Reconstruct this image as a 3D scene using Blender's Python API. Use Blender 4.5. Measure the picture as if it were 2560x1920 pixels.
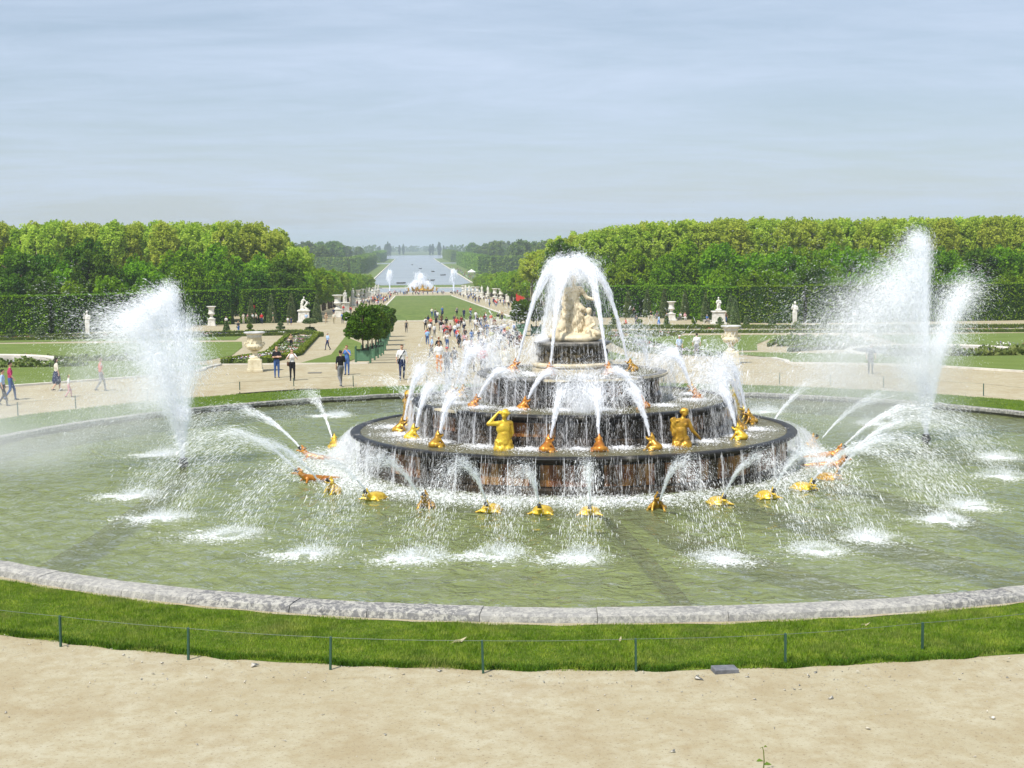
import bpy, bmesh, math, random
import numpy as np
from mathutils import Vector, Matrix, Euler

# ------------------------------------------------------------------ clear
for o in list(bpy.data.objects):
    bpy.data.objects.remove(o)
scene = bpy.context.scene
COL = scene.collection
PI = math.pi
rad = math.radians
rng = np.random.default_rng(11)
random.seed(5)

# ------------------------------------------------------------------ camera
# fountain centre is the world origin, +Y runs down the avenue, z = 0 is the gravel round the pool
CAM_POS = Vector((-5.2, -47.8, 7.0))
FOCAL_PX, ROLL, VP = 3767.0, 0.007, (1032.0, 607.0)      # measured on a 2560 px wide picture

def camera_axes():
    c, s = math.cos(ROLL), math.sin(ROLL)
    dx, dy = VP[0] - 1280.0, VP[1] - 960.0
    ux, uy = c * dx + s * dy, -s * dx + c * dy
    pitch = math.atan(-uy / FOCAL_PX)
    yaw = math.atan(-ux / FOCAL_PX * math.cos(pitch))
    F = Vector((math.sin(yaw) * math.cos(pitch), math.cos(yaw) * math.cos(pitch), -math.sin(pitch)))
    R = Vector((math.cos(yaw), -math.sin(yaw), 0))
    U = R.cross(F)
    return F, R * c - U * s, R * s + U * c

F_, R_, U_ = camera_axes()
cam_data = bpy.data.cameras.new("camera")
cam = bpy.data.objects.new("camera", cam_data)
COL.objects.link(cam)
m = Matrix((R_, U_, -F_)).transposed().to_4x4()
m.translation = CAM_POS
cam.matrix_world = m
cam_data.sensor_fit = 'HORIZONTAL'
cam_data.sensor_width = 36.0
cam_data.lens = 36.0 * FOCAL_PX / 2560.0
cam_data.clip_start = 0.5
cam_data.clip_end = 20000.0
scene.camera = cam

# ------------------------------------------------------------------ light
SUN_EL, SUN_AZ = rad(58), math.atan2(-0.72, -0.62)       # direction towards the sun in the XY plane: behind and left
sun_dir = Vector((math.cos(SUN_EL) * -0.62 / math.hypot(.62, .72), math.cos(SUN_EL) * -0.72 / math.hypot(.62, .72), math.sin(SUN_EL)))
sd = bpy.data.lights.new("sun", 'SUN')
sd.energy = 4.3
sd.angle = rad(0.8)
sd.color = (1.0, 0.955, 0.88)
so = bpy.data.objects.new("sun", sd)
COL.objects.link(so)
so.rotation_euler = sun_dir.to_track_quat('Z', 'Y').to_euler()
so.location = (-60, -60, 120)

w = bpy.data.worlds.new("World")
scene.world = w
w.use_nodes = True
nt = w.node_tree
nt.nodes.clear()
out = nt.nodes.new('ShaderNodeOutputWorld')
bg = nt.nodes.new('ShaderNodeBackground')
bg.inputs['Strength'].default_value = 0.082
sky = nt.nodes.new('ShaderNodeTexSky')
sky.sky_type = 'NISHITA'
sky.sun_disc = False
sky.sun_elevation = SUN_EL
sky.sun_rotation = math.atan2(sun_dir.x, sun_dir.y)
sky.air_density = 1.0
sky.dust_density = 0.7
sky.ozone_density = 2.0
# thin high cloud: a wispy sheet projected from the view direction
tc = nt.nodes.new('ShaderNodeTexCoord')
sep = nt.nodes.new('ShaderNodeSeparateXYZ')
nt.links.new(tc.outputs['Generated'], sep.inputs[0])
def wmath(op, a, b):
    n = nt.nodes.new('ShaderNodeMath'); n.operation = op
    for i, v in enumerate((a, b)):
        if hasattr(v, 'default_value'): nt.links.new(v, n.inputs[i])
        else: n.inputs[i].default_value = v
    return n.outputs[0]
zz = wmath('ADD', wmath('MAXIMUM', sep.outputs[2], 0.0), 0.10)
comb = nt.nodes.new('ShaderNodeCombineXYZ')
nt.links.new(wmath('DIVIDE', sep.outputs[0], zz), comb.inputs[0])
nt.links.new(wmath('DIVIDE', sep.outputs[1], zz), comb.inputs[1])
def wnoise(scale, detail, rough, sx, sy, rot, dist=0.0):
    mp = nt.nodes.new('ShaderNodeMapping')
    mp.inputs['Scale'].default_value = (sx, sy, 1)
    mp.inputs['Rotation'].default_value = (0, 0, rot)
    nt.links.new(comb.outputs[0], mp.inputs[0])
    n = nt.nodes.new('ShaderNodeTexNoise')
    n.inputs['Scale'].default_value = scale
    n.inputs['Detail'].default_value = detail
    n.inputs['Roughness'].default_value = rough
    n.inputs['Distortion'].default_value = dist
    nt.links.new(mp.outputs[0], n.inputs['Vector'])
    return n.outputs['Fac']
n1 = wnoise(0.62, 7, 0.62, 0.75, 1.3, 0.5, 0.5)
n2 = wnoise(3.2, 10, 0.72, 0.6, 1.2, 0.35, 1.2)
cl = wmath('ADD', wmath('MULTIPLY', n1, 0.76), wmath('MULTIPLY', n2, 0.24))
ramp = nt.nodes.new('ShaderNodeValToRGB')
ramp.color_ramp.elements[0].position = 0.41; ramp.color_ramp.elements[0].color = (.0, .0, .0, 1)
ramp.color_ramp.elements[1].position = 0.66; ramp.color_ramp.elements[1].color = (1, 1, 1, 1)
nt.links.new(cl, ramp.inputs[0])
veil = wmath('ADD', wmath('MULTIPLY', ramp.outputs[0], 0.50), 0.45)
mixw = nt.nodes.new('ShaderNodeMixRGB')
nt.links.new(veil, mixw.inputs[0])
nt.links.new(sky.outputs[0], mixw.inputs[1])
mixw.inputs[2].default_value = (6.5, 7.7, 9.6, 1)
nt.links.new(mixw.outputs[0], bg.inputs[0])
nt.links.new(bg.outputs[0], out.inputs[0])

vs = scene.view_settings
vs.view_transform = 'Standard'
vs.look = 'None'
vs.exposure = 0.25
vs.gamma = 1.0
vs.use_curve_mapping = False
scene.render.engine = 'CYCLES'
cy = scene.cycles
cy.use_denoising = True
cy.max_bounces = 8
cy.diffuse_bounces = 4
cy.glossy_bounces = 2
cy.transmission_bounces = 3
cy.transparent_max_bounces = 24
cy.volume_bounces = 2
cy.volume_step_rate = 3.0
cy.volume_max_steps = 96
cy.use_adaptive_sampling = True
cy.adaptive_threshold = 0.015
cy.caustics_reflective = False
cy.caustics_refractive = False
cy.sample_clamp_indirect = 4.0

# ------------------------------------------------------------------ terrain height
PROF_Y = np.array([-400, 39, 100, 145, 187, 590, 20000.0])
PROF_Z = np.array([0, 0, -3.7, -4.6, -5.0, -14.9, -14.9])
def tz(y):
    return float(np.interp(y, PROF_Y, PROF_Z))

# ------------------------------------------------------------------ helpers
def link(o, parent=None):
    COL.objects.link(o)
    if parent is not None:
        o.parent = parent
    return o

def tag(o, label=None, cat=None, group=None, kind=None):
    if label: o['label'] = label
    if cat: o['category'] = cat
    if group: o['group'] = group
    if kind: o['kind'] = kind
    return o

def empty(name, loc=(0, 0, 0), rz=0.0):
    o = bpy.data.objects.new(name, None)
    o.empty_display_size = 0.3
    o.location = loc
    o.rotation_euler = (0, 0, rz)
    return link(o)

def mesh_np(name, verts, faces, smooth=False, mats=None, mat_idx=None):
    """verts (N,3), faces (M,k) with one k for all."""
    me = bpy.data.meshes.new(name)
    verts = np.ascontiguousarray(verts, dtype=np.float32)
    faces = np.ascontiguousarray(faces, dtype=np.int32)
    nf, k = faces.shape
    me.vertices.add(len(verts))
    me.vertices.foreach_set('co', verts.ravel())
    me.loops.add(nf * k)
    me.loops.foreach_set('vertex_index', faces.ravel())
    me.polygons.add(nf)
    me.polygons.foreach_set('loop_start', np.arange(0, nf * k, k, dtype=np.int32))
    me.polygons.foreach_set('loop_total', np.full(nf, k, dtype=np.int32))
    if mats:
        for mt in mats: me.materials.append(mt)
    if mat_idx is not None:
        me.polygons.foreach_set('material_index', np.ascontiguousarray(mat_idx, dtype=np.int32))
    if smooth:
        me.polygons.foreach_set('use_smooth', np.ones(nf, dtype=bool))
    me.update(calc_edges=True)
    me.validate()
    return me

def obj(name, me, parent=None, mt=None, loc=None, rot=None):
    if mt is not None and len(me.materials) == 0:
        me.materials.append(mt)
    o = bpy.data.objects.new(name, me)
    if loc is not None: o.location = loc
    if rot is not None: o.rotation_euler = rot
    return link(o, parent)

class MB:
    """collects shapes, builds ONE mesh object."""
    def __init__(self): self.v, self.f = [], []
    def add(self, v, f):
        b = len(self.v)
        self.v += [tuple(p) for p in v]
        self.f += [tuple(i + b for i in q) for q in f]
        return self
    def box(self, c, s, rz=0.0, taper=1.0, bev=0.0):
        hx, hy, hz = s[0] / 2, s[1] / 2, s[2] / 2
        cs, sn = math.cos(rz), math.sin(rz)
        def P(x, y, z): return (c[0] + x * cs - y * sn, c[1] + x * sn + y * cs, c[2] + z)
        if bev <= 0:
            v = [P(sx * hx * t, sy * hy * t, z) for z, t in ((-hz, 1), (hz, taper)) for sx, sy in ((-1, -1), (1, -1), (1, 1), (-1, 1))]
            return self.add(v, [(0, 3, 2, 1), (4, 5, 6, 7), (0, 1, 5, 4), (1, 2, 6, 5), (2, 3, 7, 6), (3, 0, 4, 7)])
        rings = []
        for z, ins in ((-hz, bev), (-hz + bev, 0), (hz - bev, 0), (hz, bev)):
            t = 1 + (taper - 1) * (z + hz) / (2 * hz)
            rings.append([P(sx * (hx * t - ins), sy * (hy * t - ins), z) for sx, sy in ((-1, -1), (1, -1), (1, 1), (-1, 1))])
        v = [p for r in rings for p in r]
        f = [(0, 3, 2, 1), (12, 13, 14, 15)]
        for i in range(3):
            for j in range(4):
                f.append((i * 4 + j, i * 4 + (j + 1) % 4, i * 4 + 4 + (j + 1) % 4, i * 4 + 4 + j))
        return self.add(v, f)
    def lathe(self, prof, n=32, c=(0, 0, 0), a0=0.0, a1=2 * PI, cap=True):
        full = abs(a1 - a0 - 2 * PI) < 1e-6
        k = n if full else n + 1
        v = []
        for r, z in prof:
            for i in range(k):
                a = a0 + (a1 - a0) * i / n
                v.append((c[0] + r * math.cos(a), c[1] + r * math.sin(a), c[2] + z))
        f = []
        for j in range(len(prof) - 1):
            for i in range(n):
                i2 = (i + 1) % k
                f.append((j * k + i, j * k + i2, (j + 1) * k + i2, (j + 1) * k + i))
        self.add(v, f)
        if full and cap:
            b = len(self.v) - len(v)
            self.f.append(tuple(b + i for i in reversed(range(k))))
            self.f.append(tuple(b + (len(prof) - 1) * k + i for i in range(k)))
        return self
    def tube(self, pts, radii, n=8, cap=True):
        pts = [Vector(p) for p in pts]
        v, f = [], []
        up0 = None
        for i, p in enumerate(pts):
            d = (pts[min(i + 1, len(pts) - 1)] - pts[max(i - 1, 0)]).normalized()
            if up0 is None:
                up0 = d.orthogonal().normalized()
            s = (up0 - d * up0.dot(d))
            if s.length < 1e-6: s = d.orthogonal()
            s.normalize(); up0 = s
            t = d.cross(s)
            r = radii[i] if hasattr(radii, '__len__') else radii
            for j in range(n):
                a = 2 * PI * j / n
                v.append(p + (s * math.cos(a) + t * math.sin(a)) * r)
        for i in range(len(pts) - 1):
            for j in range(n):
                f.append((i * n + j, i * n + (j + 1) % n, (i + 1) * n + (j + 1) % n, (i + 1) * n + j))
        if cap:
            f.append(tuple(reversed(range(n))))
            f.append(tuple((len(pts) - 1) * n + j for j in range(n)))
        return self.add(v, f)
    def mesh(self, name, mt, smooth=False, sharp=None):
        me = bpy.data.meshes.new(name)
        me.from_pydata(self.v, [], self.f)
        bm = bmesh.new(); bm.from_mesh(me)
        bmesh.ops.recalc_face_normals(bm, faces=bm.faces)
        bm.to_mesh(me); bm.free()
        me.materials.append(mt)
        if smooth:
            me.polygons.foreach_set('use_smooth', np.ones(len(me.polygons), dtype=bool))
            if sharp: me.set_sharp_from_angle(angle=rad(sharp))
        me.update()
        return me
    def build(self, name, mt, parent=None, smooth=False, sharp=40):
        return obj(name, self.mesh(name, mt, smooth, sharp), parent)

def copy_tree(o, parent=None):
    c = o.copy()
    link(c, parent)
    for ch in o.children:
        copy_tree(ch, c)
    return c

# ------------------------------------------------------------------ materials
class NG:
    def __init__(self, name):
        self.m = bpy.data.materials.new(name); self.m.use_nodes = True
        self.t = self.m.node_tree
        self.b = self.t.nodes['Principled BSDF']; self.o = self.t.nodes['Material Output']
    def n(self, typ, **kw):
        x = self.t.nodes.new(typ)
        for k, v in kw.items(): setattr(x, k, v)
        return x
    def l(self, a, b): self.t.links.new(a, b)
    def coord(self, which='Object', scale=(1, 1, 1)):
        tcn = self.n('ShaderNodeTexCoord'); mp = self.n('ShaderNodeMapping')
        mp.inputs['Scale'].default_value = scale
        self.l(tcn.outputs[which], mp.inputs[0]); return mp.outputs[0]
    def pos(self, scale=(1, 1, 1)):
        g = self.n('ShaderNodeNewGeometry'); mp = self.n('ShaderNodeMapping')
        mp.inputs['Scale'].default_value = scale
        self.l(g.outputs['Position'], mp.inputs[0]); return mp.outputs[0]
    def noise(self, vec, scale, detail=4, rough=0.55, dist=0.0):
        x = self.n('ShaderNodeTexNoise')
        x.inputs['Scale'].default_value = scale; x.inputs['Detail'].default_value = detail
        x.inputs['Roughness'].default_value = rough; x.inputs['Distortion'].default_value = dist
        self.l(vec, x.inputs['Vector']); return x.outputs['Fac']
    def ramp(self, fac, stops):
        r = self.n('ShaderNodeValToRGB'); e = r.color_ramp.elements
        while len(e) > 1: e.remove(e[0])
        e[0].position = stops[0][0]; e[0].color = (*stops[0][1], 1)
        for p, c in stops[1:]:
            q = e.new(p); q.color = (*c, 1)
        self.l(fac, r.inputs[0]); return r.outputs[0]
    def mix(self, fac, a, b, mode='MIX'):
        x = self.n('ShaderNodeMixRGB', blend_type=mode)
        for i, v in enumerate((fac, a, b)):
            if hasattr(v, 'links') or hasattr(v, 'is_linked'): self.l(v, x.inputs[i])
            elif isinstance(v, (int, float)): x.inputs[i].default_value = v
            else: x.inputs[i].default_value = (*v, 1)
        return x.outputs[0]
    def bump(self, h, strength=0.3, dist=0.02):
        x = self.n('ShaderNodeBump'); x.inputs['Strength'].default_value = strength; x.inputs['Distance'].default_value = dist
        self.l(h, x.inputs['Height']); self.l(x.outputs[0], self.b.inputs['Normal']); return x.outputs[0]
    def base(self, c):
        if hasattr(c, 'links') or hasattr(c, 'is_linked'): self.l(c, self.b.inputs['Base Color'])
        else: self.b.inputs['Base Color'].default_value = (*c, 1)
    def set(self, rough=0.6, spec=0.5, metal=0.0):
        self.b.inputs['Roughness'].default_value = rough
        self.b.inputs['Specular IOR Level'].default_value = spec
        self.b.inputs['Metallic'].default_value = metal

def m_plain(name, c, rough=0.7, spec=0.3, metal=0.0, var=0.12, scale=8.0):
    g = NG(name); f = g.noise(g.coord('Object'), scale, 4)
    a = tuple(x * (1 - var) for x in c); b = tuple(min(1, x * (1 + var)) for x in c)
    g.base(g.ramp(f, [(0.3, a), (0.7, b)])); g.set(rough, spec, metal); return g.m

def m_leaf(name, dark, light, trans=0.35, world_scale=0.25, rough=0.55):
    g = NG(name)
    p = g.pos(); f = g.noise(p, world_scale, 3)
    oi = g.n('ShaderNodeObjectInfo')
    c = g.ramp(f, [(0.32, dark), (0.68, light)])
    hsv = g.n('ShaderNodeHueSaturation')
    mr = g.n('ShaderNodeMapRange'); mr.inputs[3].default_value = 0.88; mr.inputs[4].default_value = 1.12
    g.l(oi.outputs['Random'], mr.inputs[0]); g.l(mr.outputs[0], hsv.inputs['Value'])
    mr2 = g.n('ShaderNodeMapRange'); mr2.inputs[3].default_value = 0.485; mr2.inputs[4].default_value = 0.515
    g.l(oi.outputs['Random'], mr2.inputs[0]); g.l(mr2.outputs[0], hsv.inputs['Hue'])
    g.l(c, hsv.inputs['Color'])
    g.l(hsv.outputs[0], g.b.inputs['Base Color']); g.set(rough, 0.08)
    tr = g.n('ShaderNodeBsdfTranslucent'); g.l(hsv.outputs[0], tr.inputs[0])
    mx = g.n('ShaderNodeMixShader'); mx.inputs[0].default_value = trans
    g.l(g.b.outputs[0], mx.inputs[1]); g.l(tr.outputs[0], mx.inputs[2]); g.l(mx.outputs[0], g.o.inputs[0])
    return g.m
M = {}
# gravel: pale ochre with damp and worn drifts, grit and dark specks
g = NG('gravel'); p = g.pos()
c = g.ramp(g.noise(p, 0.35, 5, 0.6), [(0.3, (0.395, 0.345, 0.225)), (0.55, (0.455, 0.412, 0.290)), (0.75, (0.480, 0.445, 0.335))])
c = g.mix(g.ramp(g.noise(p, 3.0, 5, 0.7), [(0.42, (0, 0, 0)), (0.72, (1, 1, 1))]), c, (0.36, 0.295, 0.175))
spk = g.ramp(g.noise(p, 19.0, 4, 0.65), [(0.57, (0, 0, 0)), (0.70, (1, 1, 1))])
c = g.mix(g.ramp(g.noise(g.pos((1, .6, 1)), 0.9, 6, 0.7), [(0.45, (0, 0, 0)), (0.70, (.7, .7, .7))]), c, (0.335, 0.265, 0.155))
c = g.mix(spk, c, (0.22, 0.17, 0.11))
vo = g.n('ShaderNodeTexVoronoi'); vo.inputs['Scale'].default_value = 30.0; g.l(p, vo.inputs['Vector'])
peb = g.ramp(vo.outputs['Distance'], [(0.0, (1, 1, 1)), (0.12, (0, 0, 0))])
sel = g.ramp(vo.outputs['Color'], [(0.86, (0, 0, 0)), (0.90, (1, 1, 1))])
c = g.mix(g.mix(1.0, peb, sel, 'MULTIPLY'), c, (0.72, 0.69, 0.62))
g.base(c); g.set(0.95, 0.1)
g.bump(g.noise(p, 60.0, 4, 0.7), 0.5, 0.02); M['gravel'] = g.m
# meadow / earth far out
g = NG('meadow'); p = g.pos()
g.base(g.ramp(g.noise(p, 0.02, 5), [(0.35, (0.075, 0.12, 0.035)), (0.6, (0.14, 0.16, 0.05)), (0.75, (0.20, 0.185, 0.085))])); g.set(0.95, 0.1); M['meadow'] = g.m
# lawn
def lawn(name, a, b, s=0.6):
    g = NG(name); p = g.pos()
    c = g.ramp(g.noise(p, s, 5, 0.6), [(0.3, a), (0.7, b)])
    c = g.mix(g.ramp(g.noise(p, 14.0, 4, 0.7), [(0.35, (0.0, 0, 0)), (0.75, (0.5, .5, .5))]), c, tuple(x * 0.55 for x in a))
    g.base(c); g.set(0.9, 0.15); g.bump(g.noise(p, 40.0, 3, 0.7), 0.7, 0.04); return g.m
M['lawn'] = lawn('lawn', (0.130, 0.185, 0.034), (0.190, 0.250, 0.060))
M['tapis'] = None
g = NG('long_lawn'); p = g.pos((1, 0.12, 1))
st = g.ramp(g.noise(p, 0.9, 3, 0.5), [(0.35, (0.095, 0.150, 0.030)), (0.65, (0.150, 0.205, 0.048))])
g.base(g.mix(g.ramp(g.noise(g.pos(), 0.05, 3), [(0.4, (0, 0, 0)), (0.7, (.6, .6, .6))]), st, (0.17, 0.20, 0.055))); g.set(0.9, 0.15); M['tapis'] = g.m
M['grass_soil'] = lawn('grass_soil', (0.075, 0.130, 0.010), (0.11, 0.18, 0.014), 1.2)
g = NG('grass_blade'); p = g.pos()
c = g.ramp(g.noise(p, 2.2, 6, 0.7), [(0.32, (0.085, 0.180, 0.008)), (0.5, (0.200, 0.325, 0.016)), (0.68, (0.39, 0.47, 0.05))])
c = g.mix(g.ramp(g.noise(p, 9.0, 3), [(0.45, (0, 0, 0)), (0.75, (0.7, .7, .7))]), c, (0.40, 0.42, 0.11))
c = g.mix(g.ramp(g.noise(p, 0.7, 4, .65), [(0.50, (0, 0, 0)), (0.72, (.55, .55, .55))]), c, (0.30, 0.30, 0.10))
c = g.mix(g.ramp(g.noise(p, 1.6, 4, .65), [(0.54, (0, 0, 0)), (0.68, (.6, .6, .6))]), c, (0.06, 0.15, 0.006))
g.l(c, g.b.inputs['Base Color']); g.set(0.6, 0.25)
tr = g.n('ShaderNodeBsdfTranslucent'); g.l(c, tr.inputs[0]); mx = g.n('ShaderNodeMixShader'); mx.inputs[0].default_value = 0.35
g.l(g.b.outputs[0], mx.inputs[1]); g.l(tr.outputs[0], mx.inputs[2]); g.l(mx.outputs[0], g.o.inputs[0]); M['blade'] = g.m
g = NG('edge_blade'); p = g.pos()
c = g.ramp(g.noise(p, 3.0, 4, 0.6), [(0.3, (0.03, 0.085, 0.006)), (0.7, (0.10, 0.20, 0.012))])
g.l(c, g.b.inputs['Base Color']); g.set(0.7, 0.1); M['edge_blade'] = g.m
M['stone_chip'] = m_plain('stone_chip', (0.62, 0.58, 0.50), .9, .1, var=.4, scale=30)
# coping stone with lichen
def coping(name, seed, base_a, base_b, lich):
    g = NG(name); p = g.pos()
    oi = g.n('ShaderNodeObjectInfo')
    ad = g.n('ShaderNodeVectorMath', operation='ADD'); g.l(p, ad.inputs[0])
    sc = g.n('ShaderNodeVectorMath', operation='SCALE'); sc.inputs['Scale'].default_value = 30.0
    cb = g.n('ShaderNodeCombineXYZ'); g.l(oi.outputs['Random'], cb.inputs[0]); g.l(oi.outputs['Random'], cb.inputs[1]); g.l(cb.outputs[0], sc.inputs[0]); g.l(sc.outputs[0], ad.inputs[1])
    v = ad.outputs[0]
    c = g.ramp(g.noise(v, 1.2, 5, 0.65), [(0.35, base_a), (0.65, base_b)])
    c = g.mix(g.ramp(g.noise(v, 9.0, 9, 0.80, 0.4), [(0.47, (0, 0, 0)), (0.55, (lich, lich, lich))]), c, (0.52, 0.50, 0.44))
    c = g.mix(g.ramp(g.noise(v, 17.0, 6, 0.75), [(0.57, (0, 0, 0)), (0.64, (.75, .75, .75))]), c, (0.12, 0.115, 0.11))
    g.base(c); g.set(0.9, 0.2); g.bump(g.noise(v, 14.0, 6, 0.7), 0.6, 0.03); return g.m
M['coping'] = coping('coping_stone', 0, (0.135, 0.135, 0.140), (0.225, 0.220, 0.212), 0.8)
M['coping_pale'] = coping('coping_stone_pale', 3, (0.23, 0.225, 0.215), (0.33, 0.32, 0.295), 0.7)
M['pool_wall'] = m_plain('wet_pool_wall', (0.12, 0.105, 0.075), 0.6, 0.4, var=0.5, scale=2.0)
# pool floor
g = NG('pool_floor'); p = g.pos()
g.base(g.ramp(g.noise(p, 0.25, 5, 0.6), [(0.3, (0.28, 0.33, 0.10)), (0.7, (0.38, 0.42, 0.14))])); g.set(0.9, 0.1); M['pool_floor'] = g.m
M['pipe'] = m_plain('algae_pipe', (0.10, 0.08, 0.042), 0.9, 0.1, var=0.3, scale=3)
# water surfaces: part clear (the floor shows), part murky, mirror at grazing angles
def water(name, murk, clear, tint, big, small, bstr, rough=0.06, bdist=0.05, sx=1.0, refl=1.0):
    g = NG(name); p = g.pos((sx, 1, 1))
    h1 = g.noise(p, big, 3, 0.55, 0.4); h2 = g.noise(p, small, 4, 0.6, 0.3)
    rd = g.n('ShaderNodeMath', operation='SUBTRACT'); rd.inputs[1].default_value = .5; g.l(h1, rd.inputs[0])
    ra = g.n('ShaderNodeMath', operation='ABSOLUTE'); g.l(rd.outputs[0], ra.inputs[0])
    rm_ = g.n('ShaderNodeMath', operation='MULTIPLY'); rm_.inputs[1].default_value = -1.6; g.l(ra.outputs[0], rm_.inputs[0]); h1 = rm_.outputs[0]
    s = g.n('ShaderNodeMath', operation='MULTIPLY'); s.inputs[1].default_value = 0.30; g.l(h2, s.inputs[0])
    a = g.n('ShaderNodeMath', operation='ADD'); g.l(h1, a.inputs[0]); g.l(s.outputs[0], a.inputs[1])
    bu = g.n('ShaderNodeBump'); bu.inputs['Strength'].default_value = bstr; bu.inputs['Distance'].default_value = bdist; g.l(a.outputs[0], bu.inputs['Height'])
    df = g.n('ShaderNodeBsdfDiffuse'); g.l(g.ramp(g.noise(p, big * .5, 3), [(0.35, tuple(x * .85 for x in murk)), (0.65, murk)]), df.inputs[0]); g.l(bu.outputs[0], df.inputs['Normal'])
    tp = g.n('ShaderNodeBsdfTransparent'); tp.inputs[0].default_value = (*tint, 1)
    m1 = g.n('ShaderNodeMixShader'); m1.inputs[0].default_value = clear; g.l(df.outputs[0], m1.inputs[1]); g.l(tp.outputs[0], m1.inputs[2])
    gl = g.n('ShaderNodeBsdfGlossy'); gl.inputs['Roughness'].default_value = rough; g.l(bu.outputs[0], gl.inputs['Normal'])
    fr = g.n('ShaderNodeFresnel'); fr.inputs[0].default_value = 1.33; g.l(bu.outputs[0], fr.inputs['Normal'])
    fm = g.n('ShaderNodeMath', operation='MULTIPLY'); fm.inputs[1].default_value = refl; g.l(fr.outputs[0], fm.inputs[0])
    m2 = g.n('ShaderNodeMixShader'); g.l(fm.outputs[0], m2.inputs[0]); g.l(m1.outputs[0], m2.inputs[1]); g.l(gl.outputs[0], m2.inputs[2])
    g.l(m2.outputs[0], g.o.inputs[0]); return g.m
M['water'] = water('pool_water', (0.320, 0.365, 0.155), 0.56, (0.86, 0.91, 0.70), 1.3, 5.0, 1.0, 0.07, 0.22)
M['shelf_water'] = water('shelf_water', (0.23, 0.215, 0.125), 0.35, (0.75, 0.75, 0.55), 2.0, 7.0, 0.8, 0.06, 0.08, refl=0.55)
M['canal_water'] = water('canal_water', (0.36, 0.40, 0.42), 0.0, (1, 1, 1), 0.05, 0.3, 0.2, 0.15, 0.15, refl=0.6)  # pale diffuse colour stands in for part of the sky's reflection
M['side_water'] = water('side_water', (0.09, 0.11, 0.08), 0.0, (1, 1, 1), 0.5, 2.0, 0.3, 0.08, 0.1)
# spray
g = NG('spray'); df = g.n('ShaderNodeBsdfDiffuse'); df.inputs[0].default_value = (0.70, 0.707, 0.725, 1)
tr = g.n('ShaderNodeBsdfTranslucent'); tr.inputs[0].default_value = (0.37, 0.375, 0.388, 1)
mx = g.n('ShaderNodeAddShader')
g.l(df.outputs[0], mx.inputs[0]); g.l(tr.outputs[0], mx.inputs[1])
tp = g.n('ShaderNodeBsdfTransparent'); mx2 = g.n('ShaderNodeMixShader'); mx2.inputs[0].default_value = 0.40   # drops are part clear
g.l(mx.outputs[0], mx2.inputs[1]); g.l(tp.outputs[0], mx2.inputs[2]); g.l(mx2.outputs[0], g.o.inputs[0]); M['spray'] = g.m
# wet marbles of the fountain
def marble(name, cols, scale, rough=0.25, stretch=0.35, dark=(0.02, 0.017, 0.014)):
    g = NG(name); p = g.pos((1, 1, stretch))
    c = g.ramp(g.noise(p, scale, 6, 0.65, 0.8), cols)
    c = g.mix(g.ramp(g.noise(g.pos((1, 1, .12)), scale * 2.2, 5, 0.7), [(0.41, (0, 0, 0)), (0.60, (.92, .92, .92))]), c, dark)
    g.base(c); g.set(rough, 0.3); g.bump(g.noise(p, scale * 6, 4), 0.25, 0.02); return g.m
M['red_marble'] = marble('wet_red_marble', [(0.28, (0.05, 0.02, 0.012)), (0.42, (0.19, 0.065, 0.025)), (0.55, (0.31, 0.15, 0.045)), (0.72, (0.38, 0.25, 0.10))], 2.3, 0.35, .35, (0.035, 0.022, 0.013))
M['dark_marble'] = marble('wet_dark_marble', [(0.3, (0.018, 0.014, 0.011)), (0.55, (0.060, 0.042, 0.026)), (0.75, (0.15, 0.105, 0.058))], 1.4, 0.35)
M['lip'] = marble('wet_black_lip', [(0.35, (0.008, 0.008, 0.009)), (0.52, (0.022, 0.020, 0.018)), (0.62, (0.07, 0.065, 0.055)), (0.70, (0.26, 0.245, 0.21))], 1.9, 0.45, 1.0, (0.008, 0.008, 0.008))  # palest stops paint broken wet highlights into the black stone colour
M['grey_lip'] = marble('weathered_lip', [(0.3, (0.10, 0.10, 0.10)), (0.5, (0.25, 0.24, 0.22)), (0.7, (0.5, 0.46, 0.38))], 2.5, 0.35, 1.0, (0.05, 0.05, 0.05))
M['cream'] = m_plain('cream_marble', (0.60, 0.52, 0.36), 0.5, 0.4, var=0.25, scale=4)
g = NG('drum_relief'); p = g.pos()
g.base(g.ramp(g.noise(p, 3.5, 6, 0.7), [(0.35, (0.015, 0.013, 0.008)), (0.55, (0.075, 0.055, 0.02)), (0.72, (0.20, 0.15, 0.07))])); g.set(0.35, 0.5); g.bump(g.noise(p, 7, 6, .7), 1.0, 0.08); M['drum'] = g.m
# statues
def statue_mat(name, hi, lo, s=5.0):
    g = NG(name); p = g.coord('Object')
    c = g.ramp(g.noise(p, s, 6, 0.65), [(0.32, lo), (0.52, hi), (0.8, tuple(min(.9, x * 1.08) for x in hi))])
    g.base(c); g.set(0.65, 0.3); g.bump(g.noise(p, s * 5, 4), 0.25, 0.01); return g.m
M['latona'] = statue_mat('latona_marble', (0.72, 0.62, 0.44), (0.30, 0.225, 0.11), 5)
M['marble'] = statue_mat('white_marble', (0.74, 0.72, 0.66), (0.50, 0.47, 0.40), 2.0)
M['urn'] = statue_mat('weathered_urn_marble', (0.72, 0.65, 0.47), (0.50, 0.42, 0.25), 2.2)
M['urn_lip'] = statue_mat('urn_lip_marble', (0.60, 0.60, 0.58), (0.42, 0.42, 0.40), 2.2)
def gold(name, a, b, met=0.55, rough=0.38):
    g = NG(name); p = g.coord('Object')
    g.base(g.ramp(g.noise(p, 5.0, 5, 0.6), [(0.35, b), (0.6, a)])); g.set(rough, 0.5, met); g.bump(g.noise(p, 22, 4), 0.3, 0.01); return g.m
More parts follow.
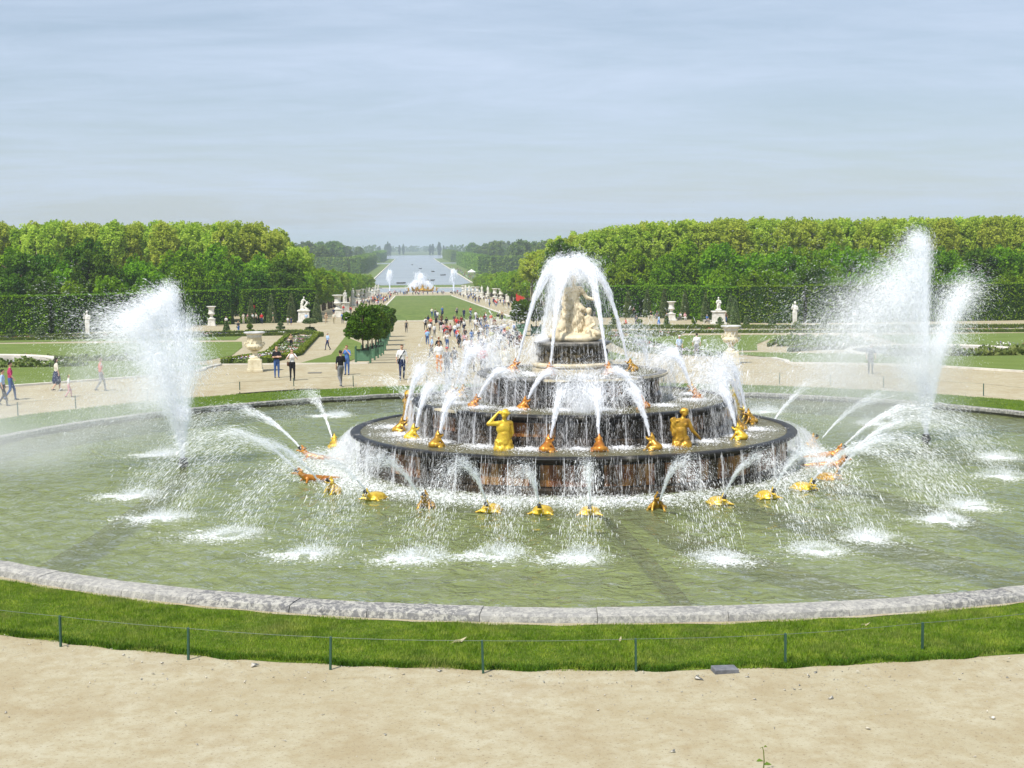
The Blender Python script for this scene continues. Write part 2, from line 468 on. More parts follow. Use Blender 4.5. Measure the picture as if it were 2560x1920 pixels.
M['gold'] = gold('yellow_gilding', (0.86, 0.62, 0.06), (0.58, 0.34, 0.03), 0.4, 0.36)
M['gold_old'] = gold('worn_gilding', (0.62, 0.36, 0.035), (0.30, 0.15, 0.02), 0.4, 0.35)
M['orange_gold'] = gold('orange_gilding', (0.62, 0.27, 0.030), (0.38, 0.12, 0.015), 0.3, 0.3)
M['mouth'] = m_plain('dark_mouth', (0.03, 0.02, 0.015), 0.5)
M['iron'] = m_plain('black_iron', (0.03, 0.03, 0.03), 0.5, 0.4)
M['post'] = m_plain('green_post_paint', (0.030, 0.085, 0.055), 0.5, 0.4)
M['wire'] = m_plain('dull_wire', (0.16, 0.19, 0.16), 0.5, 0.4)
M['kerb'] = m_plain('pale_kerb', (0.62, 0.58, 0.50), 0.85, 0.2, var=0.15, scale=2)
M['slate'] = m_plain('grey_block', (0.16, 0.165, 0.18), 0.8, 0.2, var=0.3)
M['drain'] = m_plain('drain_cover', (0.17, 0.155, 0.13), 0.8)
M['leaf_litter'] = m_plain('dry_leaf', (0.45, 0.40, 0.24), 0.8)
M['planter'] = m_plain('planter_green', (0.10, 0.215, 0.125), 0.55, 0.35, var=0.10, scale=3)
M['planter_dark'] = m_plain('planter_dark_green', (0.065, 0.15, 0.085), 0.55, 0.35, var=0.10, scale=3)
M['bed_soil'] = m_plain('bed_soil', (0.11, 0.10, 0.055), .95, .05, var=.3)
M['box_core'] = m_plain('box_core', (0.06, 0.085, 0.02), .95, .05, var=.4, scale=2)
M['soil'] = m_plain('dark_soil', (0.03, 0.024, 0.017), 0.95, 0.05)
M['bark'] = m_plain('bark', (0.085, 0.065, 0.045), 0.95, 0.05, var=0.4, scale=3)
M['bark_pale'] = m_plain('pale_bark', (0.30, 0.27, 0.20), 0.95, 0.05, var=0.35, scale=1.5)
M['orange_leaf'] = m_leaf('orange_tree_leaf', (0.045, 0.101, 0.008), (0.121, 0.213, 0.017), 0.25, 2.5, 0.4)
M['forest_leaf'] = m_leaf('forest_leaf', (0.326, 0.458, 0.036), (0.576, 0.671, 0.102), 0.42, 0.30)
M['mid_leaf'] = m_leaf('mid_tree_leaf', (0.088, 0.214, 0.007), (0.278, 0.466, 0.015), 0.35, 0.40)
M['dark_leaf'] = m_leaf('dark_tree_leaf', (0.043, 0.117, 0.009), (0.130, 0.244, 0.014), 0.30, 0.40)
M['chestnut_leaf'] = m_leaf('chestnut_leaf', (0.125, 0.254, 0.013), (0.336, 0.486, 0.026), 0.38, 0.5)
M['hedge_leaf'] = m_leaf('hedge_leaf', (0.069, 0.170, 0.008), (0.218, 0.368, 0.013), 0.25, 0.7)
M['hedge_core'] = m_plain('hedge_core', (0.020, 0.045, 0.009), 0.95, 0.05, var=0.5, scale=2)
M['canal_core'] = m_plain('canal_hedge_core', (0.085, 0.15, 0.03), .95, .05, var=.35, scale=.2)
M['yew'] = m_leaf('yew_leaf', (0.097, 0.148, 0.054), (0.211, 0.274, 0.096), 0.15, 1.5)
M['box_leaf'] = m_leaf('box_leaf', (0.116, 0.192, 0.018), (0.269, 0.338, 0.035), 0.25, 1.2)
M['canal_leaf'] = m_leaf('canal_hedge_leaf', (0.117, 0.227, 0.024), (0.244, 0.364, 0.043), 0.3, 0.1)
M['flower_leaf'] = m_leaf('bed_leaf', (0.112, 0.178, 0.042), (0.258, 0.294, 0.090), 0.3, 1.0)
M['flower_white'] = m_plain('white_petals', (0.85, 0.84, 0.80), 0.7)
M['flower_red'] = m_plain('red_petals', (0.42, 0.09, 0.07), 0.7)
M['flower_violet'] = m_plain('violet_petals', (0.22, 0.17, 0.33), 0.7)
M['wood_leaf'] = m_leaf('woodland_leaf', (0.085, 0.165, 0.020), (0.190, 0.290, 0.040), 0.35, 0.06)
M['poplar_leaf'] = m_leaf('poplar_leaf', (0.039, 0.078, 0.018), (0.078, 0.130, 0.030), 0.2, 0.1)
M['red_cloth'] = m_plain('red_cloth', (0.62, 0.045, 0.03), 0.8)
M['bench'] = m_plain('white_stone_bench', (0.62, 0.60, 0.54), 0.8)
# ------------------------------------------------------------------ ground
def ground_mesh():
    vs_, fs_, mi = [], [], []
    def quad(a, b, c, d, mt):
        i = len(vs_); vs_.extend([a, b, c, d]); fs_.append((i, i + 1, i + 2, i + 3)); mi.append(mt)
    N = 192
    def sq(a):
        c, s = math.cos(a), math.sin(a); k = 39.0 / max(abs(c), abs(s)); return (c * k, s * k, 0)
    for i in range(N):
        a, b = 2 * PI * i / N, 2 * PI * (i + 1) / N
        for r0, r1 in ((21.2, 27), (27, 36)):
            quad((r0 * math.cos(a), r0 * math.sin(a), 0), (r1 * math.cos(a), r1 * math.sin(a), 0), (r1 * math.cos(b), r1 * math.sin(b), 0), (r0 * math.cos(b), r0 * math.sin(b), 0), 0)
        quad((36 * math.cos(a), 36 * math.sin(a), 0), sq(a), sq(b), (36 * math.cos(b), 36 * math.sin(b), 0), 0)
    xs = [-9000, -2500, -600, -110, -39, 39, 110, 600, 2500, 9000]
    ys = [-1500, -39, 39, 70, 100, 145, 187, 300, 450, 590, 640, 900, 2000, 4000, 9000]
    for j in range(len(ys) - 1):
        for i in range(len(xs) - 1):
            if xs[i] == -39 and ys[j] == -39: continue
            x0, x1, y0, y1 = xs[i], xs[i + 1], ys[j], ys[j + 1]
            sand = abs(x0 + x1) < 240 and max(abs(x0), abs(x1)) <= 110 and y1 <= 640 and y0 > -1600
            quad((x0, y0, tz(y0)), (x1, y0, tz(y0)), (x1, y1, tz(y1)), (x0, y1, tz(y1)), 0 if sand else 1)
    me = mesh_np('ground', np.array(vs_), np.array(fs_), mats=[M['gravel'], M['meadow']], mat_idx=np.array(mi))
    return me
ground = tag(obj('ground', ground_mesh()), kind='structure')

def sheet(name, poly, mt, lift=0.03, step=6.0, kind='structure', hole=None):
    """flat sheet that follows the terrain."""
    bm = bmesh.new()
    vs_ = [bm.verts.new((x, y, 0)) for x, y in poly]
    bm.faces.new(vs_)
    ys = [p[1] for p in poly]
    cuts = sorted(set([y for y in PROF_Y if min(ys) < y < max(ys)]))
    for y in cuts:
        bmesh.ops.bisect_plane(bm, geom=bm.verts[:] + bm.edges[:] + bm.faces[:], plane_co=(0, y, 0), plane_no=(0, 1, 0))
    for v in bm.verts: v.co.z = tz(v.co.y) + lift
    for f in bm.faces:
        if f.normal.z < 0: f.normal_flip()
    bm.normal_update()
    for f in bm.faces:
        if f.normal.z < 0: f.normal_flip()
    me = bpy.data.meshes.new(name); bm.to_mesh(me); bm.free(); me.materials.append(mt)
    o = obj(name, me)
    if kind: o['kind'] = kind
    return o

def arc(cx, cy, r, a0, a1, n=24):
    return [(cx + r * math.cos(rad(a0 + (a1 - a0) * i / n)), cy + r * math.sin(rad(a0 + (a1 - a0) * i / n))) for i in range(n + 1)]

# ------------------------------------------------------------------ the big pool
POOL_R, WATER_Z = 20.8, 0.06
me = MB().lathe([(0.01, -0.55), (10, -0.55), (20.8, -0.55)], 128, cap=False).mesh('pool_floor', M['pool_floor'])
tag(obj('pool_floor', me), kind='structure')
# water: a polar grid so that real ripples can be cut into it
def water_disc(r0, r1, nr, na, z, amp, seed):
    r = np.linspace(r0, r1, nr); a = np.linspace(0, 2 * PI, na, endpoint=False)
    RR, AA = np.meshgrid(r, a, indexing='ij'); X = RR * np.cos(AA); Y = RR * np.sin(AA)
    rr = np.random.default_rng(seed); Z = np.full_like(X, z)
    for k in range(14):
        th = rr.uniform(0, 2 * PI); L = rr.uniform(0.5, 1.6); q = 2 * PI / L
        Z += amp / 5 * np.sin(q * (X * math.cos(th) + Y * math.sin(th)) + rr.uniform(0, 6.28))
    Z[-1] = z
    v = np.stack([X, Y, Z], -1).reshape(-1, 3)
    i = np.arange(nr - 1)[:, None] * na; j = np.arange(na)[None, :]; j2 = (j + 1) % na
    f = np.stack([i + j, i + na + j, i + na + j2, i + j2], -1).reshape(-1, 4)
    return v, f
v, f = water_disc(0.3, 20.8, 150, 430, WATER_Z, 0.034, 3)
tag(obj('pool_water', mesh_np('pool_water', v, f, smooth=True, mats=[M['water']])), kind='structure')

# pool wall with its coping stones
pool = empty('pool_wall')
tag(pool, 'low round stone wall with worn coping stones around the big fountain pool', 'wall')
MB().lathe([(20.8, -0.55), (20.8, 0.22), (21.22, 0.22), (21.22, -0.1)], 160, cap=False).build('wall_face', M['pool_wall'], pool, smooth=True)
rs = random.Random(8)
a = 0.0
edges = []
while a < 2 * PI - 0.05:
    edges.append(a); a += rs.uniform(0.068, 0.115)
edges.append(2 * PI + edges[0])
for i in range(len(edges) - 1):
    a0, a1 = edges[i] + 0.00025, edges[i + 1] - 0.00025
    n = 6
    dz, dr, tilt = rs.uniform(-.012, .012), rs.uniform(-.015, .015), rs.uniform(-.01, .01)
    # rounded coping: flat top, bevelled outer shoulder
    prof = [(20.70, 0.16), (20.69, 0.27), (20.715, 0.297), (21.0, 0.29 + tilt), (21.17, 0.275), (21.23, 0.245), (21.26, 0.17), (21.28, 0.05), (21.28, -0.02)]
    mb = MB()
    k = len(prof)
    vv, ff = [], []
    for s in range(n + 1):
        aa = a0 + (a1 - a0) * s / n
        wv = 0.006 * math.sin(s * 1.7 + i)
        for r, z in prof:
            vv.append(((r + dr + wv) * math.cos(aa), (r + dr + wv) * math.sin(aa), z + dz + rs.uniform(-.004, .004)))
    for s in range(n):
        for q in range(k - 1):
            ff.append((s * k + q, (s + 1) * k + q, (s + 1) * k + q + 1, s * k + q + 1))
    ff.append(tuple(range(k))); ff.append(tuple(n * k + q for q in reversed(range(k))))
    mb.add(vv, ff)
    deg = math.degrees((a0 + a1) / 2)
    pale = (deg > 268 and deg < 276) or (deg > 228 and deg < 238) or rs.random() < 0.15
    mb.build('coping_stone', M['coping_pale'] if pale else M['coping'], pool, smooth=True, sharp=22)

# submerged pipes
def pipe(pts, r, label):
    o = MB().tube([(x, y, -0.28) for x, y in pts], r, 10).build('water_pipe', M['pipe'], smooth=True)
    tag(o, label, 'pipe', 'pipes on the pool floor')
pipe([(-12.5, -.2), (-12.7, -5), (-13.05, -10.5), (-13.5, -14), (-13.9, -15.6)], 0.20, 'pipe lying under water from the left tall jet to the near rim')
pipe([(0.6, -6.9), (0.9, -8.4), (1.2, -11.4), (2.35, -14.6), (3.5, -17.2), (4.7, -20.2)], 0.22, 'bent pipe under water right of the front middle turtles')
pipe([(3.7, -7.4), (5.1, -10.4), (6.2, -13.4), (7.3, -16), (8.8, -18.7)], 0.20, 'pipe under water running to the near right rim')
pipe([(6.3, -3.2), (8.0, -5.6), (9.1, -10.4), (9.6, -13.5), (11, -17.3)], 0.17, 'pipe under water farthest right near the rim')
pipe([(0.0, -7.0), (0.0, -10.4), (0.15, -15.5), (0.2, -20.6)], 0.16, 'thin pipe under water straight towards the camera')
pipe([(10.0, 2.2), (12.5, 2.8), (15, -1), (18, -5)], 0.2, 'pipe under water beneath the right tall jet')

# grass ring
GC, GR = (0.0, 1.75), 25.55
def ring_pts(cx, cy, r, n=200, wob=0.0, seed=0):
    rr = random.Random(seed)
    ph = [rr.uniform(0, 6.3) for _ in range(6)]
    res = []
    for i in range(n):
        a = 2 * PI * i / n
        q = r + wob * (math.sin(9 * a + ph[0]) + math.sin(23 * a + ph[1]) + .7 * math.sin(51 * a + ph[2]) + .5 * math.sin(97 * a + ph[3]))
        res.append((cx + q * math.cos(a), cy + q * math.sin(a)))
    return res
outer = ring_pts(*GC, GR, 360, 0.045, 4)
inner = ring_pts(0, 0, 21.27, 360)
vv, ff = [], []
for i in range(360):
    (xi, yi), (xo, yo) = inner[i], outer[i]
    for t, z in ((0, .13), (.15, .135), (.5, .115), (.9, .075), (1.0, 0.004)):
        vv.append((xi + (xo - xi) * t, yi + (yo - yi) * t, z))
for i in range(360):
    j = (i + 1) % 360
    for q in range(4): ff.append((i * 5 + q, i * 5 + q + 1, j * 5 + q + 1, j * 5 + q))
tag(obj('grass_verge', mesh_np('grass_verge', np.array(vv), np.array(ff), smooth=True, mats=[M['grass_soil']])), kind='structure')
vv, ff = [], []
for i in range(360):
    a = 2 * PI * i / 360; w_ = .10 + .05 * math.sin(i * 1.7) + .04 * math.sin(i * .63)
    for r_ in (21.27, 21.30 + w_): vv.append((r_ * math.cos(a), r_ * math.sin(a), .139 + .004 * math.sin(i * 2.1)))
for i in range(360):
    j = (i + 1) % 360; ff.append((i * 2, i * 2 + 1, j * 2 + 1, j * 2))
tag(obj('worn_edge', mesh_np('worn_edge', np.array(vv), np.array(ff), mats=[M['gravel']])), kind='structure')
# blades
def grass_blades(name, n, a0, a1, hmin, hmax, wid, lab):
    th = rng.uniform(a0, a1, n); r = np.sqrt(rng.uniform(0, 1, n)) * 0 + rng.uniform(0, 1, n)
    ix = 21.29 * np.cos(th); iy = 21.29 * np.sin(th)
    # outer circle along the same polar angle
    dx, dy = np.cos(th), np.sin(th)
    b = dx * -GC[0] + dy * -GC[1]
    t_out = -b + np.sqrt(np.maximum(b * b - (GC[0] ** 2 + GC[1] ** 2 - GR ** 2), 0))
    rr_ = 21.39 + (t_out - 21.39 + 0.06) * r
    keep = (np.sin(rr_ * 3 + th * 40) * 0.0 + rng.uniform(0, 1, n)) > -1
    x, y = rr_ * dx, rr_ * dy
    z = np.interp(r, [0, .15, .5, .9, 1.0], [.12, .13, .11, .07, 0.0])
    h = rng.uniform(hmin, hmax, n) * (0.8 + 0.35 * np.sin(x * 2.1 + 1.3 * np.sin(y * 1.7)) * np.sin(y * 1.3 + .7))
    la = rng.uniform(0, 2 * PI, n); lean = rng.uniform(0.1, 0.75, n) * h
    wa = rng.uniform(0, 2 * PI, n)
    P = np.stack([x, y, z], -1)
    W = np.stack([np.cos(wa), np.sin(wa), np.zeros(n)], -1) * wid / 2
    T = P + np.stack([np.cos(la) * lean, np.sin(la) * lean, h], -1)
    v = np.stack([P - W, P + W, T], 1).reshape(-1, 3)
    f = np.arange(3 * n).reshape(-1, 3)
    o = obj(name, mesh_np(name, v, f, mats=[M['blade']]))
    return tag(o, lab, 'grass', kind='stuff')
grass_blades('grass', 165000, rad(-132), rad(-66), 0.035, 0.090, 0.013, 'short green grass of the near verge beside the pool rim')
grass_blades('grass', 25000, rad(30), rad(150), 0.04, 0.08, 0.03, 'short green grass of the far verge behind the pool')
def edge_tufts(n, a0, a1):
    th = rng.uniform(a0, a1, n); dx, dy = np.cos(th), np.sin(th); b = -dy * GC[1]
    t_out = -b + np.sqrt(b * b - (GC[1] ** 2 - GR ** 2))
    r = t_out - np.abs(rng.normal(0, .10, n)) + .05 * np.sin(th * 61) + .05 * np.sin(th * 143 + 1) + .03
    h = rng.uniform(.05, .12, n); la = rng.uniform(0, 2 * PI, n); wa = rng.uniform(0, 2 * PI, n)
    P = np.stack([r * dx, r * dy, np.full(n, .0)], -1); W = np.stack([np.cos(wa), np.sin(wa), np.zeros(n)], -1) * .010
    T = P + np.stack([np.cos(la) * h * .5, np.sin(la) * h * .5, h], -1)
    o = obj('grass', mesh_np('grass_edge', np.stack([P - W, P + W, T], 1).reshape(-1, 3), np.arange(3 * n).reshape(-1, 3), mats=[M['edge_blade']]))
    tag(o, 'darker ragged grass along the gravel edge of the near verge', 'grass', kind='stuff')
edge_tufts(26000, rad(-132), rad(-66))
# bare patch on the far verge
sheet('bare_patch', [(-13.4, 23.2), (-12.2, 24.0), (-10.6, 24.9), (-9.6, 25.9), (-10.6, 26.0), (-12.4, 25.0), (-13.6, 24.1)], M['gravel'], 0.16)

# wire fence round the verge
fence = empty('wire_fence')
tag(fence, 'low fence of thin green posts and one wire around the grass verge', 'fence')
near = [(-13.9, -20.1), (-11.43, -21.39), (-9.06, -22.45), (-6.62, -23.27), (-4.11, -23.71), (-1.61, -23.83), (0.89, -23.76), (3.38, -23.25), (6.0, -22.6)]
farp = [(-25.2, 6.5), (-23.6, 11.6), (-21.63, 15.84), (-19.83, 18.47), (-17.2, 21.1), (-13.40, 24.17), (-10.96, 25.7), (-8.13, 26.8), (-4.5, 27.3), (-.5, 27.6), (3.5, 27.4), (7.4, 27.0), (11.1, 26.3), (12.86, 25.2), (15.13, 24.2), (17.27, 22.6), (20.52, 18.35), (23, 14), (24.8, 9)]
pm = MB().box((0, 0, 0.28), (0.035, 0.035, 0.58), bev=0.006).mesh('post', M['post'])
for pts in (near, farp):
    for (x, y) in pts:
        o = obj('post', pm, fence, loc=(x, y, -0.01)); o.rotation_euler = (rs.uniform(-.03, .03), rs.uniform(-.03, .03), math.atan2(y, x))
    wp = []
    for (x0, y0), (x1, y1) in zip(pts[:-1], pts[1:]):
        for s in range(6):
            t = s / 6
            wp.append((x0 + (x1 - x0) * t, y0 + (y1 - y0) * t, 0.545 - 0.015 * math.sin(PI * t)))
    MB().tube(wp, 0.0038 if pts is near else 0.004, 5).build('wire', M['wire'], fence)

# small things lying near the verge
o = MB().box((0, 0, .035), (.40, .24, .09), bev=.012).build('stone_block', M['slate']); o.location = (-0.17, -23.98, 0); o.rotation_euler = (0.05, 0.03, 0.12)
tag(o, 'small grey stone block lying on the gravel at the grass edge', 'stone')
def dry_leaf(x, y, s, rz, lab):
    v = [(-s, 0, 0.0), (-.3 * s, .28 * s, .03), (.4 * s, .3 * s, .015), (s, .05 * s, .05), (.3 * s, -.2 * s, .0), (-.4 * s, -.22 * s, .02), (0, .03, -.02)]
    f = [(0, 6, 1), (1, 6, 2), (2, 6, 3), (3, 6, 4), (4, 6, 5), (5, 6, 0)]
    mb = MB().add(v, f).add([(a, b, c - .006) for a, b, c in v], [tuple(reversed(q)) for q in f])
    o = mb.build('fallen_leaf', M['leaf_litter']); o.location = (x, y, 0.13); o.rotation_euler = (.1, -.15, rz)
    tag(o, lab, 'leaf')
def chips(n):
    th = rng.uniform(rad(-135), rad(-62), n); r = 23.95 + rng.gamma(1.0, 1.3, n) + .4 * (np.sin(th) + 1)
    P = np.stack([r * np.cos(th), r * np.sin(th), np.full(n, .004)], -1); s = .008 * rng.lognormal(0, .55, n)
    A = rng.normal(size=(n, 4, 3)) * s[:, None, None]; A[:, :, 2] = np.abs(A[:, :, 2]) * .7
    tf = np.array([(0, 1, 2), (0, 3, 1), (0, 2, 3), (1, 3, 2)])
    o = obj('gravel_chips', mesh_np('gravel_chips', (A + P[:, None]).reshape(-1, 3), (tf[None] + 4 * np.arange(n)[:, None, None]).reshape(-1, 3), mats=[M['stone_chip']]))
    tag(o, 'pale stone chips scattered on the near gravel', 'gravel', kind='stuff')
chips(2600)
dry_leaf(-4.46, -22.18, .16, .3, 'pale curled dry leaf on the verge just left of a fence post')
dry_leaf(-1.67, -22.38, .09, 1.2, 'small pale dry leaf on the grass in the middle')
dry_leaf(2.83, -21.76, .11, -.2, 'pale dry leaf on the grass at the right')
# weed sprig at the bottom edge
sp = empty('weed_sprig', (-0.62, -28.62, 0)); tag(sp, 'small green weed sprouting from the gravel at the bottom edge', 'plant')
MB().tube([(0, 0, 0), (.01, .01, .14), (.0, .0, .27), (-.02, -.01, .335), (-.055, -.02, .32)], [.008, .007, .006, .005, .003], 6).build('stem', M['box_leaf'], sp)
for dx, dz, s in ((-.1, .14, 1), (.11, .09, 1.15), (.05, .33, .45)):
    sgn = 1 if dx > 0 else -1
    v = [(0, 0, 0), (dx * .5, .05 * s, .02), (dx, 0, .0), (dx * .5, -.05 * s, .015)]
    mb = MB().add([(a, b, c + dz) for a, b, c in v], [(0, 1, 2, 3)]).add([(a, b, c + dz - .004) for a, b, c in v], [(3, 2, 1, 0)])
    mb.build('leaf', M['box_leaf'], sp)
o = MB().box((0, 0, .015), (.75, .55, .03), bev=.008).build('drain_cover', M['drain']); o.location = (-10.55, 35.1, 0)
tag(o, 'square grey drain cover set in the far gravel beside the photographers', 'drain')
# ------------------------------------------------------------------ fountain masonry
FX, FY = -0.12, -0.15
fountain = empty('fountain', (FX, FY, 0))
tag(fountain, 'tiered round marble fountain with dark wet lips in the middle of the pool', 'fountain')
def curved_box(r0, r1, z0, z1, a0, a1, n=4, bev=0.0):
    v, f = [], []
    for s in range(n + 1):
        a = a0 + (a1 - a0) * s / n
        for r, z in ((r0, z0), (r1, z0), (r1, z1), (r0, z1)): v.append((r * math.cos(a), r * math.sin(a), z))
    for s in range(n):
        for q in range(4): f.append((s * 4 + q, (s + 1) * 4 + q, (s + 1) * 4 + (q + 1) % 4, s * 4 + (q + 1) % 4))
    f.append((0, 1, 2, 3)); f.append(tuple(n * 4 + q for q in (3, 2, 1, 0)))
    return MB().add(v, f)
RIMS = []
def tier(idx, rw, z0, zt, rl, npan, core_m, lip_m, panel_ms, inner_r, pil_m):
    # core wall with plinth and lip
    tw = MB().lathe([(rw + .16, z0 - .5), (rw + .16, z0 + .20), (rw + .10, z0 + .235), (rw + .03, z0 + .26), (rw, z0 + .28), (rw, zt - .22)], 96, cap=False).build('tier_wall', core_m, fountain, smooth=True, sharp=35)
    lp = MB().lathe([(rw, zt - .25), (rw + .06, zt - .22), (rw + .10, zt - .18), (rl - .05, zt - .13), (rl + .01, zt - .09), (rl + .02, zt - .05), (rl - .01, zt - .015), (rl - .06, zt), (rl - .26, zt), (rl - .30, zt - .03), (rl - .33, zt - .12)], 128, cap=False)
    RIMS.append(lp.build('rim', lip_m, fountain, smooth=True))
    MB().lathe([(inner_r, zt - .13), (rl - .3, zt - .13)], 96, cap=False).build('basin_floor', M['dark_marble'], fountain)
    v, f = water_disc(inner_r, rl - .31, 14, 160, zt - .035, 0.010, 20 + idx)
    obj('basin_water', mesh_np('basin_water', v, f, smooth=True, mats=[M['shelf_water']]), fountain)
    rr = random.Random(idx)
    da = 2 * PI / npan
    for k in range(npan):
        a = k * da
        curved_box(rw - .02, rw + .045, z0 + .30, zt - .255, a + da * .09, a + da * .91, 5).build('marble_panel', rr.choice(panel_ms), tw)
        curved_box(rw - .02, rw + .075, z0 + .285, zt - .252, a - da * .07, a + da * .07, 2).build('pilaster', pil_m, tw)
tier(1, 6.70, 0.0, 1.15, 7.06, 24, M['dark_marble'], M['lip'], [M['red_marble'], M['red_marble'], M['red_marble'], M['dark_marble']], 4.8, M['dark_marble'])
tier(2, 4.78, 1.12, 2.08, 5.10, 18, M['dark_marble'], M['lip'], [M['red_marble'], M['dark_marble'], M['dark_marble']], 2.7, M['dark_marble'])
tier(3, 2.70, 2.05, 2.95, 3.02, 12, M['dark_marble'], M['grey_lip'], [M['red_marble'], M['red_marble'], M['dark_marble']], 0.9, M['dark_marble'])
# central drum with a cream base moulding
MB().lathe([(1.28, 2.8), (1.28, 3.06), (1.22, 3.10)], 64, cap=False).build('drum_plinth', M['cream'], fountain, smooth=True, sharp=30)
MB().lathe([(1.12, 3.10), (1.25, 3.11), (1.30, 3.15), (1.30, 3.20), (1.24, 3.245), (1.10, 3.25)], 64, cap=False).build('drum_moulding', M['cream'], fountain, smooth=True)
dr = MB().lathe([(1.13, 3.24), (1.10, 3.30), (1.07, 3.5), (1.07, 3.72), (1.10, 3.78)], 96, cap=False)
drum = dr.build('drum', M['drum'], fountain, smooth=True)
for k in range(10):      # swags on the drum
    a = 2 * PI * k / 10
    pts = []
    for s in range(9):
        t = s / 8; aa = a + t * 2 * PI / 10
        pts.append((1.11 * math.cos(aa), 1.11 * math.sin(aa), 3.62 - 0.16 * math.sin(PI * t)))
    MB().tube(pts, [.03, .04, .05, .055, .06, .055, .05, .04, .03], 7).build('swag', M['drum'], drum, smooth=True)
MB().lathe([(1.08, 3.76), (1.16, 3.79), (1.22, 3.83), (1.22, 3.88), (1.12, 3.905), (.02, 3.905)], 72, cap=False).build('drum_cap', M['grey_lip'], fountain, smooth=True, sharp=35)
def pale_slab(r0, r1, z0, z1, a0, a1, rim=2):
    curved_box(r0, r1, z0, z1, rad(a0), rad(a1), 8).build('pale_rim_stone', M['cream'], RIMS[rim])
pale_slab(2.98, 3.045, 2.86, 2.93, -112, -98)
pale_slab(2.98, 3.045, 2.86, 2.93, -90, -55)
pale_slab(2.98, 3.045, 2.87, 2.935, -50, -12)
pale_slab(4.95, 5.125, 2.02, 2.085, -150, -138, 1)

# ------------------------------------------------------------------ soft bodies: primitives fused by a voxel remesh
def _capsule(p0, r0, p1, r1, n=12, k=4):
    p0, p1 = Vector(p0), Vector(p1)
    d = p1 - p0; L = d.length
    d = d / L if L > 1e-6 else Vector((0, 0, 1))
    s = d.orthogonal().normalized(); t = d.cross(s)
    rings = []
    for i in range(k + 1):
        a = -PI / 2 + (PI / 2) * i / k
        rings.append((p0 + d * (r0 * math.sin(a)), max(r0 * math.cos(a), 1e-3)))
    for i in range(k + 1):
        a = (PI / 2) * i / k
        rings.append((p1 + d * (r1 * math.sin(a)), max(r1 * math.cos(a), 1e-3)))
    v, f = [], []
    for c, r in rings:
        for j in range(n):
            a = 2 * PI * j / n; v.append(c + (s * math.cos(a) + t * math.sin(a)) * r)
    for i in range(len(rings) - 1):
        for j in range(n): f.append((i * n + j, i * n + (j + 1) % n, (i + 1) * n + (j + 1) % n, (i + 1) * n + j))
    f.append(tuple(reversed(range(n)))); f.append(tuple((len(rings) - 1) * n + j for j in range(n)))
    return v, f
def _ellipsoid(c, r, rot=(0, 0, 0), n=14, k=9):
    R = Euler(rot).to_matrix(); c = Vector(c)
    v, f = [], []
    for i in range(k + 1):
        a = -PI / 2 + PI * i / k
        for j in range(n):
            b = 2 * PI * j / n
            v.append(c + R @ Vector((r[0] * max(math.cos(a), .02) * math.cos(b), r[1] * max(math.cos(a), .02) * math.sin(b), r[2] * math.sin(a))))
    for i in range(k):
        for j in range(n): f.append((i * n + j, i * n + (j + 1) % n, (i + 1) * n + (j + 1) % n, (i + 1) * n + j))
    f.append(tuple(reversed(range(n)))); f.append(tuple(k * n + j for j in range(n)))
    return v, f
def C(p0, r0, p1, r1, t=0): return ('c', p0, r0, p1, r1, t)
def E(c, r, t=0, rot=(0, 0, 0)): return ('e', c, r, rot, t)
def fuse(name, prims, voxel, mats, smooth_it=2, fold=None, noise=0.0):
    mb = MB()
    for q in prims:
        mb.add(*(_capsule(q[1], q[2], q[3], q[4]) if q[0] == 'c' else _ellipsoid(q[1], q[2], q[3])))
    me = bpy.data.meshes.new(name + '_src'); me.from_pydata(mb.v, [], mb.f)
    o = bpy.data.objects.new(name + '_src', me); COL.objects.link(o)
    rm = o.modifiers.new('r', 'REMESH'); rm.mode = 'VOXEL'; rm.voxel_size = voxel
    if smooth_it:
        sm = o.modifiers.new('s', 'SMOOTH'); sm.factor = 0.5; sm.iterations = smooth_it
    dg = bpy.context.evaluated_depsgraph_get(); ev = o.evaluated_get(dg)
    out_ = bpy.data.meshes.new_from_object(ev); out_.name = name
    bpy.data.objects.remove(o); bpy.data.meshes.remove(me)
    n = len(out_.vertices); co = np.empty(n * 3, np.float32); out_.vertices.foreach_get('co', co); co = co.reshape(-1, 3)
    # tag faces by nearest primitive
    nf = len(out_.polygons); ctr = np.empty(nf * 3, np.float32); out_.polygons.foreach_get('center', ctr); ctr = ctr.reshape(-1, 3)
    def dist(P):
        best = np.full(len(P), 1e9); tg = np.zeros(len(P), int)
        for q in prims:
            if q[0] == 'c':
                a, b = np.array(q[1]), np.array(q[3]); d = b - a; L2 = max(d @ d, 1e-9)
                t = np.clip((P - a) @ d / L2, 0, 1)
                ds = np.linalg.norm(P - (a + t[:, None] * d), axis=1) - (q[2] + (q[4] - q[2]) * t)
            else:
                Rm = np.array(Euler(q[3]).to_matrix()); l = (P - np.array(q[1])) @ Rm
                r = np.array(q[2]); kk = np.linalg.norm(l / r, axis=1); ds = (kk - 1) * r.min()
            mk = ds < best; best[mk] = ds[mk]; tg[mk] = q[-1]
        return tg
    tg = dist(ctr)
    if fold is not None or noise:
        nr = np.empty(n * 3, np.float32); out_.vertices.foreach_get('normal', nr); nr = nr.reshape(-1, 3)
        vt = dist(co); disp = np.zeros(n)
        if fold is not None:
            disp += fold(co) * np.isin(vt, fold.tags)
        co = co + nr * disp[:, None]
        out_.vertices.foreach_set('co', co.ravel().astype(np.float32))
    out_.materials.clear()
    for mt in mats: out_.materials.append(mt)
    out_.polygons.foreach_set('material_index', tg.astype(np.int32))
    out_.polygons.foreach_set('use_smooth', np.ones(nf, bool))
    out_.update()
    return out_
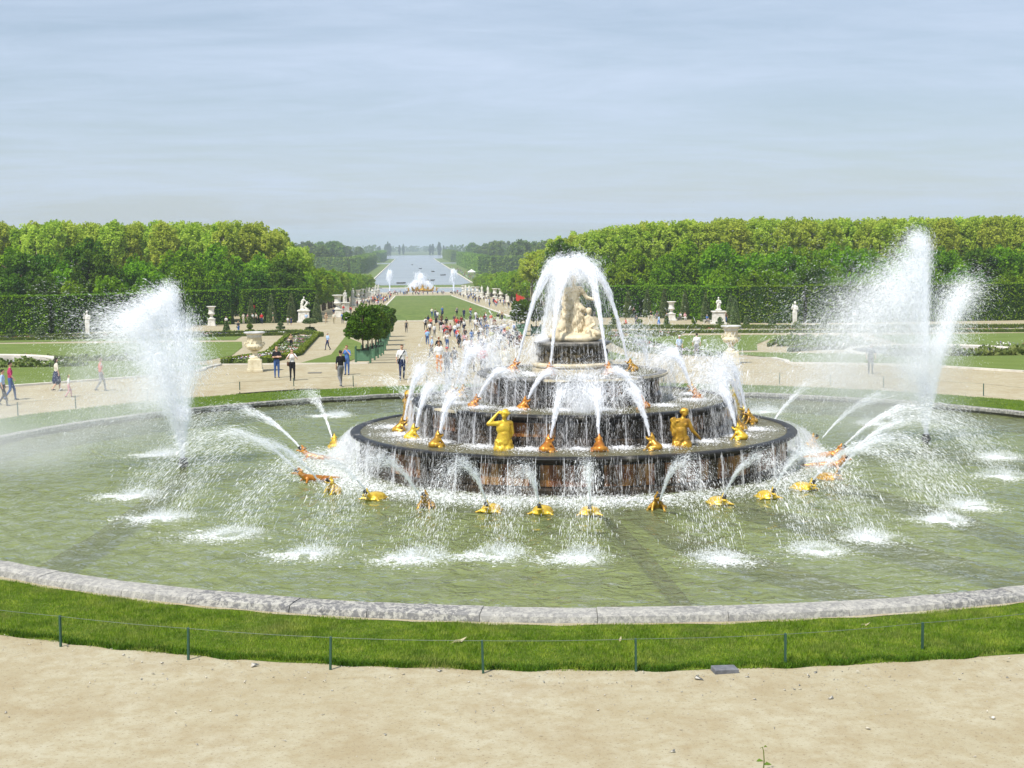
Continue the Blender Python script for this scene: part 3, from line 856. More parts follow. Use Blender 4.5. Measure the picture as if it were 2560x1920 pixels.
class Fold:
    def __init__(self, tags, amp, freq, slant=0.6): self.tags, self.amp, self.freq, self.slant = tags, amp, freq, slant
    def __call__(self, p):
        a = np.arctan2(p[:, 1], p[:, 0]); z = p[:, 2]
        q = np.sin(self.freq * (a + self.slant * z) + 1.6 * np.sin(3.1 * z + a)) + .5 * np.sin(self.freq * 1.9 * a - 5 * z)
        return self.amp * (np.abs(q) - .6)

# ------------------------------------------------------------------ central statue group
lat = [
    # rock base
    E((0, 0, .10), (.86, .66, .18), 1), E((-.45, -.25, .15), (.38, .28, .15), 1), E((.45, -.22, .14), (.42, .28, .14), 1), E((.1, -.45, .10), (.5, .25, .14), 1), E((.0, .3, .2), (.6, .4, .2), 1),
    # standing goddess: draped legs, twisted torso
    C((-.16, 0, .25), .26, (-.06, 0, .95), .24, 2), C((.14, -.02, .25), .24, (.06, 0, .95), .23, 2), C((-.30, .05, .25), .20, (-.12, .06, .85), .20, 2), C((.05, -.15, .3), .17, (.04, -.08, .95), .18, 2),
    E((0, 0, 1.0), (.28, .22, .22), 2), C((0, 0, 1.05), .21, (.0, 0, 1.35), .185, 0), E((.0, -.02, 1.42), (.225, .16, .2), 0), C((-.2, 0, 1.55), .085, (.2, .0, 1.57), .085, 0),
    C((0, 0, 1.6), .075, (.0, -.01, 1.74), .065, 0), E((.0, -.01, 1.86), (.095, .115, .13), 0), E((.0, .05, 1.91), (.115, .11, .10), 0), E((0, .13, 1.86), (.06, .06, .06), 0), E((0, -.12, 1.85), (.018, .02, .03), 0),
    C((.22, 0, 1.56), .078, (.42, -.05, 1.30), .062, 0), C((.42, -.05, 1.30), .06, (.70, -.12, 1.23), .042, 0), E((.76, -.13, 1.23), (.065, .03, .035), 0), C((.78, -.13, 1.24), .014, (.86, -.14, 1.25), .01, 0), C((.77, -.15, 1.22), .014, (.84, -.18, 1.20), .01, 0), C((.76, -.12, 1.25), .013, (.80, -.1, 1.31), .009, 0),
    C((-.22, 0, 1.54), .08, (-.34, .02, 1.28), .065, 0), C((-.34, .02, 1.28), .06, (-.22, -.16, 1.08), .045, 0), E((-.19, -.19, 1.05), (.05, .04, .05), 0),
    # sash across the body
    C((-.27, -.06, 1.40), .06, (.16, -.2, .98), .075, 2), C((.16, -.2, .98), .075, (.30, .02, .92), .08, 2), C((-.28, -.05, 1.3), .06, (-.33, .0, .6), .10, 2),
    # child right, looking up
    C((.48, -.18, .28), .15, (.46, -.16, .62), .125, 0), E((.46, -.16, .66), (.14, .12, .13), 0), C((.46, -.16, .74), .05, (.47, -.17, .80), .05, 0), E((.48, -.17, .90), (.095, .10, .11), 0), E((.47, -.13, .94), (.10, .09, .08), 0), E((.5, -.27, .89), (.016, .02, .02), 0),
    C((.56, -.16, .70), .05, (.66, -.24, .50), .042, 0), C((.66, -.24, .50), .04, (.54, -.34, .44), .032, 0), C((.36, -.16, .70), .05, (.24, -.22, .78), .04, 0), C((.24, -.22, .78), .038, (.16, -.22, .93), .03, 0),
    C((.50, -.22, .32), .11, (.72, -.40, .24), .085, 0), C((.72, -.40, .24), .08, (.90, -.30, .20), .05, 0), C((.42, -.2, .3), .11, (.44, -.46, .30), .09, 0), C((.44, -.46, .3), .08, (.50, -.5, .2), .05, 0),
    # child left, crouching against her
    C((-.46, -.16, .28), .14, (-.36, -.12, .52), .12, 0), E((-.36, -.12, .55), (.12, .11, .12), 0), E((-.30, -.14, .74), (.09, .095, .105), 0), C((-.33, -.13, .62), .05, (-.31, -.14, .68), .05, 0), C((-.44, -.14, .58), .045, (-.52, -.26, .42), .036, 0), C((-.52, -.26, .42), .034, (-.42, -.36, .36), .028, 0), C((-.48, -.2, .3), .10, (-.55, -.42, .34), .08, 0), C((-.55, -.42, .34), .075, (-.50, -.48, .16), .05, 0),
]
me = fuse('statue_group', lat, 0.026, [M['latona'], M['cream'], M['latona']], 2, Fold([2], .05, 8.0, 1.0))
st = obj('statue_group', me, loc=(FX + .06, FY, 3.89), rot=(0, 0, -.08)); st.scale = (1.0, 1.0, 1.06)
tag(st, 'pale marble statue of a standing draped woman with two children atop the fountain', 'statue')

# ------------------------------------------------------------------ gilded half figures
def arm(sh, el, ha, r=.072, t=0):
    h = Vector(ha); e = Vector(el); d = (h - e).normalized()
    L = [C(sh, r, el, r * .84, t), C(el, r * .82, ha, r * .56, t), E(tuple(h + d * .045), (.035, .045, .035), t)]
    s = d.orthogonal().normalized()
    for k in (-1.2, -.4, .4, 1.2):
        b = h + d * .07 + s * (.018 * k); L.append(C(tuple(b), .012, tuple(b + d * (.07 - .008 * abs(k))), .009, t))
    b = h + d * .03 + s * .035; L.append(C(tuple(b), .013, tuple(b + d * .03 + s * .035), .010, t))
    return L
def half_figure_a():     # woman seen from behind, left hand raised to the head
    L = [E((0, 0, .10), (.30, .26, .20), 1), E((0, .02, .28), (.265, .23, .20), 1), C((0, .02, .32), .23, (0, 0, .52), .185, 0), E((0, 0, .70), (.225, .16, .21), 0), C((-.17, 0, .84), .088, (.18, 0, .85), .088, 0),
         C((.02, 0, .88), .065, (.03, 0, 1.0), .058, 0), E((.04, .02, 1.11), (.10, .115, .125), 0), E((.04, -.03, 1.14), (.125, .115, .11), 2), E((.15, -.02, 1.13), (.06, .05, .04), 2), E((-.02, -.08, 1.06), (.06, .05, .05), 2), E((.07, .02, 1.22), (.08, .08, .05), 2), E((.04, .135, 1.1), (.02, .02, .03), 0)]
    L += arm((-.20, 0, .85), (-.45, .02, .84), (-.17, .05, 1.12)) + arm((.22, 0, .84), (.27, .02, .56), (.22, .14, .36))
    rc = random.Random(4)
    for k in range(26):
        a = rc.uniform(0, 6.28); e = rc.uniform(-.1, 1.4); L.append(E((.04 + .115 * math.cos(a) * math.cos(e), -.02 + .115 * math.sin(a) * math.cos(e), 1.12 + .115 * math.sin(e)), (.032, .032, .028), 2))
    for k in range(4): L.append(C((-.26 + .01 * k, -.05, .12 + .07 * k), .035, (.26 - .01 * k, -.06, .06 + .075 * k), .035, 1))
    return L
def half_figure_b():     # man seen from behind, head bowed right, hand held low
    L = [E((-.08, 0, .12), (.20, .24, .20), 1), E((.12, 0, .12), (.19, .23, .19), 1), E((0, .02, .30), (.25, .20, .17), 1), C((0, .02, .34), .19, (-.02, 0, .58), .185, 0), E((-.02, 0, .74), (.225, .155, .19), 0), C((-.20, 0, .83), .085, (.17, 0, .84), .08, 0),
         C((.04, 0, .86), .07, (.07, .04, .98), .062, 0), E((.09, .07, 1.08), (.10, .115, .125), 0), E((.09, .05, 1.11), (.12, .12, .11), 2), E((.16, .04, 1.06), (.06, .06, .06), 2), E((.02, .0, 1.12), (.06, .06, .06), 2), E((.10, -.04, 1.04), (.07, .05, .06), 2), E((.1, .185, 1.05), (.02, .02, .03), 0),
         C((-.22, -.06, .86), .09, (-.20, -.08, .45), .07, 1), C((-.1, -.1, .85), .05, (.14, -.1, .74), .04, 1)]
    rc = random.Random(6)
    for k in range(30):
        a = rc.uniform(0, 6.28); e = rc.uniform(-.3, 1.4); L.append(E((.09 + .115 * math.cos(a) * math.cos(e), .05 + .115 * math.sin(a) * math.cos(e), 1.09 + .115 * math.sin(e)), (.030, .030, .028), 2))
    L += arm((.20, 0, .82), (.33, .03, .55), (.50, .12, .36)) + arm((-.22, 0, .82), (-.27, .1, .56), (-.12, .22, .46))
    return L
def gilded(prims, loc, rz, mt, lab, sc=1.0):
    me = fuse('gilded_figure', prims, 0.02, [mt, mt, mt], 1, Fold([1], .02, 9.0, 2.0))
    o = obj('gilded_figure', me, loc=loc, rot=(0, 0, rz)); o.scale = (sc, sc, sc)
    tag(o, lab, 'statue', 'gilded half figures on the lower tier')
gilded(half_figure_a(), (-2.62, -5.02, 1.03), 0.25, M['gold'], 'bright yellow gilded woman seen from behind with one arm raised to her head')
gilded(half_figure_b(), (2.52, -5.02, 1.03), -0.15, M['gold_old'], 'gold gilded man with curly head bent seen from behind, right of centre', 1.0)
gilded(half_figure_a(), (-5.35, 1.1, 1.03), -1.2, M['gold_old'], 'gilded figure half hidden by spray on the left of the lower tier', 1.0)
gilded(half_figure_b(), (5.7, 2.5, 1.03), 1.0, M['gold'], 'gilded figure in the spray at the back right of the lower tier', 1.1)
# ------------------------------------------------------------------ lead animals
def frog_mesh(mt):
    L = [E((0, -.12, .10), (.16, .16, .12)), C((0, -.10, .12), .135, (0, .05, .27), .10), E((0, .07, .31), (.105, .10, .08)),
         C((0, .03, .34), .075, (0, .06, .50), .028), C((0, .12, .30), .060, (0, .25, .37), .026), C((.07, .1, .30), .03, (.1, .19, .36), .018), C((-.07, .1, .30), .03, (-.1, .19, .36), .018),
         E((.065, .03, .39), (.03, .03, .03)), E((-.065, .03, .39), (.03, .03, .03)), E((0, .13, .375), (.055, .05, .03), 1)]
    for s in (-1, 1):
        L += [C((s * .10, .06, .22), .045, (s * .15, .13, .10), .035), C((s * .15, .13, .10), .034, (s * .16, .18, .02), .03), E((s * .17, .22, .015), (.045, .05, .02)),
              C((s * .11, -.12, .10), .085, (s * .21, .03, .09), .05), C((s * .21, .03, .09), .045, (s * .22, -.10, .03), .035), E((s * .24, -.02, .015), (.05, .07, .02))]
    return fuse('frog_body', L, 0.02, [mt, M['mouth']], 1)
def turtle_mesh(mt):
    L = [E((0, -.06, .09), (.25, .31, .13)), E((0, -.06, .05), (.29, .35, .06)), C((0, .18, .10), .075, (0, .32, .19), .065), C((0, .29, .22), .06, (0, .32, .36), .02), C((0, .35, .17), .05, (0, .50, .19), .022),
         C((.05, .34, .18), .025, (.07, .44, .21), .015), C((-.05, .34, .18), .025, (-.07, .44, .21), .015), E((0, .36, .235), (.045, .05, .03), 1)]
    for s in (-1, 1):
        L += [C((s * .17, .14, .07), .05, (s * .27, .22, .05), .03), E((s * .30, .23, .04), (.05, .04, .02)), C((s * .16, -.26, .06), .045, (s * .22, -.34, .03), .028)]
    L.append(C((0, -.34, .05), .04, (0, -.5, .03), .015))
    return fuse('turtle_body', L, 0.022, [mt, M['mouth']], 1)
def lizard_mesh(mt):
    L = [C((.10, -1.0, .04), .02, (.02, -.6, .06), .07), C((.02, -.6, .06), .075, (-.02, -.15, .09), .115), C((-.02, -.15, .09), .115, (0, .18, .16), .095), C((0, .18, .16), .095, (0, .32, .28), .08),
         C((0, .30, .32), .065, (0, .38, .46), .025), C((0, .36, .27), .055, (0, .56, .30), .024), E((0, .40, .335), (.05, .05, .03), 1), E((.06, .28, .37), (.03, .03, .03)), E((-.06, .28, .37), (.03, .03, .03))]
    for s in (-1, 1):
        L += [C((s * .09, .12, .12), .05, (s * .24, .22, .03), .03), C((s * .09, -.42, .08), .05, (s * .25, -.34, .02), .03)]
    return fuse('lizard_body', L, 0.024, [mt, M['mouth']], 1)
FROG = {k: frog_mesh(M[k]) for k in ('gold', 'gold_old', 'orange_gold')}
TURT = {k: turtle_mesh(M[k]) for k in ('gold', 'gold_old')}
LIZ = {k: lizard_mesh(M[k]) for k in ('orange_gold', 'gold_old')}
noz_m = MB().lathe([(.035, 0), (.045, .10), (.05, .13), (.04, .135)], 12).mesh('spout', M['iron'])
def animal(kind, me, x, y, z, face, label, group, sc=1.0):
    o = obj(kind, me, loc=(x, y, z), rot=(0, 0, face - PI / 2)); o.scale = (sc, sc, sc)
    tag(o, label, kind.split('_')[-1], group)
    return o
def ordinal(i): return ['first', 'second', 'third', 'fourth', 'fifth', 'sixth', 'seventh', 'eighth', 'ninth', 'tenth', 'eleventh', 'twelfth', 'thirteenth', 'fourteenth', 'fifteenth', 'sixteenth', 'seventeenth', 'eighteenth', 'nineteenth'][i]

# frogs: (x, y, gilding, face angle offset from inward)
lower = [(-5.60, -.57, 'gold_old'), (-4.85, -2.24, 'gold'), (-3.90, -3.57, 'gold_old'), (-1.22, -4.78, 'orange_gold'), (.06, -4.85, 'orange_gold'), (1.41, -4.75, 'gold_old'), (3.92, -3.05, 'gold'), (4.97, -1.56, 'gold_old'), (5.75, .36, 'gold_old'), (5.9, 1.75, 'gold')]
middle = [(-3.13, -2.08, 'orange_gold'), (-1.78, -2.86, 'orange_gold'), (1.62, -2.86, 'orange_gold'), (3.55, -.77, 'orange_gold'), (3.74, .8, 'gold_old'), (-3.72, 1.1, 'gold_old')]
top = [(-1.95, .27, 'orange_gold'), (-.98, -1.35, 'orange_gold'), (.93, -1.30, 'orange_gold'), (1.80, -.08, 'gold_old')]
frogs = []
lower = [(x * (1.16 if y < -2.6 else 1.08 if y < -2 else 1.0), y * (1.16 if y < -2.6 else 1.08 if y < -2 else 1.0), k) for x, y, k in lower]
middle = [(x * 1.06, y * 1.06, k) for x, y, k in middle]
for nm, lst, z, sc in (('lower', lower, 1.09, 1.0), ('middle', middle, 2.02, .84), ('top', top, 2.90, .84)):
    for i, (x, y, k) in enumerate(lst):
        inward = math.atan2(-y, -x)
        off = 0.0
        if nm == 'middle' and y < -2: off = 0.75 if x > 0 else -0.75
        if nm == 'lower' and abs(x) < 2: off = (-.6 if x < 0 else .6) if abs(x) > .5 else 0
        n_all = len(lst)
        animal('gilded_frog', FROG[k], x, y, z, inward + off, '%s gilded frog from the left on the %s fountain tier' % (ordinal(i), nm), 'gilded frogs on the %s tier' % nm, sc)
        frogs.append((nm, i, x, y, z, inward + off))
# the ring of animals swimming round the fountain: x, y, kind, gilding
ringA = [(-7.89, 3.80, 'f', 'gold'), (-8.45, 1.03, 'l', 'orange_gold'), (-8.23, -3.51, 'l', 'orange_gold'), (-7.48, -5.70, 'f', 'gold'), (-6.29, -6.85, 't', 'gold'), (-4.88, -8.35, 'f', 'gold_old'), (-3.22, -9.08, 't', 'gold'), (-1.91, -9.48, 't', 'gold'), (-.69, -9.74, 't', 'gold'), (1.12, -9.27, 'f', 'gold_old'), (2.89, -8.61, 't', 'gold'), (4.40, -7.80, 't', 'gold'), (5.75, -6.48, 't', 'gold'), (6.92, -4.87, 't', 'gold_old'), (7.69, -2.53, 'l', 'orange_gold'), (8.16, -.48, 'l', 'orange_gold'), (8.26, 2.03, 'f', 'gold_old')]
spl = [(-10.08, 10.95), (-13.49, 2.78), (-12.85, -5.5), (-11.52, -9.04), (-9.53, -11.56), (-7.45, -14.0), (-5.1, -14.73), (-3.27, -14.5), (-1.46, -15.0), (1.43, -15.43), (3.84, -14.72), (5.43, -13.45), (7.99, -11.45), (9.27, -9.57), (12.11, -4.78), (13.6, -.91), (14.06, 3.4)]
jets = []
for i, ((x, y, k, gk), (sx, sy)) in enumerate(zip(ringA, spl)):
    face = math.atan2(sy - y, sx - x)
    kind = {'f': 'gilded_frog', 't': 'gilded_turtle', 'l': 'gilded_lizard'}[k]
    me = {'f': FROG, 't': TURT, 'l': LIZ}[k][gk]
    o = animal(kind, me, x, y, WATER_Z - .03, face, '%s gilded animal from the left in the ring swimming in the pool, a %s' % (ordinal(i), kind.split('_')[1]), 'gilded animals in the pool', 1.05 if k != 'f' else 1.0)
    sp_ = obj('spout', noz_m, o, loc=(0, .34, .2) if k == 't' else ((0, .4, .3) if k == 'l' else (0, .13, .34)), rot=(rad(-38), 0, 0))
    jets.append((x, y, sx, sy, i, k))
for sx, sy, a in ((-8.28, 13.69, 121), (-3.5, 15.3, 103), (3.6, 15.3, 77), (9.18, 12.9, 55), (12.2, 8.4, 34)):   # spouting from behind the tiers
    jets.append((8.7 * math.cos(rad(a)), 8.7 * math.sin(rad(a)), sx, sy, -1, 't'))
    animal('gilded_turtle', TURT['gold_old'], 8.7 * math.cos(rad(a)), 8.7 * math.sin(rad(a)), WATER_Z - .03, rad(a), 'gilded turtle in the pool behind the fountain tiers', 'gilded turtles behind the tiers')

# ------------------------------------------------------------------ spray: clouds of tiny drops
FINE = 3.6           # how many slivers stand for one drop
def drop_arrays(P, S, D=None, stretch=None, flat=None):
    """one tiny sliver of water per point: P (n,3) positions, S (n) widths, D (n,3) direction of travel."""
    n = len(P)
    if D is None:
        D = rng.normal(size=(n, 3)); stretch = np.ones(n) * 1.15
    if flat is not None: D = D * np.array([1, 1, .15])
    Dn = D / np.maximum(np.linalg.norm(D, axis=1), 1e-6)[:, None]
    B = rng.normal(size=(n, 3))
    if flat is not None: B[:, 2] *= .3
    B -= (Dn * B).sum(1)[:, None] * Dn; B /= np.maximum(np.linalg.norm(B, axis=1), 1e-6)[:, None]
    Wd = (S * .42)[:, None] * B; Ln = (S * .42 * np.asarray(stretch))[:, None] * Dn
    V = np.stack([P - Ln - Wd, P - Ln * .6 + Wd, P + Ln], 1)
    return V.reshape(-1, 3), np.arange(3 * n).reshape(-1, 3)
def spray(name, chunks, label, group=None, cat='water', mt='spray'):
    vs_, fs_, b = [], [], 0
    for V, Fc in chunks:
        vs_.append(V); fs_.append(Fc + b); b += len(V)
    o = obj(name, mesh_np(name, np.concatenate(vs_), np.concatenate(fs_), smooth=True, mats=[M[mt]]))
    tag(o, label, cat, group, 'stuff'); return o
G9 = 9.8
def jet_drops(p0, v0, T, n, s0, s1, spread0, spread1, vj=0.06, wind=(0, 0, 0), tpow=1.0, zmin=None, t0=0.0, stretch=1.6, tsp=None):
    """drops along a ballistic path; the jet loosens as it flies."""
    n = int(n * .70 * FINE)
    p0, v0, wind = np.array(p0, float), np.array(v0, float), np.array(wind, float)
    sp = np.linalg.norm(v0)
    ns = max(10, n // 70); sid = rng.integers(0, ns, n)           # the jet tears into wisps
    mid = rng.uniform(0, 1, ns) ** tpow; ln = rng.uniform(.06, .22, ns)
    u = np.where(rng.uniform(0, 1, n) < .68, np.clip(mid[sid] + ln[sid] * rng.normal(0, .5, n), 0, 1), rng.uniform(0, 1, n) ** tpow)
    t = t0 + (T - t0) * u
    grow = ((t / T) ** .7)[:, None]
    V = v0[None] + (np.clip(rng.normal(size=(ns, 3)), -2, 2)[sid] * .92 + rng.normal(size=(n, 3)) * .42) * sp * vj * grow
    P = p0[None] + V * t[:, None] + .5 * (np.array([0, 0, -G9]) + wind)[None] * (t ** 2)[:, None]
    P += (rng.normal(size=(ns, 3))[sid] * .75 + rng.normal(size=(n, 3)) * .62) * (spread0 + (spread1 - spread0) * t / T)[:, None]
    S = .37 * (s0 + (s1 - s0) * t / T) * rng.lognormal(0, .5, n)
    stretch = stretch * 3.4 * rng.lognormal(0, .3, n)
    D = V + (np.array([0, 0, -G9]) + wind)[None] * t[:, None]
    if zmin is not None:
        k = P[:, 2] > zmin; P, S, D, stretch = P[k], S[k], D[k], stretch[k]
    return drop_arrays(P, S, D, stretch)
def splash_drops(x, y, r, n, z, hgt, s=.03, drift=(0, 0), flatn=0):
    """churned patch where a jet lands: drops thrown up plus flecks of foam."""
    n = int(n * FINE); flatn = int(flatn * FINE); s = s * .62
    a = rng.uniform(0, 2 * PI, n); q = r * np.sqrt(rng.uniform(0, 1, n)) * rng.lognormal(0, .25, n)
    Z = z + hgt * np.abs(rng.normal(0, .45, n)) * np.maximum(0, 1 - q / (r * 1.6))
    P = np.stack([x + q * np.cos(a) * 1.15, y + q * np.sin(a) * .9, Z], -1)
    ch = [drop_arrays(P, .62 * s * rng.lognormal(0, .4, n), np.stack([np.cos(a) * .4, np.sin(a) * .4, np.ones(n)], -1), np.full(n, 2.6))]
    m_ = flatn or n
    a = rng.uniform(0, 2 * PI, m_); q = r * 1.15 * np.abs(rng.normal(0, .62, m_))
    P = np.stack([x + q * np.cos(a) * 1.2 + drift[0] * rng.uniform(0, 1, m_) ** 2, y + q * np.sin(a) + drift[1] * rng.uniform(0, 1, m_) ** 2, np.full(m_, z + .012)], -1)
    ch.append(drop_arrays(P, s * 1.05 * rng.lognormal(0, .45, m_), np.stack([np.ones(m_), .5 * rng.normal(size=m_), np.zeros(m_)], -1), np.full(m_, 2.2), flat=.25))
    return ch
def launch(x0, y0, z0, x1, y1, z1, apex):
    """velocity that carries water from 0 to 1 over a given apex height; also the time of flight."""
    vz = math.sqrt(2 * G9 * (apex - z0)); T = vz / G9 + math.sqrt(2 * (apex - z1) / G9)
    return (x1 - x0) / T, (y1 - y0) / T, vz, T

# jets of the pool animals, each with the churned patch where it lands
for (x, y, sx, sy, i, k) in jets:
    u = Vector((sx - x, sy - y, 0)).normalized()
    x0, y0 = x + u.x * .45, y + u.y * .45
    z0 = .42
    vx, vy, vz, T = launch(x0, y0, z0, sx, sy, .05, 1.65 + rng.uniform(-.15, .15))
    n = 2000 if i >= 0 else 800
    ch = [jet_drops((x0, y0, z0), (vx, vy, vz), T, int(n * 1.7), .021, .029, .012, .13, .055, zmin=.05, tpow=.75),
          jet_drops((x0, y0, z0), (vx, vy, vz), T * .42, 700, .028, .030, .010, .065, .05, stretch=2.6)]
    if sy < 3 or i < 0:
        ch += splash_drops(sx, sy, .40 + .28 * rng.uniform(), int(900 + 700 * rng.uniform()), WATER_Z, .30 + .2 * rng.uniform(), .028, ((-1.0 if sx < -1 else .5 * rng.uniform(-1, 1)), -.75), 1200)
    lab = ('water jet from the %s pool animal from the left with its churned white landing patch' % ordinal(i)) if i >= 0 else 'water jet spouting away behind the fountain tiers'
    spray('water_jet', ch, lab, 'jets of the pool animals' if i >= 0 else 'jets behind the tiers')
# jets of the frogs on the tiers
for nm, i, x, y, z, face in frogs:
    c, s = math.cos(face), math.sin(face)
    z0 = z + (.40 if nm == 'lower' else .34); x0, y0 = x + c * .13, y + s * .13
    if nm == 'top':
        # converge above the statue, then break apart
        apx = 6.40 - .12 * (i % 2); ta = math.sqrt(2 * (apx - z0) / G9); vz = G9 * ta; T = ta * 2
        vx, vy = (x * .22 - x0) / ta, (y * .22 - y0) / ta
        ch = [jet_drops((x0, y0, z0), (vx, vy, vz), T * .66, 2600, .023, .026, .012, .09, .025, stretch=2.2, wind=(-.2, 0, 0)),
              jet_drops((x0, y0, z0), (vx, vy, vz), T * .34, 1100, .040, .042, .012, .045, .014, stretch=3.4)]
    elif nm == 'middle':
        lx, ly = x + c * 1.7, y + s * 1.7
        vx, vy, vz, T = launch(x0, y0, z0, lx, ly, 2.1, 3.15 if y < -2 else 3.5)
        ch = [jet_drops((x0, y0, z0), (vx, vy, vz), T, 1700, .026, .034, .014, .16, .085, zmin=2.05, tpow=.8),
              jet_drops((x0, y0, z0), (vx, vy, vz), T * .45, 600, .034, .034, .012, .055, .03, stretch=3)]
    else:
        lx, ly = x + c * 1.45, y + s * 1.45
        ap = 2.75 + (.45 if i in (0, 7, 8) else .15 * rng.uniform(-1, 1))
        vx, vy, vz, T = launch(x0, y0, z0, lx, ly, 1.9, ap)
        ch = [jet_drops((x0, y0, z0), (vx, vy, vz), T, 2300, .026, .038, .014, .23, .12, zmin=1.12, tpow=.8),
              jet_drops((x0, y0, z0), (vx, vy, vz), T * .42, 600, .032, .034, .012, .06, .035, stretch=3)]
    spray('water_jet', ch, 'water jet from the %s frog from the left on the %s fountain tier' % (ordinal(i), nm), 'jets of the %s tier frogs' % nm)
# jets that rise from frogs hidden behind the tiers
for (x, y, z, ap) in ((-2.7, 2.9, 2.05, 3.9), (-3.6, 1.0, 2.05, 3.7), (2.8, 2.7, 2.05, 3.9), (-4.2, 3.9, 1.1, 3.0), (-2.6, 5.0, 1.1, 3.0), (4.0, 3.9, 1.1, 3.1), (2.6, 5.0, 1.1, 3.0), (5.3, 1.9, 1.1, 3.0)):
    animal('gilded_frog', FROG['gold_old'], x, y, z, math.atan2(-y, -x), 'gilded frog at the back of the tiers, lost in spray', 'gilded frogs behind the tiers', .84)
    vx, vy, vz, T = launch(x, y, z + .35, x * .7, y * .7, z + .4, ap)
    spray('water_jet', [jet_drops((x, y, z + .35), (vx, vy, vz), T, 2700, .030, .040, .015, .27, .17, zmin=z + .05, tpow=.85)], 'loose white jet rising behind the fountain tiers', 'jets of the hidden frogs')
# back ring of top jets
top_back = [(-1.2, 1.3), (0, 1.8), (1.25, 1.3)]
for (x, y) in top_back:
    ta = math.sqrt(2 * (6.35 - 3.25) / G9); vz = G9 * ta; T = ta * 2; vx, vy = -x * .7 / ta, -y * .7 / ta
    spray('water_jet', [jet_drops((x * .9, y * .9, 3.25), (vx, vy, vz), T * .66, 1800, .030, .034, .012, .10, .03, stretch=2.2)], 'tall jet rising behind the statue group', 'tall jets behind the statue')
# crown of water over the statue and the sheet that the wind carries down its left side
n = 28000
a = rng.uniform(0, 2 * PI, n); q = .55 * np.sqrt(rng.uniform(0, 1, n))
P = np.stack([q * np.cos(a) * 1.1 - .08, q * np.sin(a), 6.42 - 1.5 * q ** 2 - np.abs(rng.normal(0, .20, n)) + .06 * rng.normal(size=n)], -1)
ch = [drop_arrays(P, .0095 * rng.lognormal(0, .4, n), np.stack([np.cos(a) * .7, np.sin(a) * .7, -np.ones(n)], -1), np.full(n, 3.0))]
ch.append(jet_drops((-.42, 0, 6.2), (-.42, 0, .2), .84, 9000, .022, .026, .17, .22, .25, stretch=2.5, zmin=2.95))
ch.append(jet_drops((.25, .3, 6.2), (.42, .2, .1), .84, 900, .024, .026, .2, .25, .3, stretch=2.5, zmin=2.95))
ch.append(jet_drops((.5, -.1, 6.2), (.75, -.1, .1), .80, 900, .024, .026, .2, .2, .3, stretch=2.5, zmin=2.95))
ch.append(jet_drops((-.95, -.2, 3.9), (-1.0, -.3, .6), .5, 2600, .026, .030, .12, .22, .3, zmin=2.95))
spray('water_crown', ch, 'dome of white water breaking over the statue and falling down its left side')
# plume where the middle tier jets meet in front
ch = [jet_drops((.10, -2.95, 2.3), (0, -.15, 3.3), .62, 2200, .028, .034, .07, .20, .22, zmin=2.05), jet_drops((-.25, -4.1, 1.5), (.05, .1, 4.2), .75, 3000, .028, .034, .09, .26, .2, zmin=1.15), jet_drops((-.2, -3.2, 3.0), (-.1, -1.2, .1), .55, 1800, .026, .03, .2, .28, .4, zmin=1.15)]
spray('water_plume', ch, 'frothy plume where the frogs jets meet at the front of the tiers')
# falling curtains below each rim
def curtain(rl, ztop, zbot, n, dens, label, rout=.10):
    th = []
    while len(th) < n:
        a = rng.uniform(-PI, PI, n)
        th += list(a[rng.uniform(0, 1, n) < dens(np.degrees(a))])
    th = np.array(th[:n])
    H = ztop - zbot
    t = rng.uniform(0, 1, n) ** .8
    L = rng.uniform(.08, .42, n) * (1 - .4 * t)
    r = rl + .02 + rout * np.sqrt(t) + rng.normal(0, .02, n)
    th2 = th + .02 * np.sin(th * 57) 
    P = np.stack([FX + r * np.cos(th2), FY + r * np.sin(th2), ztop - H * t], -1)
    D = np.stack([.16 * np.cos(th), .16 * np.sin(th), -np.ones(n)], -1)
    S = rng.uniform(.005, .012, n)
    ch = [drop_arrays(P, S, D, L / S)]
    m_ = n
    th = th[rng.integers(0, n, m_)] + rng.normal(0, .01, m_)
    r = rl + .05 + rng.gamma(1.2, .09, m_); 
    P = np.stack([FX + r * np.cos(th), FY + r * np.sin(th), ztop - .1 - (H - .1) * rng.uniform(0, 1, m_) ** .6], -1)
    ch.append(drop_arrays(P, .008 * rng.lognormal(0, .4, m_), np.tile([0, 0, -1.0], (m_, 1)), np.full(m_, 3.5)))
    spray('waterfall', ch, label, 'curtains of water under the rims')
def dens1(d): return np.where(np.abs(d) > 128, 1.0, np.where(d < -95, .70, np.where(d < -40, .55, np.where(d < 0, .6, .8)))) * (.55 + .45 * np.sin(d * .9 + 2 * np.sin(d * .23)))
def dens2(d): return np.where(d < -95, .9, np.where(d < -60, .45, .6)) * (.6 + .4 * np.sin(d * .8 + 2 * np.sin(d * .31)))
def dens3(d): return np.where(d < -70, .8, .22) * (.6 + .4 * np.sin(d * .7 + 2 * np.sin(d * .31)))
curtain(7.08, 1.08, .06, 23000, dens1, 'broken curtain of water falling from the lowest rim into the pool')
curtain(5.12, 2.02, 1.14, 16000, dens2, 'broken curtain of water falling from the middle rim')
curtain(3.04, 2.88, 2.08, 6500, dens3, 'thin curtain of water falling from the top rim')
curtain(1.22, 3.85, 2.95, 1500, lambda d: np.where(d < -40, .9, .6), 'drips of water running down the central drum', .05)
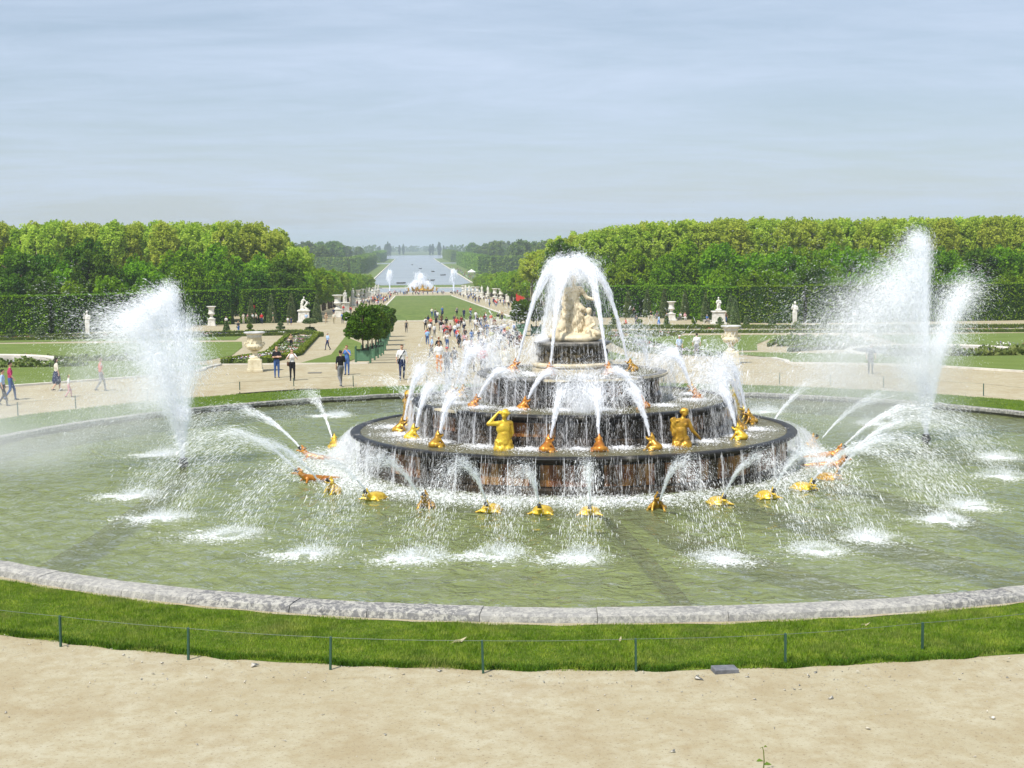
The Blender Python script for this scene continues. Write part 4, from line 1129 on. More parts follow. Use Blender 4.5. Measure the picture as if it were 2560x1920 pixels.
# dense left flank of the lowest rim
n = 17000; th = rad(1) * rng.uniform(150, 215, n); t = rng.uniform(0, 1, n)
r = 7.06 + .75 * np.sqrt(t) + rng.normal(0, .12, n) * (.3 + t); P = np.stack([r * np.cos(th), r * np.sin(th), 1.1 - 1.0 * t], -1)
ch = [drop_arrays(P, .010 * rng.lognormal(0, .35, n), np.stack([np.cos(th) * .5, np.sin(th) * .5, -np.ones(n)], -1), np.full(n, 7.0))]
n = 10000; th = rad(1) * rng.uniform(-32, 20, n); t = rng.uniform(0, 1, n)
r = 7.06 + .75 * np.sqrt(t) + rng.normal(0, .15, n) * (.3 + t); P = np.stack([r * np.cos(th), r * np.sin(th), 1.1 - 1.0 * t], -1)
ch.append(drop_arrays(P, .0095 * rng.lognormal(0, .35, n), np.stack([np.cos(th) * .5, np.sin(th) * .5, -np.ones(n)], -1), np.full(n, 7.0)))
spray('waterfall', ch, 'dense white spill of water over the two flanks of the lowest rim', 'curtains of water under the rims')
# foam: on the pool round the base, and on each shelf
def foam_ring(n, r0, r1, z, wsd, size, dens=None, cl=None):
    th = rng.uniform(-PI, PI, n)
    if dens is not None:
        k = rng.uniform(0, 1, n) < dens(np.degrees(th)); th = th[k]
    n = len(th)
    q = np.clip(rng.normal(0, wsd, n), -1, 1); r = (r0 + r1) / 2 + (r1 - r0) / 2 * q
    P = np.stack([FX + r * np.cos(th), FY + r * np.sin(th), np.full(n, z) + .02 * np.abs(rng.normal(size=n))], -1)
    return drop_arrays(P, size * rng.lognormal(0, .45, n), flat=.35)
spray('foam', [foam_ring(90000, 6.9, 9.2, WATER_Z + .014, .45, .034, lambda d: np.where((d > -75) & (d < -15), .28, .9)), foam_ring(26000, 7.0, 8.1, WATER_Z + .025, .5, .034, lambda d: .8 + 0 * d)], 'white foam on the pool around the foot of the fountain')
def foam_spots(lst, z, n, r, size):
    ch = []
    for (x, y) in lst:
        a = rng.uniform(0, 2 * PI, n); q = r * np.abs(rng.normal(0, .55, n))
        P = np.stack([x + q * np.cos(a), y + q * np.sin(a), np.full(n, z) + .03 * np.abs(rng.normal(size=n))], -1)
        ch.append(drop_arrays(P, size * rng.lognormal(0, .45, n), flat=.4))
    return ch
spray('foam', foam_spots([(-5.6, -1.4), (-5.2, -2.6), (-3.2, -4.5), (-1.9, -5.2), (-.5, -5.3), (.7, -5.2), (-5.9, .6), (4.6, -2.9), (5.5, -1.5), (3.4, -4.1), (-4.4, -3.3), (2.0, -5.1)], 1.13, 2600, .80, .030), 'white foam on the lower tier among the frogs')
spray('foam', foam_spots([(-3.2, -2.6), (-2.2, -3.2), (-.8, -3.6), (.4, -3.6), (2.4, -2.7), (3.6, -1.2), (-3.9, -1.2), (3.8, .6), (-3.9, .8)], 2.06, 2400, .66, .028), 'white foam on the middle tier among the frogs')
spray('foam', foam_spots([(-1.6, -.8), (-2.0, .3), (-1.5, -1.6), (1.3, -1.2), (0, -1.9)], 2.925, 1500, .5, .025), 'white foam on the top tier around the drum')
# ------------------------------------------------------------------ the two tall jets
def geyser(x, y, branches, label, seed):
    ch = []
    for (dx, dy, apex, n, sp1, vj, frac, size, wind) in branches:
        vz = math.sqrt(2 * G9 * apex); T = vz / G9 * frac
        ch.append(jet_drops((x, y, .35), (dx, dy, vz), T, int(n * 1.15), size * .8, size, .03, sp1, vj, wind=wind, zmin=.05, tpow=.72, stretch=1.3))
    spray('tall_jet', ch, label, 'tall fan jets either side of the fountain')
nz = [(-12.44, -.23), (12.47, 2.78)]
for (x, y), lab in zip(nz, ('black nozzle of the left tall jet standing in the pool', 'black nozzle of the right tall jet standing in the pool')):
    o = MB().lathe([(.10, -.5), (.10, .10), (.16, .14), (.17, .20), (.12, .24), (.12, .30), (.15, .33), (.10, .35)], 14).build('jet_nozzle', M['iron'], smooth=True, sharp=30)
    o.location = (x, y, 0); tag(o, lab, 'nozzle', 'nozzles of the tall jets')
W = (-.55, 0, 0)
geyser(*nz[0], [
    (-.10, 0, 5.2, 9000, .09, .020, 1.02, .027, W), (.25, .1, 4.3, 8000, .12, .035, 1.12, .027, W), (-.60, 0, 4.9, 12000, .12, .026, 1.06, .027, W), (-1.1, -.1, 4.5, 12000, .14, .030, 1.08, .027, W), (-1.75, 0, 4.4, 11000, .16, .032, 1.06, .026, W), (-2.5, 0, 4.2, 6000, .20, .040, 1.05, .025, W), (-1.4, 0, 3.6, 10000, .30, .07, 1.6, .025, W),
    (.62, 0, 3.7, 8000, .14, .04, 1.15, .026, W), (.85, .1, 3.0, 6000, .18, .05, 1.3, .025, W), (-.6, 0, 3.0, 9000, .2, .06, 1.4, .026, W), (-1.2, 0, 2.0, 7000, .2, .08, 1.3, .026, W), (.1, 0, 1.4, 4000, .12, .05, 1.0, .028, (0, 0, 0)), (-3.6, .2, 4.5, 1500, .4, .07, 1.15, .026, W)],
    'tall fanning water jet left of the fountain, blown into mist to the left', 1)
geyser(*nz[1], [
    (-.06, 0, 6.7, 12000, .09, .017, 1.02, .026, W), (-.25, 0, 6.0, 13000, .16, .030, 1.15, .026, W), (-.7, .1, 5.3, 19000, .26, .045, 1.5, .026, W), (-1.4, 0, 4.7, 18000, .32, .06, 1.6, .025, W), (-2.3, 0, 4.0, 14000, .38, .075, 1.75, .024, W), (-3.0, 0, 3.4, 9000, .44, .09, 1.8, .024, W),
    (1.55, 0, 5.0, 9000, .18, .032, 1.12, .025, (-.3, 0, 0)), (1.15, 0, 4.5, 10000, .22, .045, 1.3, .025, (-.3, 0, 0)), (.5, 0, 3.2, 6000, .2, .05, 1.2, .026, (0, 0, 0)), (.85, 0, 3.4, 6000, .24, .06, 1.3, .026, (-.2, 0, 0)), (-.6, 0, 2.4, 7000, .2, .06, 1.2, .026, (0, 0, 0)), (0, 0, 1.5, 4000, .13, .05, 1.0, .028, (0, 0, 0)), (-3.4, 0, 4.6, 2000, .6, .12, 1.5, .026, W)],
    'tallest fanning water jet right of the fountain with drifting mist', 2)

# drifting mist beside the tall jets: soft volumes
def mist(name, c, r, dens, label, rotz=0.0, lean=0.0):
    me = bpy.data.meshes.new(name)
    bm = bmesh.new(); bmesh.ops.create_icosphere(bm, subdivisions=3, radius=1.0); bm.to_mesh(me); bm.free()
    g = NG(name + '_mist'); g.t.nodes.remove(g.b)
    tcn = g.n('ShaderNodeTexCoord')
    ln = g.n('ShaderNodeVectorMath', operation='LENGTH'); g.l(tcn.outputs['Object'], ln.inputs[0])
    fall = g.n('ShaderNodeMapRange'); fall.interpolation_type = 'SMOOTHSTEP'; fall.inputs[1].default_value = 0.15; fall.inputs[2].default_value = 1.0; fall.inputs[3].default_value = 1.0; fall.inputs[4].default_value = 0.0
    g.l(ln.outputs['Value'], fall.inputs[0])
    nz_ = g.noise(g.pos(), .55, 3, .5)
    mr = g.n('ShaderNodeMapRange'); mr.inputs[1].default_value = .35; mr.inputs[2].default_value = .68; mr.inputs[3].default_value = .25; mr.inputs[4].default_value = 1.5; g.l(nz_, mr.inputs[0])
    mu = g.n('ShaderNodeMath', operation='MULTIPLY'); g.l(fall.outputs[0], mu.inputs[0]); g.l(mr.outputs[0], mu.inputs[1])
    m2 = g.n('ShaderNodeMath', operation='MULTIPLY'); g.l(mu.outputs[0], m2.inputs[0]); m2.inputs[1].default_value = dens
    pv = g.n('ShaderNodeVolumePrincipled'); pv.inputs['Color'].default_value = (.995, .997, 1, 1); pv.inputs['Anisotropy'].default_value = 0.1; g.l(m2.outputs[0], pv.inputs['Density'])
    g.l(pv.outputs[0], g.o.inputs['Volume'])
    o = obj(name, me, mt=g.m, loc=c, rot=(0, -lean, rotz)); o.scale = r
    tag(o, label, 'mist', kind='stuff'); return o
mist('mist', (-14.2, -.2, 2.3), (2.9, 1.8, 2.8), .30, 'white mist blown left from the left tall jet')
mist('mist', (-19.0, -1.0, 1.2), (6.4, 4.2, 2.2), .20, 'thin low mist over the water at the left edge of the pool')
mist('mist', (10.9, 2.8, 3.1), (3.6, 2.2, 3.4), .30, 'white mist hanging left of the right tall jet')
mist('mist', (9.6, 2.4, 1.8), (5.4, 3.8, 2.8), .16, 'thin veil of mist between the fountain and the right tall jet')

def drift(n, c, sd, size, label):
    P = np.array(c) + rng.normal(size=(n, 3)) * np.array(sd); P = P[P[:, 2] > .08]
    D = np.tile([-.6, 0, -1.0], (len(P), 1)) + .4 * rng.normal(size=(len(P), 3))
    spray('mist_drops', [drop_arrays(P, size * rng.lognormal(0, .45, len(P)), D, np.full(len(P), 3.0))], label, 'drifting drops beside the tall jets')
drift(26000, (-14.6, -.3, 2.0), (1.3, .8, 1.1), .0085, 'fine drops drifting left of the left tall jet')
drift(22000, (-19.2, -.6, 1.0), (2.6, 1.6, .8), .0075, 'fine drops settling on the water at the left edge')
drift(30000, (10.3, 2.8, 2.9), (1.6, .9, 1.4), .0085, 'fine drops drifting left of the right tall jet')
drift(8000, (-.25, 0, 5.5), (.6, .5, .7), .008, 'fine drops hanging around the top statue')
# ------------------------------------------------------------------ leaves
def leaf_quads(P, size, up=None, aspect=1.0):
    n = len(P)
    A = rng.normal(size=(n, 3))
    if up is not None: A = A * (1 - up[1]) + np.asarray(up[0]) * up[1] * 2
    A /= np.linalg.norm(A, axis=1)[:, None]
    B = rng.normal(size=(n, 3)); B -= (A * B).sum(1)[:, None] * A; B /= np.linalg.norm(B, axis=1)[:, None]
    Cc = np.cross(A, B)
    s = (size * rng.uniform(.6, 1.3, n))[:, None]
    k = rng.uniform(-.25, .25, (n, 1)) * s
    v = np.stack([P - B * s * .55, P + Cc * s * .42 * aspect + A * k, P + B * s * .6, P - Cc * s * .42 * aspect + A * k], 1).reshape(-1, 3)
    return v, np.arange(4 * n).reshape(-1, 4)
def crown_points(n, c, r, blobs, br, seed, shell=.65, low=-1.0, power=.5):
    """leaf positions gathered into clumps inside an ellipsoid."""
    q = np.random.default_rng(seed)
    d = q.normal(size=(blobs, 3)); d /= np.linalg.norm(d, axis=1)[:, None]
    rad_ = q.uniform(.25, 1, (blobs, 1)) ** power
    bc = d * rad_; bc = bc[bc[:, 2] > low]
    bs = br * q.uniform(.65, 1.3, len(bc))
    i = q.integers(0, len(bc), n)
    e = q.normal(size=(n, 3)); e /= np.linalg.norm(e, axis=1)[:, None]
    e *= (shell + (1 - shell) * q.uniform(0, 1, (n, 1)))
    return np.array(c) + (bc[i] + e * bs[i][:, None]) * np.array(r)

def tree_proto(name, trunk_m, leaf_m, h, trunk_r, crown_c, crown_r, n, blobs, br, lsize, seed, limbs=6, low=-1.0, bare=None):
    """returns (trunk mesh, crown mesh)."""
    q = random.Random(seed)
    mb = MB()
    top = crown_c[2] + crown_r[2] * .5
    lean = q.uniform(-.03, .03) * h
    mb.tube([(0, 0, -.1), (lean * .2, 0, h * .15), (lean * .5, lean * .3, h * .4), (lean, lean * .5, top)], [trunk_r * 1.25, trunk_r, trunk_r * .8, trunk_r * .25], 8)
    for k in range(limbs):
        a = q.uniform(0, 2 * PI); zb = q.uniform(max(h * .2, crown_c[2] - crown_r[2] * .8), crown_c[2] + crown_r[2] * .2)
        e = (crown_r[0] * .7 * math.cos(a), crown_r[1] * .7 * math.sin(a), zb + crown_r[2] * q.uniform(.25, .6))
        mb.tube([(lean * zb / top, 0, zb), (e[0] * .5, e[1] * .5, zb + (e[2] - zb) * .6), e], [trunk_r * .5, trunk_r * .35, trunk_r * .1], 6)
    tm = mb.mesh(name + '_trunk', trunk_m, True)
    P = crown_points(n, crown_c, crown_r, blobs, br, seed, low=low)
    v, f = leaf_quads(P, lsize)
    cm = mesh_np(name + '_crown', v, f, mats=[leaf_m])
    return tm, cm
def plant_tree(name, proto, x, y, label, cat='tree', group=None, sc=1.0, rz=0.0, sz=None, z=None):
    root = empty(name, (x, y, tz(y) if z is None else z), rz)
    root.scale = (sc, sc, sz or sc)
    obj('trunk', proto[0], root); obj('crown', proto[1], root)
    tag(root, label, cat, group)
    return root

# ------------------------------------------------------------------ urns, vases and statues
def urn_parts(root, m_body, m_lip, ped_w=.86, handles=True):
    MB().box((0, 0, .09), (ped_w, ped_w, .18), bev=.02).box((0, 0, .43), (ped_w * .90, ped_w * .90, .50), taper=.96, bev=.02).box((0, 0, .71), (ped_w * .72, ped_w * .72, .06), taper=.85, bev=.015).build('pedestal', m_body, root)
    MB().lathe([(.26, .74), (.275, .80), (.22, .86), (.17, .93), (.155, 1.02), (.19, 1.10), (.235, 1.12), (.24, 1.15), (.19, 1.17)], 28).build('foot', m_body, root, smooth=True, sharp=45)
    bowl = MB().lathe([(.10, 1.16), (.24, 1.20), (.36, 1.28), (.425, 1.38), (.435, 1.44), (.40, 1.50), (.37, 1.56), (.37, 1.75), (.39, 1.95), (.43, 2.06), (.50, 2.12)], 36, cap=False)
    bowl = bowl.build('bowl', m_body, root, smooth=True)
    MB().lathe([(.45, 2.10), (.56, 2.125), (.59, 2.16), (.585, 2.20), (.54, 2.215), (.48, 2.19), (.42, 2.0), (.3, 1.7)], 36, cap=False).build('lip', m_lip, root, smooth=True, sharp=45)
    for k in range(16):         # fluting at the bottom of the bowl
        a = 2 * PI * k / 16; pts = [((r + .012) * math.cos(a), (r + .012) * math.sin(a), z) for r, z in ((.20, 1.19), (.31, 1.245), (.40, 1.33), (.432, 1.42))]
        MB().tube(pts, [.02, .035, .045, .03], 6).build('gadroon', m_body, bowl, smooth=True)
    # relief figures round the body
    rr = random.Random(3)
    for k in range(9):
        a = 2 * PI * k / 9 + .2; zc = 1.75 + rr.uniform(-.05, .05); r = .385
        L = [E((0, 0, 0), (.05, .03, .10)), E((rr.uniform(-.02, .02), .005, .14), (.032, .028, .036)), C((-.03, 0, -.05), .025, (-.05, 0, -.18), .018), C((.03, 0, -.05), .025, (.055, 0, -.17), .018), C((.04, 0, .07), .018, (.10, 0, rr.uniform(0, .14)), .013), C((-.04, 0, .07), .018, (-.10, 0, rr.uniform(-.06, .12)), .013)]
        o = obj('relief_figure', fuse('relief_figure', L, .018, [m_body], 1), bowl, loc=(r * math.cos(a), r * math.sin(a), zc), rot=(0, 0, a - PI / 2))
    if handles:
        for s in (-1, 1):
            pts = [(s * .40, 0, 1.50), (s * .50, 0, 1.44), (s * .55, 0, 1.54), (s * .51, 0, 1.64), (s * .45, 0, 1.60), (s * .47, 0, 1.55)]
            MB().tube(pts, [.04, .045, .045, .04, .035, .03], 8).build('handle', m_body, bowl, smooth=True)
u = empty('marble_urn', (-13.94, 36.6, 0), .05); tag(u, 'big cream marble urn on a pedestal left of the photographing couple', 'urn', 'big urns on the gravel')
urn_parts(u, M['urn'], M['urn_lip'])
u2 = copy_tree(u); u2.location = (13.14, 37.9, 0); u2['label'] = 'big cream marble urn on a pedestal right of the fountain'

def vase_meshes():
    a = MB().box((0, 0, .10), (1.25, 1.25, .20), bev=.03).box((0, 0, .60), (1.05, 1.05, .82), taper=.93, bev=.03).box((0, 0, 1.06), (1.15, 1.15, .12), bev=.03).lathe([(.36, 1.10), (.40, 1.18), (.26, 1.30), (.18, 1.45), (.24, 1.58)], 20).mesh('vase_pedestal', M['marble'], True, 40)
    b = MB().lathe([(.14, 1.56), (.32, 1.62), (.48, 1.74), (.53, 1.88), (.46, 2.0), (.41, 2.12), (.42, 2.45), (.48, 2.72), (.56, 2.80), (.70, 2.86), (.72, 2.92), (.66, 2.95), (.52, 2.90), (.3, 2.6)], 24).mesh('vase_body', M['marble'], True, 45)
    return a, b
VA, VB = vase_meshes()
def vase(x, y, lab, group, s=1.0):
    r = empty('marble_vase', (x, y, tz(y))); r.scale = (s, s, s); obj('pedestal', VA, r); obj('body', VB, r); tag(r, lab, 'vase', group)
vase(-34.91, 178.7, 'tall white marble vase before the left hedge beside a bench', 'white vases by the hedges')
vase(34.45, 180.6, 'tall white marble vase before the right hedge between two benches', 'white vases by the hedges')
# standing draped statue, several variants
def standing(seed):
    q = random.Random(seed); s = q.choice((-1, 1)); h = q.uniform(-.05, .05)
    L = [C((-.12, 0, .0), .15, (-.07, 0, .85), .15, 1), C((.12, .02 * s, .0), .14, (.08, 0, .85), .15, 1), E((h, 0, .92), (.21, .16, .18), 1), C((h, 0, .95), .16, (0, 0, 1.25), .15), E((0, 0, 1.30), (.19, .13, .17)), C((-.18, 0, 1.42), .065, (.18, 0, 1.42), .065), C((0, 0, 1.45), .06, (.0, -.01, 1.56), .055), E((0, -.015, 1.66), (.085, .10, .12)), E((0, .03, 1.70), (.095, .09, .09)), E((0, -.115, 1.65), (.016, .02, .026)),
         C((s * .2, 0, 1.4), .06, (s * .33, -.05, 1.15), .05), C((s * .33, -.05, 1.15), .047, (s * q.uniform(.25, .55), -.2, q.uniform(1.0, 1.55)), .035), C((-s * .2, 0, 1.4), .06, (-s * .28, .02, 1.12), .05), C((-s * .28, .02, 1.12), .047, (-s * .2, -.14, .95), .036),
         C((s * .22, .08, 1.35), .08, (s * .24, .1, .1), .11, 1), E((.1, .1, .2), (.2, .2, .3), 1)]
    return fuse('statue_figure', L, .04, [M['marble'], M['marble']], 1, Fold([1], .03, 7, 1.2))
STAT = [standing(k) for k in range(4)]
ped_m = MB().box((0, 0, .12), (1.0, 1.0, .24), bev=.03).box((0, 0, .85), (.82, .82, 1.25), taper=.95, bev=.02).box((0, 0, 1.55), (1.0, 1.0, .16), bev=.04).mesh('statue_pedestal', M['marble'])
def statue(x, y, k, lab, group, s=1.15, rz=0.0, name='marble_statue'):
    r = empty(name, (x, y, tz(y)), rz); r.scale = (s, s, s); obj('pedestal', ped_m, r); obj('figure', STAT[k % 4], r, loc=(0, 0, 1.6)); tag(r, lab, 'statue', group)
# left: seated and crouching pair on a broad pedestal
r = empty('marble_statue', (-22.0, 189.0, tz(189))); tag(r, 'white marble group of a fallen warrior held by another on a broad pedestal, left', 'statue')
MB().box((0, 0, .14), (2.1, 1.6, .28), bev=.03).box((0, 0, 1.0), (1.75, 1.3, 1.5), taper=.94, bev=.03).box((0, 0, 1.84), (2.0, 1.5, .2), bev=.05).build('pedestal', M['marble'], r)
L = [E((0, 0, .06), (.85, .6, .12)), C((-.42, .1, .1), .16, (-.36, 0, .75), .15), C((-.12, -.1, .1), .15, (-.25, 0, .75), .15), E((-.28, 0, .95), (.24, .2, .25)), C((-.26, 0, 1.0), .2, (-.06, -.05, 1.5), .17), E((-.02, -.05, 1.55), (.24, .17, .2)), E((.06, -.1, 1.90), (.11, .13, .14)), E((.05, -.06, 2.0), (.13, .14, .1)), C((.0, -.08, 1.65), .07, (.05, -.09, 1.8), .06), C((.15, -.08, 1.6), .08, (.42, -.15, 1.3), .065), C((.42, -.15, 1.3), .06, (.52, -.2, 1.05), .05), C((-.2, 0, 1.6), .08, (-.4, -.1, 1.25), .065), C((-.4, -.1, 1.25), .06, (-.05, -.25, 1.05), .05),
     C((.1, -.15, .5), .17, (.45, -.15, .95), .17), E((.46, -.16, 1.0), (.2, .17, .18)), E((.62, -.2, 1.25), (.1, .12, .12)), C((.5, -.16, 1.1), .06, (.58, -.18, 1.18), .06), C((.1, -.15, .45), .14, (.5, -.3, .25), .1), C((.5, -.3, .25), .09, (.8, -.25, .1), .06), C((.6, -.15, 1.05), .065, (.85, -.1, 1.15), .05), C((.85, -.1, 1.15), .05, (.86, -.12, .85), .04), C((0, -.1, .4), .15, (.2, .2, .2), .12)]
obj('figures', fuse('statue_figures', L, .045, [M['marble']], 1), r, loc=(0, 0, 1.94))
r = empty('marble_statue', (38.9, 166.8, tz(166.8))); tag(r, 'white marble seated figure on a broad square pedestal before the right hedge', 'statue')
MB().box((0, 0, .14), (2.1, 1.6, .28), bev=.03).box((0, 0, 1.0), (1.75, 1.3, 1.5), taper=.94, bev=.03).box((0, 0, 1.84), (2.0, 1.5, .2), bev=.05).build('pedestal', M['marble'], r)
L = [E((0, 0, .12), (.5, .45, .2)), C((-.15, -.1, .1), .15, (-.12, -.1, .7), .17), C((.15, .0, .1), .15, (.1, 0, .8), .18), E((0, 0, .9), (.3, .25, .25)), C((0, 0, .9), .24, (0, 0, 1.35), .2), E((0, 0, 1.4), (.28, .2, .22)), C((0, 0, 1.5), .08, (-.02, -.02, 1.7), .07), E((-.03, -.03, 1.83), (.12, .14, .15)), E((-.02, .02, 1.9), (.13, .13, .1)), C((.25, 0, 1.45), .09, (.33, -.15, 1.1), .07), C((.33, -.15, 1.1), .07, (.0, -.28, 1.2), .05), C((-.25, 0, 1.45), .09, (-.35, -.1, 1.1), .07), C((-.35, -.1, 1.1), .065, (-.15, -.25, 1.45), .05)]
obj('figure', fuse('statue_figures', L, .045, [M['marble']], 1), r, loc=(0, 0, 1.94))
# herms: tapering shaft growing into a draped bust
def herm(x, y, lab, s, k):
    r = empty('marble_herm', (x, y, tz(y))); r.scale = (s, s, s); tag(r, lab, 'statue', 'herms before the hedges')
    MB().box((0, 0, .06), (.62, .55, .12), bev=.02).box((0, 0, .85), (.40, .36, 1.5), taper=1.35, bev=.02).build('shaft', M['marble'], r)
    sg = 1 if k else -1
    L = [E((0, 0, 1.6), (.33, .26, .25), 1), C((0, 0, 1.6), .27, (0, 0, 2.1), .25, 1), E((0, 0, 2.2), (.36, .24, .28)), C((-.28, 0, 2.35), .10, (.28, 0, 2.35), .10), C((0, 0, 2.4), .1, (.02 * sg, -.02, 2.6), .09), E((.03 * sg, -.04, 2.78), (.14, .16, .18)), E((.02 * sg, .03, 2.85), (.16, .15, .14)), C((.33, 0, 2.3), .1, (.36, -.15, 1.95), .08), C((.36, -.15, 1.95), .08, (-.05, -.28, 2.0), .06), C((-.33, 0, 2.3), .1, (-.40, -.1, 2.0), .08), C((-.40, -.1, 2.0), .08, (-.28, -.22, 2.45), .06), E((-.3, -.2, 2.55), (.1, .1, .12))]
    obj('bust', fuse('herm_bust', L, .045, [M['marble'], M['marble']], 1, Fold([1], .03, 6, 1.5)), r)
herm(-48.28, 155.9, 'white marble herm holding something on its shoulder, before the far left hedge', 1.08, 0)
herm(48.93, 162.5, 'white marble herm with a hooded head before the right hedge', 1.12, 1)
# avenue statues and vases
AL = [(-18.3, 221, 'v'), (-18.5, 257, 's'), (-20.5, 350, 's'), (-20.6, 388, 'v'), (-20.9, 433, 'v'), (-21.5, 505, 's'), (-21.6, 545, 's'), (-21.4, 585, 'v'), (-20.6, 606, 's'), (-19.6, 615, 's')]
AR = [(24.0, 358, 's'), (22.8, 390, 's'), (20.3, 382, 'v'), (19.8, 405, 'v'), (19.6, 443, 's'), (19.8, 489, 's'), (20.5, 540, 'v'), (19.6, 560, 'v'), (18.9, 585, 's'), (17.9, 597, 's'), (17.2, 608, 'v'), (25.5, 331, 'v')]
for side, lst in (('left', AL), ('right', AR)):
    nv = ns = 0
    for i, (x, y, k) in enumerate(lst):
        if k == 'v':
            vase(x, y, '%s white vase along the %s side of the avenue, counted from the fountain' % (ordinal(nv), side), 'vases along the avenue', 1.35); nv += 1
        else:
            statue(x, y, i, '%s white statue along the %s side of the avenue, counted from the fountain' % (ordinal(ns), side), 'statues along the avenue', 1.35, .5 if x < 0 else -.5); ns += 1

# ------------------------------------------------------------------ planters with clipped orange trees
def planter_box():
    r = empty('planter')
    s, h = 1.0, 0.92
    for k, (cx, cy, w, d) in enumerate(((0, -.47, .92, .05), (0, .47, .92, .05), (-.47, 0, .05, .92), (.47, 0, .05, .92))):
        nb = 6
        for b in range(nb):
            mb = MB().box((cx, cy, .17 + (b + .5) * .115), (w, d, .111), bev=.006); mb.build('board', M['planter'], r)
    for sx in (-1, 1):
        for sy in (-1, 1):
            cp = MB().box((sx * .47, sy * .47, .47), (.11, .11, .94), bev=.01).box((sx * .47, sy * .47, .97), (.13, .13, .04), bev=.01).build('corner_post', M['planter_dark'], r)
            MB().lathe([(.02, .985), (.05, 1.02), (.06, 1.06), (.04, 1.10), (.01, 1.115)], 10, (sx * .47, sy * .47, 0)).build('finial', M['planter_dark'], cp, smooth=True)
    MB().box((0, 0, .86), (.92, .92, .05)).build('soil', M['soil'], r)
    for sy in (-1, 1):
        MB().box((0, sy * .503, .21), (.86, .012, .03)).box((0, sy * .503, .80), (.86, .012, .03)).build('iron_strap', M['planter_dark'], r)
    return r
OT = [tree_proto('orange_tree_%s' % 'ab'[k], M['bark'], M['orange_leaf'], 1.4, .055, (0, 0, 1.75), (1.10, 1.10, 1.06), 7000, 46, .33, .15, 40 + k, limbs=9) for k in range(2)]
PB = planter_box(); first = True
rows = [(-8.4, 50.5 + 11.3 * k) for k in range(9)]
def put_planter(x, y, lab_b, lab_t, g1, g2, k, ts=1.0, bs=1.0):
    global first
    o = PB if first else copy_tree(PB); first = False
    o.location = (x, y, tz(y)); o.scale = (bs, bs, bs); tag(o, lab_b, 'planter', g1)
    plant_tree('orange_tree', OT[k % 2], x, y, lab_t, 'tree', g2, ts, k * 1.3, z=tz(y) + .85 * bs)
for k, (x, y) in enumerate(rows):
    put_planter(x, y, '%s square green wooden planter in the left row, nearest first' % ordinal(k), '%s clipped orange tree in the left row of planters, nearest first' % ordinal(k), 'green planters in the left row', 'orange trees in the left row', k, 1.02 + .04 * (k % 3))
for k, (x, y) in enumerate([(8.35, 139.3), (10.4, 141), (9.2, 151)]):
    put_planter(x, y, '%s green planter at the right beyond the statue, nearest first' % ordinal(k), '%s clipped orange tree at the right beyond the statue, nearest first' % ordinal(k), 'green planters at the right', 'orange trees at the right', k + 1, 1.12, 1.25)
# ------------------------------------------------------------------ parterre: kerbs, lawns, beds, low hedges
def kerb(pts, label, w=.30, h=.10):
    root = empty('kerb', (0, 0, 0)); tag(root, label, 'kerb', 'pale kerbs of the parterre')
    mb = MB()
    for (x0, y0), (x1, y1) in zip(pts[:-1], pts[1:]):
        L = math.hypot(x1 - x0, y1 - y0); n = max(1, int(L / 1.6)); a = math.atan2(y1 - y0, x1 - x0)
        for i in range(n):
            t0, t1 = i / n, (i + 1) / n; t = (t0 + t1) / 2; x, y = x0 + (x1 - x0) * t, y0 + (y1 - y0) * t
            v = []
            hl = L / n / 2 - .008
            for zz_ in (0, 1):
                for sx, sy in ((-1, -1), (1, -1), (1, 1), (-1, 1)):
                    px, py = x + sx * hl * math.cos(a) - sy * w / 2 * math.sin(a), y + sx * hl * math.sin(a) + sy * w / 2 * math.cos(a)
                    v.append((px, py, tz(py) + (-.1 if zz_ == 0 else h)))
            MB().add(v, [(0, 3, 2, 1), (4, 5, 6, 7), (0, 1, 5, 4), (1, 2, 6, 5), (2, 3, 7, 6), (3, 0, 4, 7)]).build('kerb_stone', M['kerb'], root)
KL = [(-62, 3), (-48, 9.5), (-36, 20), (-25.4, 29), (-22.6, 31.3), (-19, 34.2), (-17.0, 37.5), (-17.5, 49.3), (-8.0, 48.4)]
KR = [(62, 3), (48, 10), (38, 20), (27.2, 29.9), (23.1, 34.9), (19, 36.6), (16.4, 37.4), (18.4, 49.5), (7.8, 47.6)]
kerb(KL, 'pale stone kerb edging the lawn and flower beds on the left')
kerb(KR, 'pale stone kerb edging the lawn and flower beds on the right')
# lawns (left)
sheet('lawn', [(-62, 3.4), (-48, 9.9), (-36, 20.4), (-25.4, 29.4), (-22.6, 31.7), (-19.2, 34.6), (-17.3, 38), (-17.7, 49), (-20.2, 52), (-22.5, 95), (-23.6, 117), (-25.2, 131), (-60, 133), (-75, 100), (-80, 40)], M['lawn'], .03)
sheet('lawn', [(-12.6, 49.2), (-9.6, 48.6), (-9.6, 95), (-11.0, 124), (-13.6, 143.5), (-13.2, 110)], M['lawn'], .035)
sheet('lawn', [(-26.5, 136), (-45, 137.5), (-75, 132), (-75, 143), (-33, 147.5), (-27, 146.8)], M['lawn'], .036)
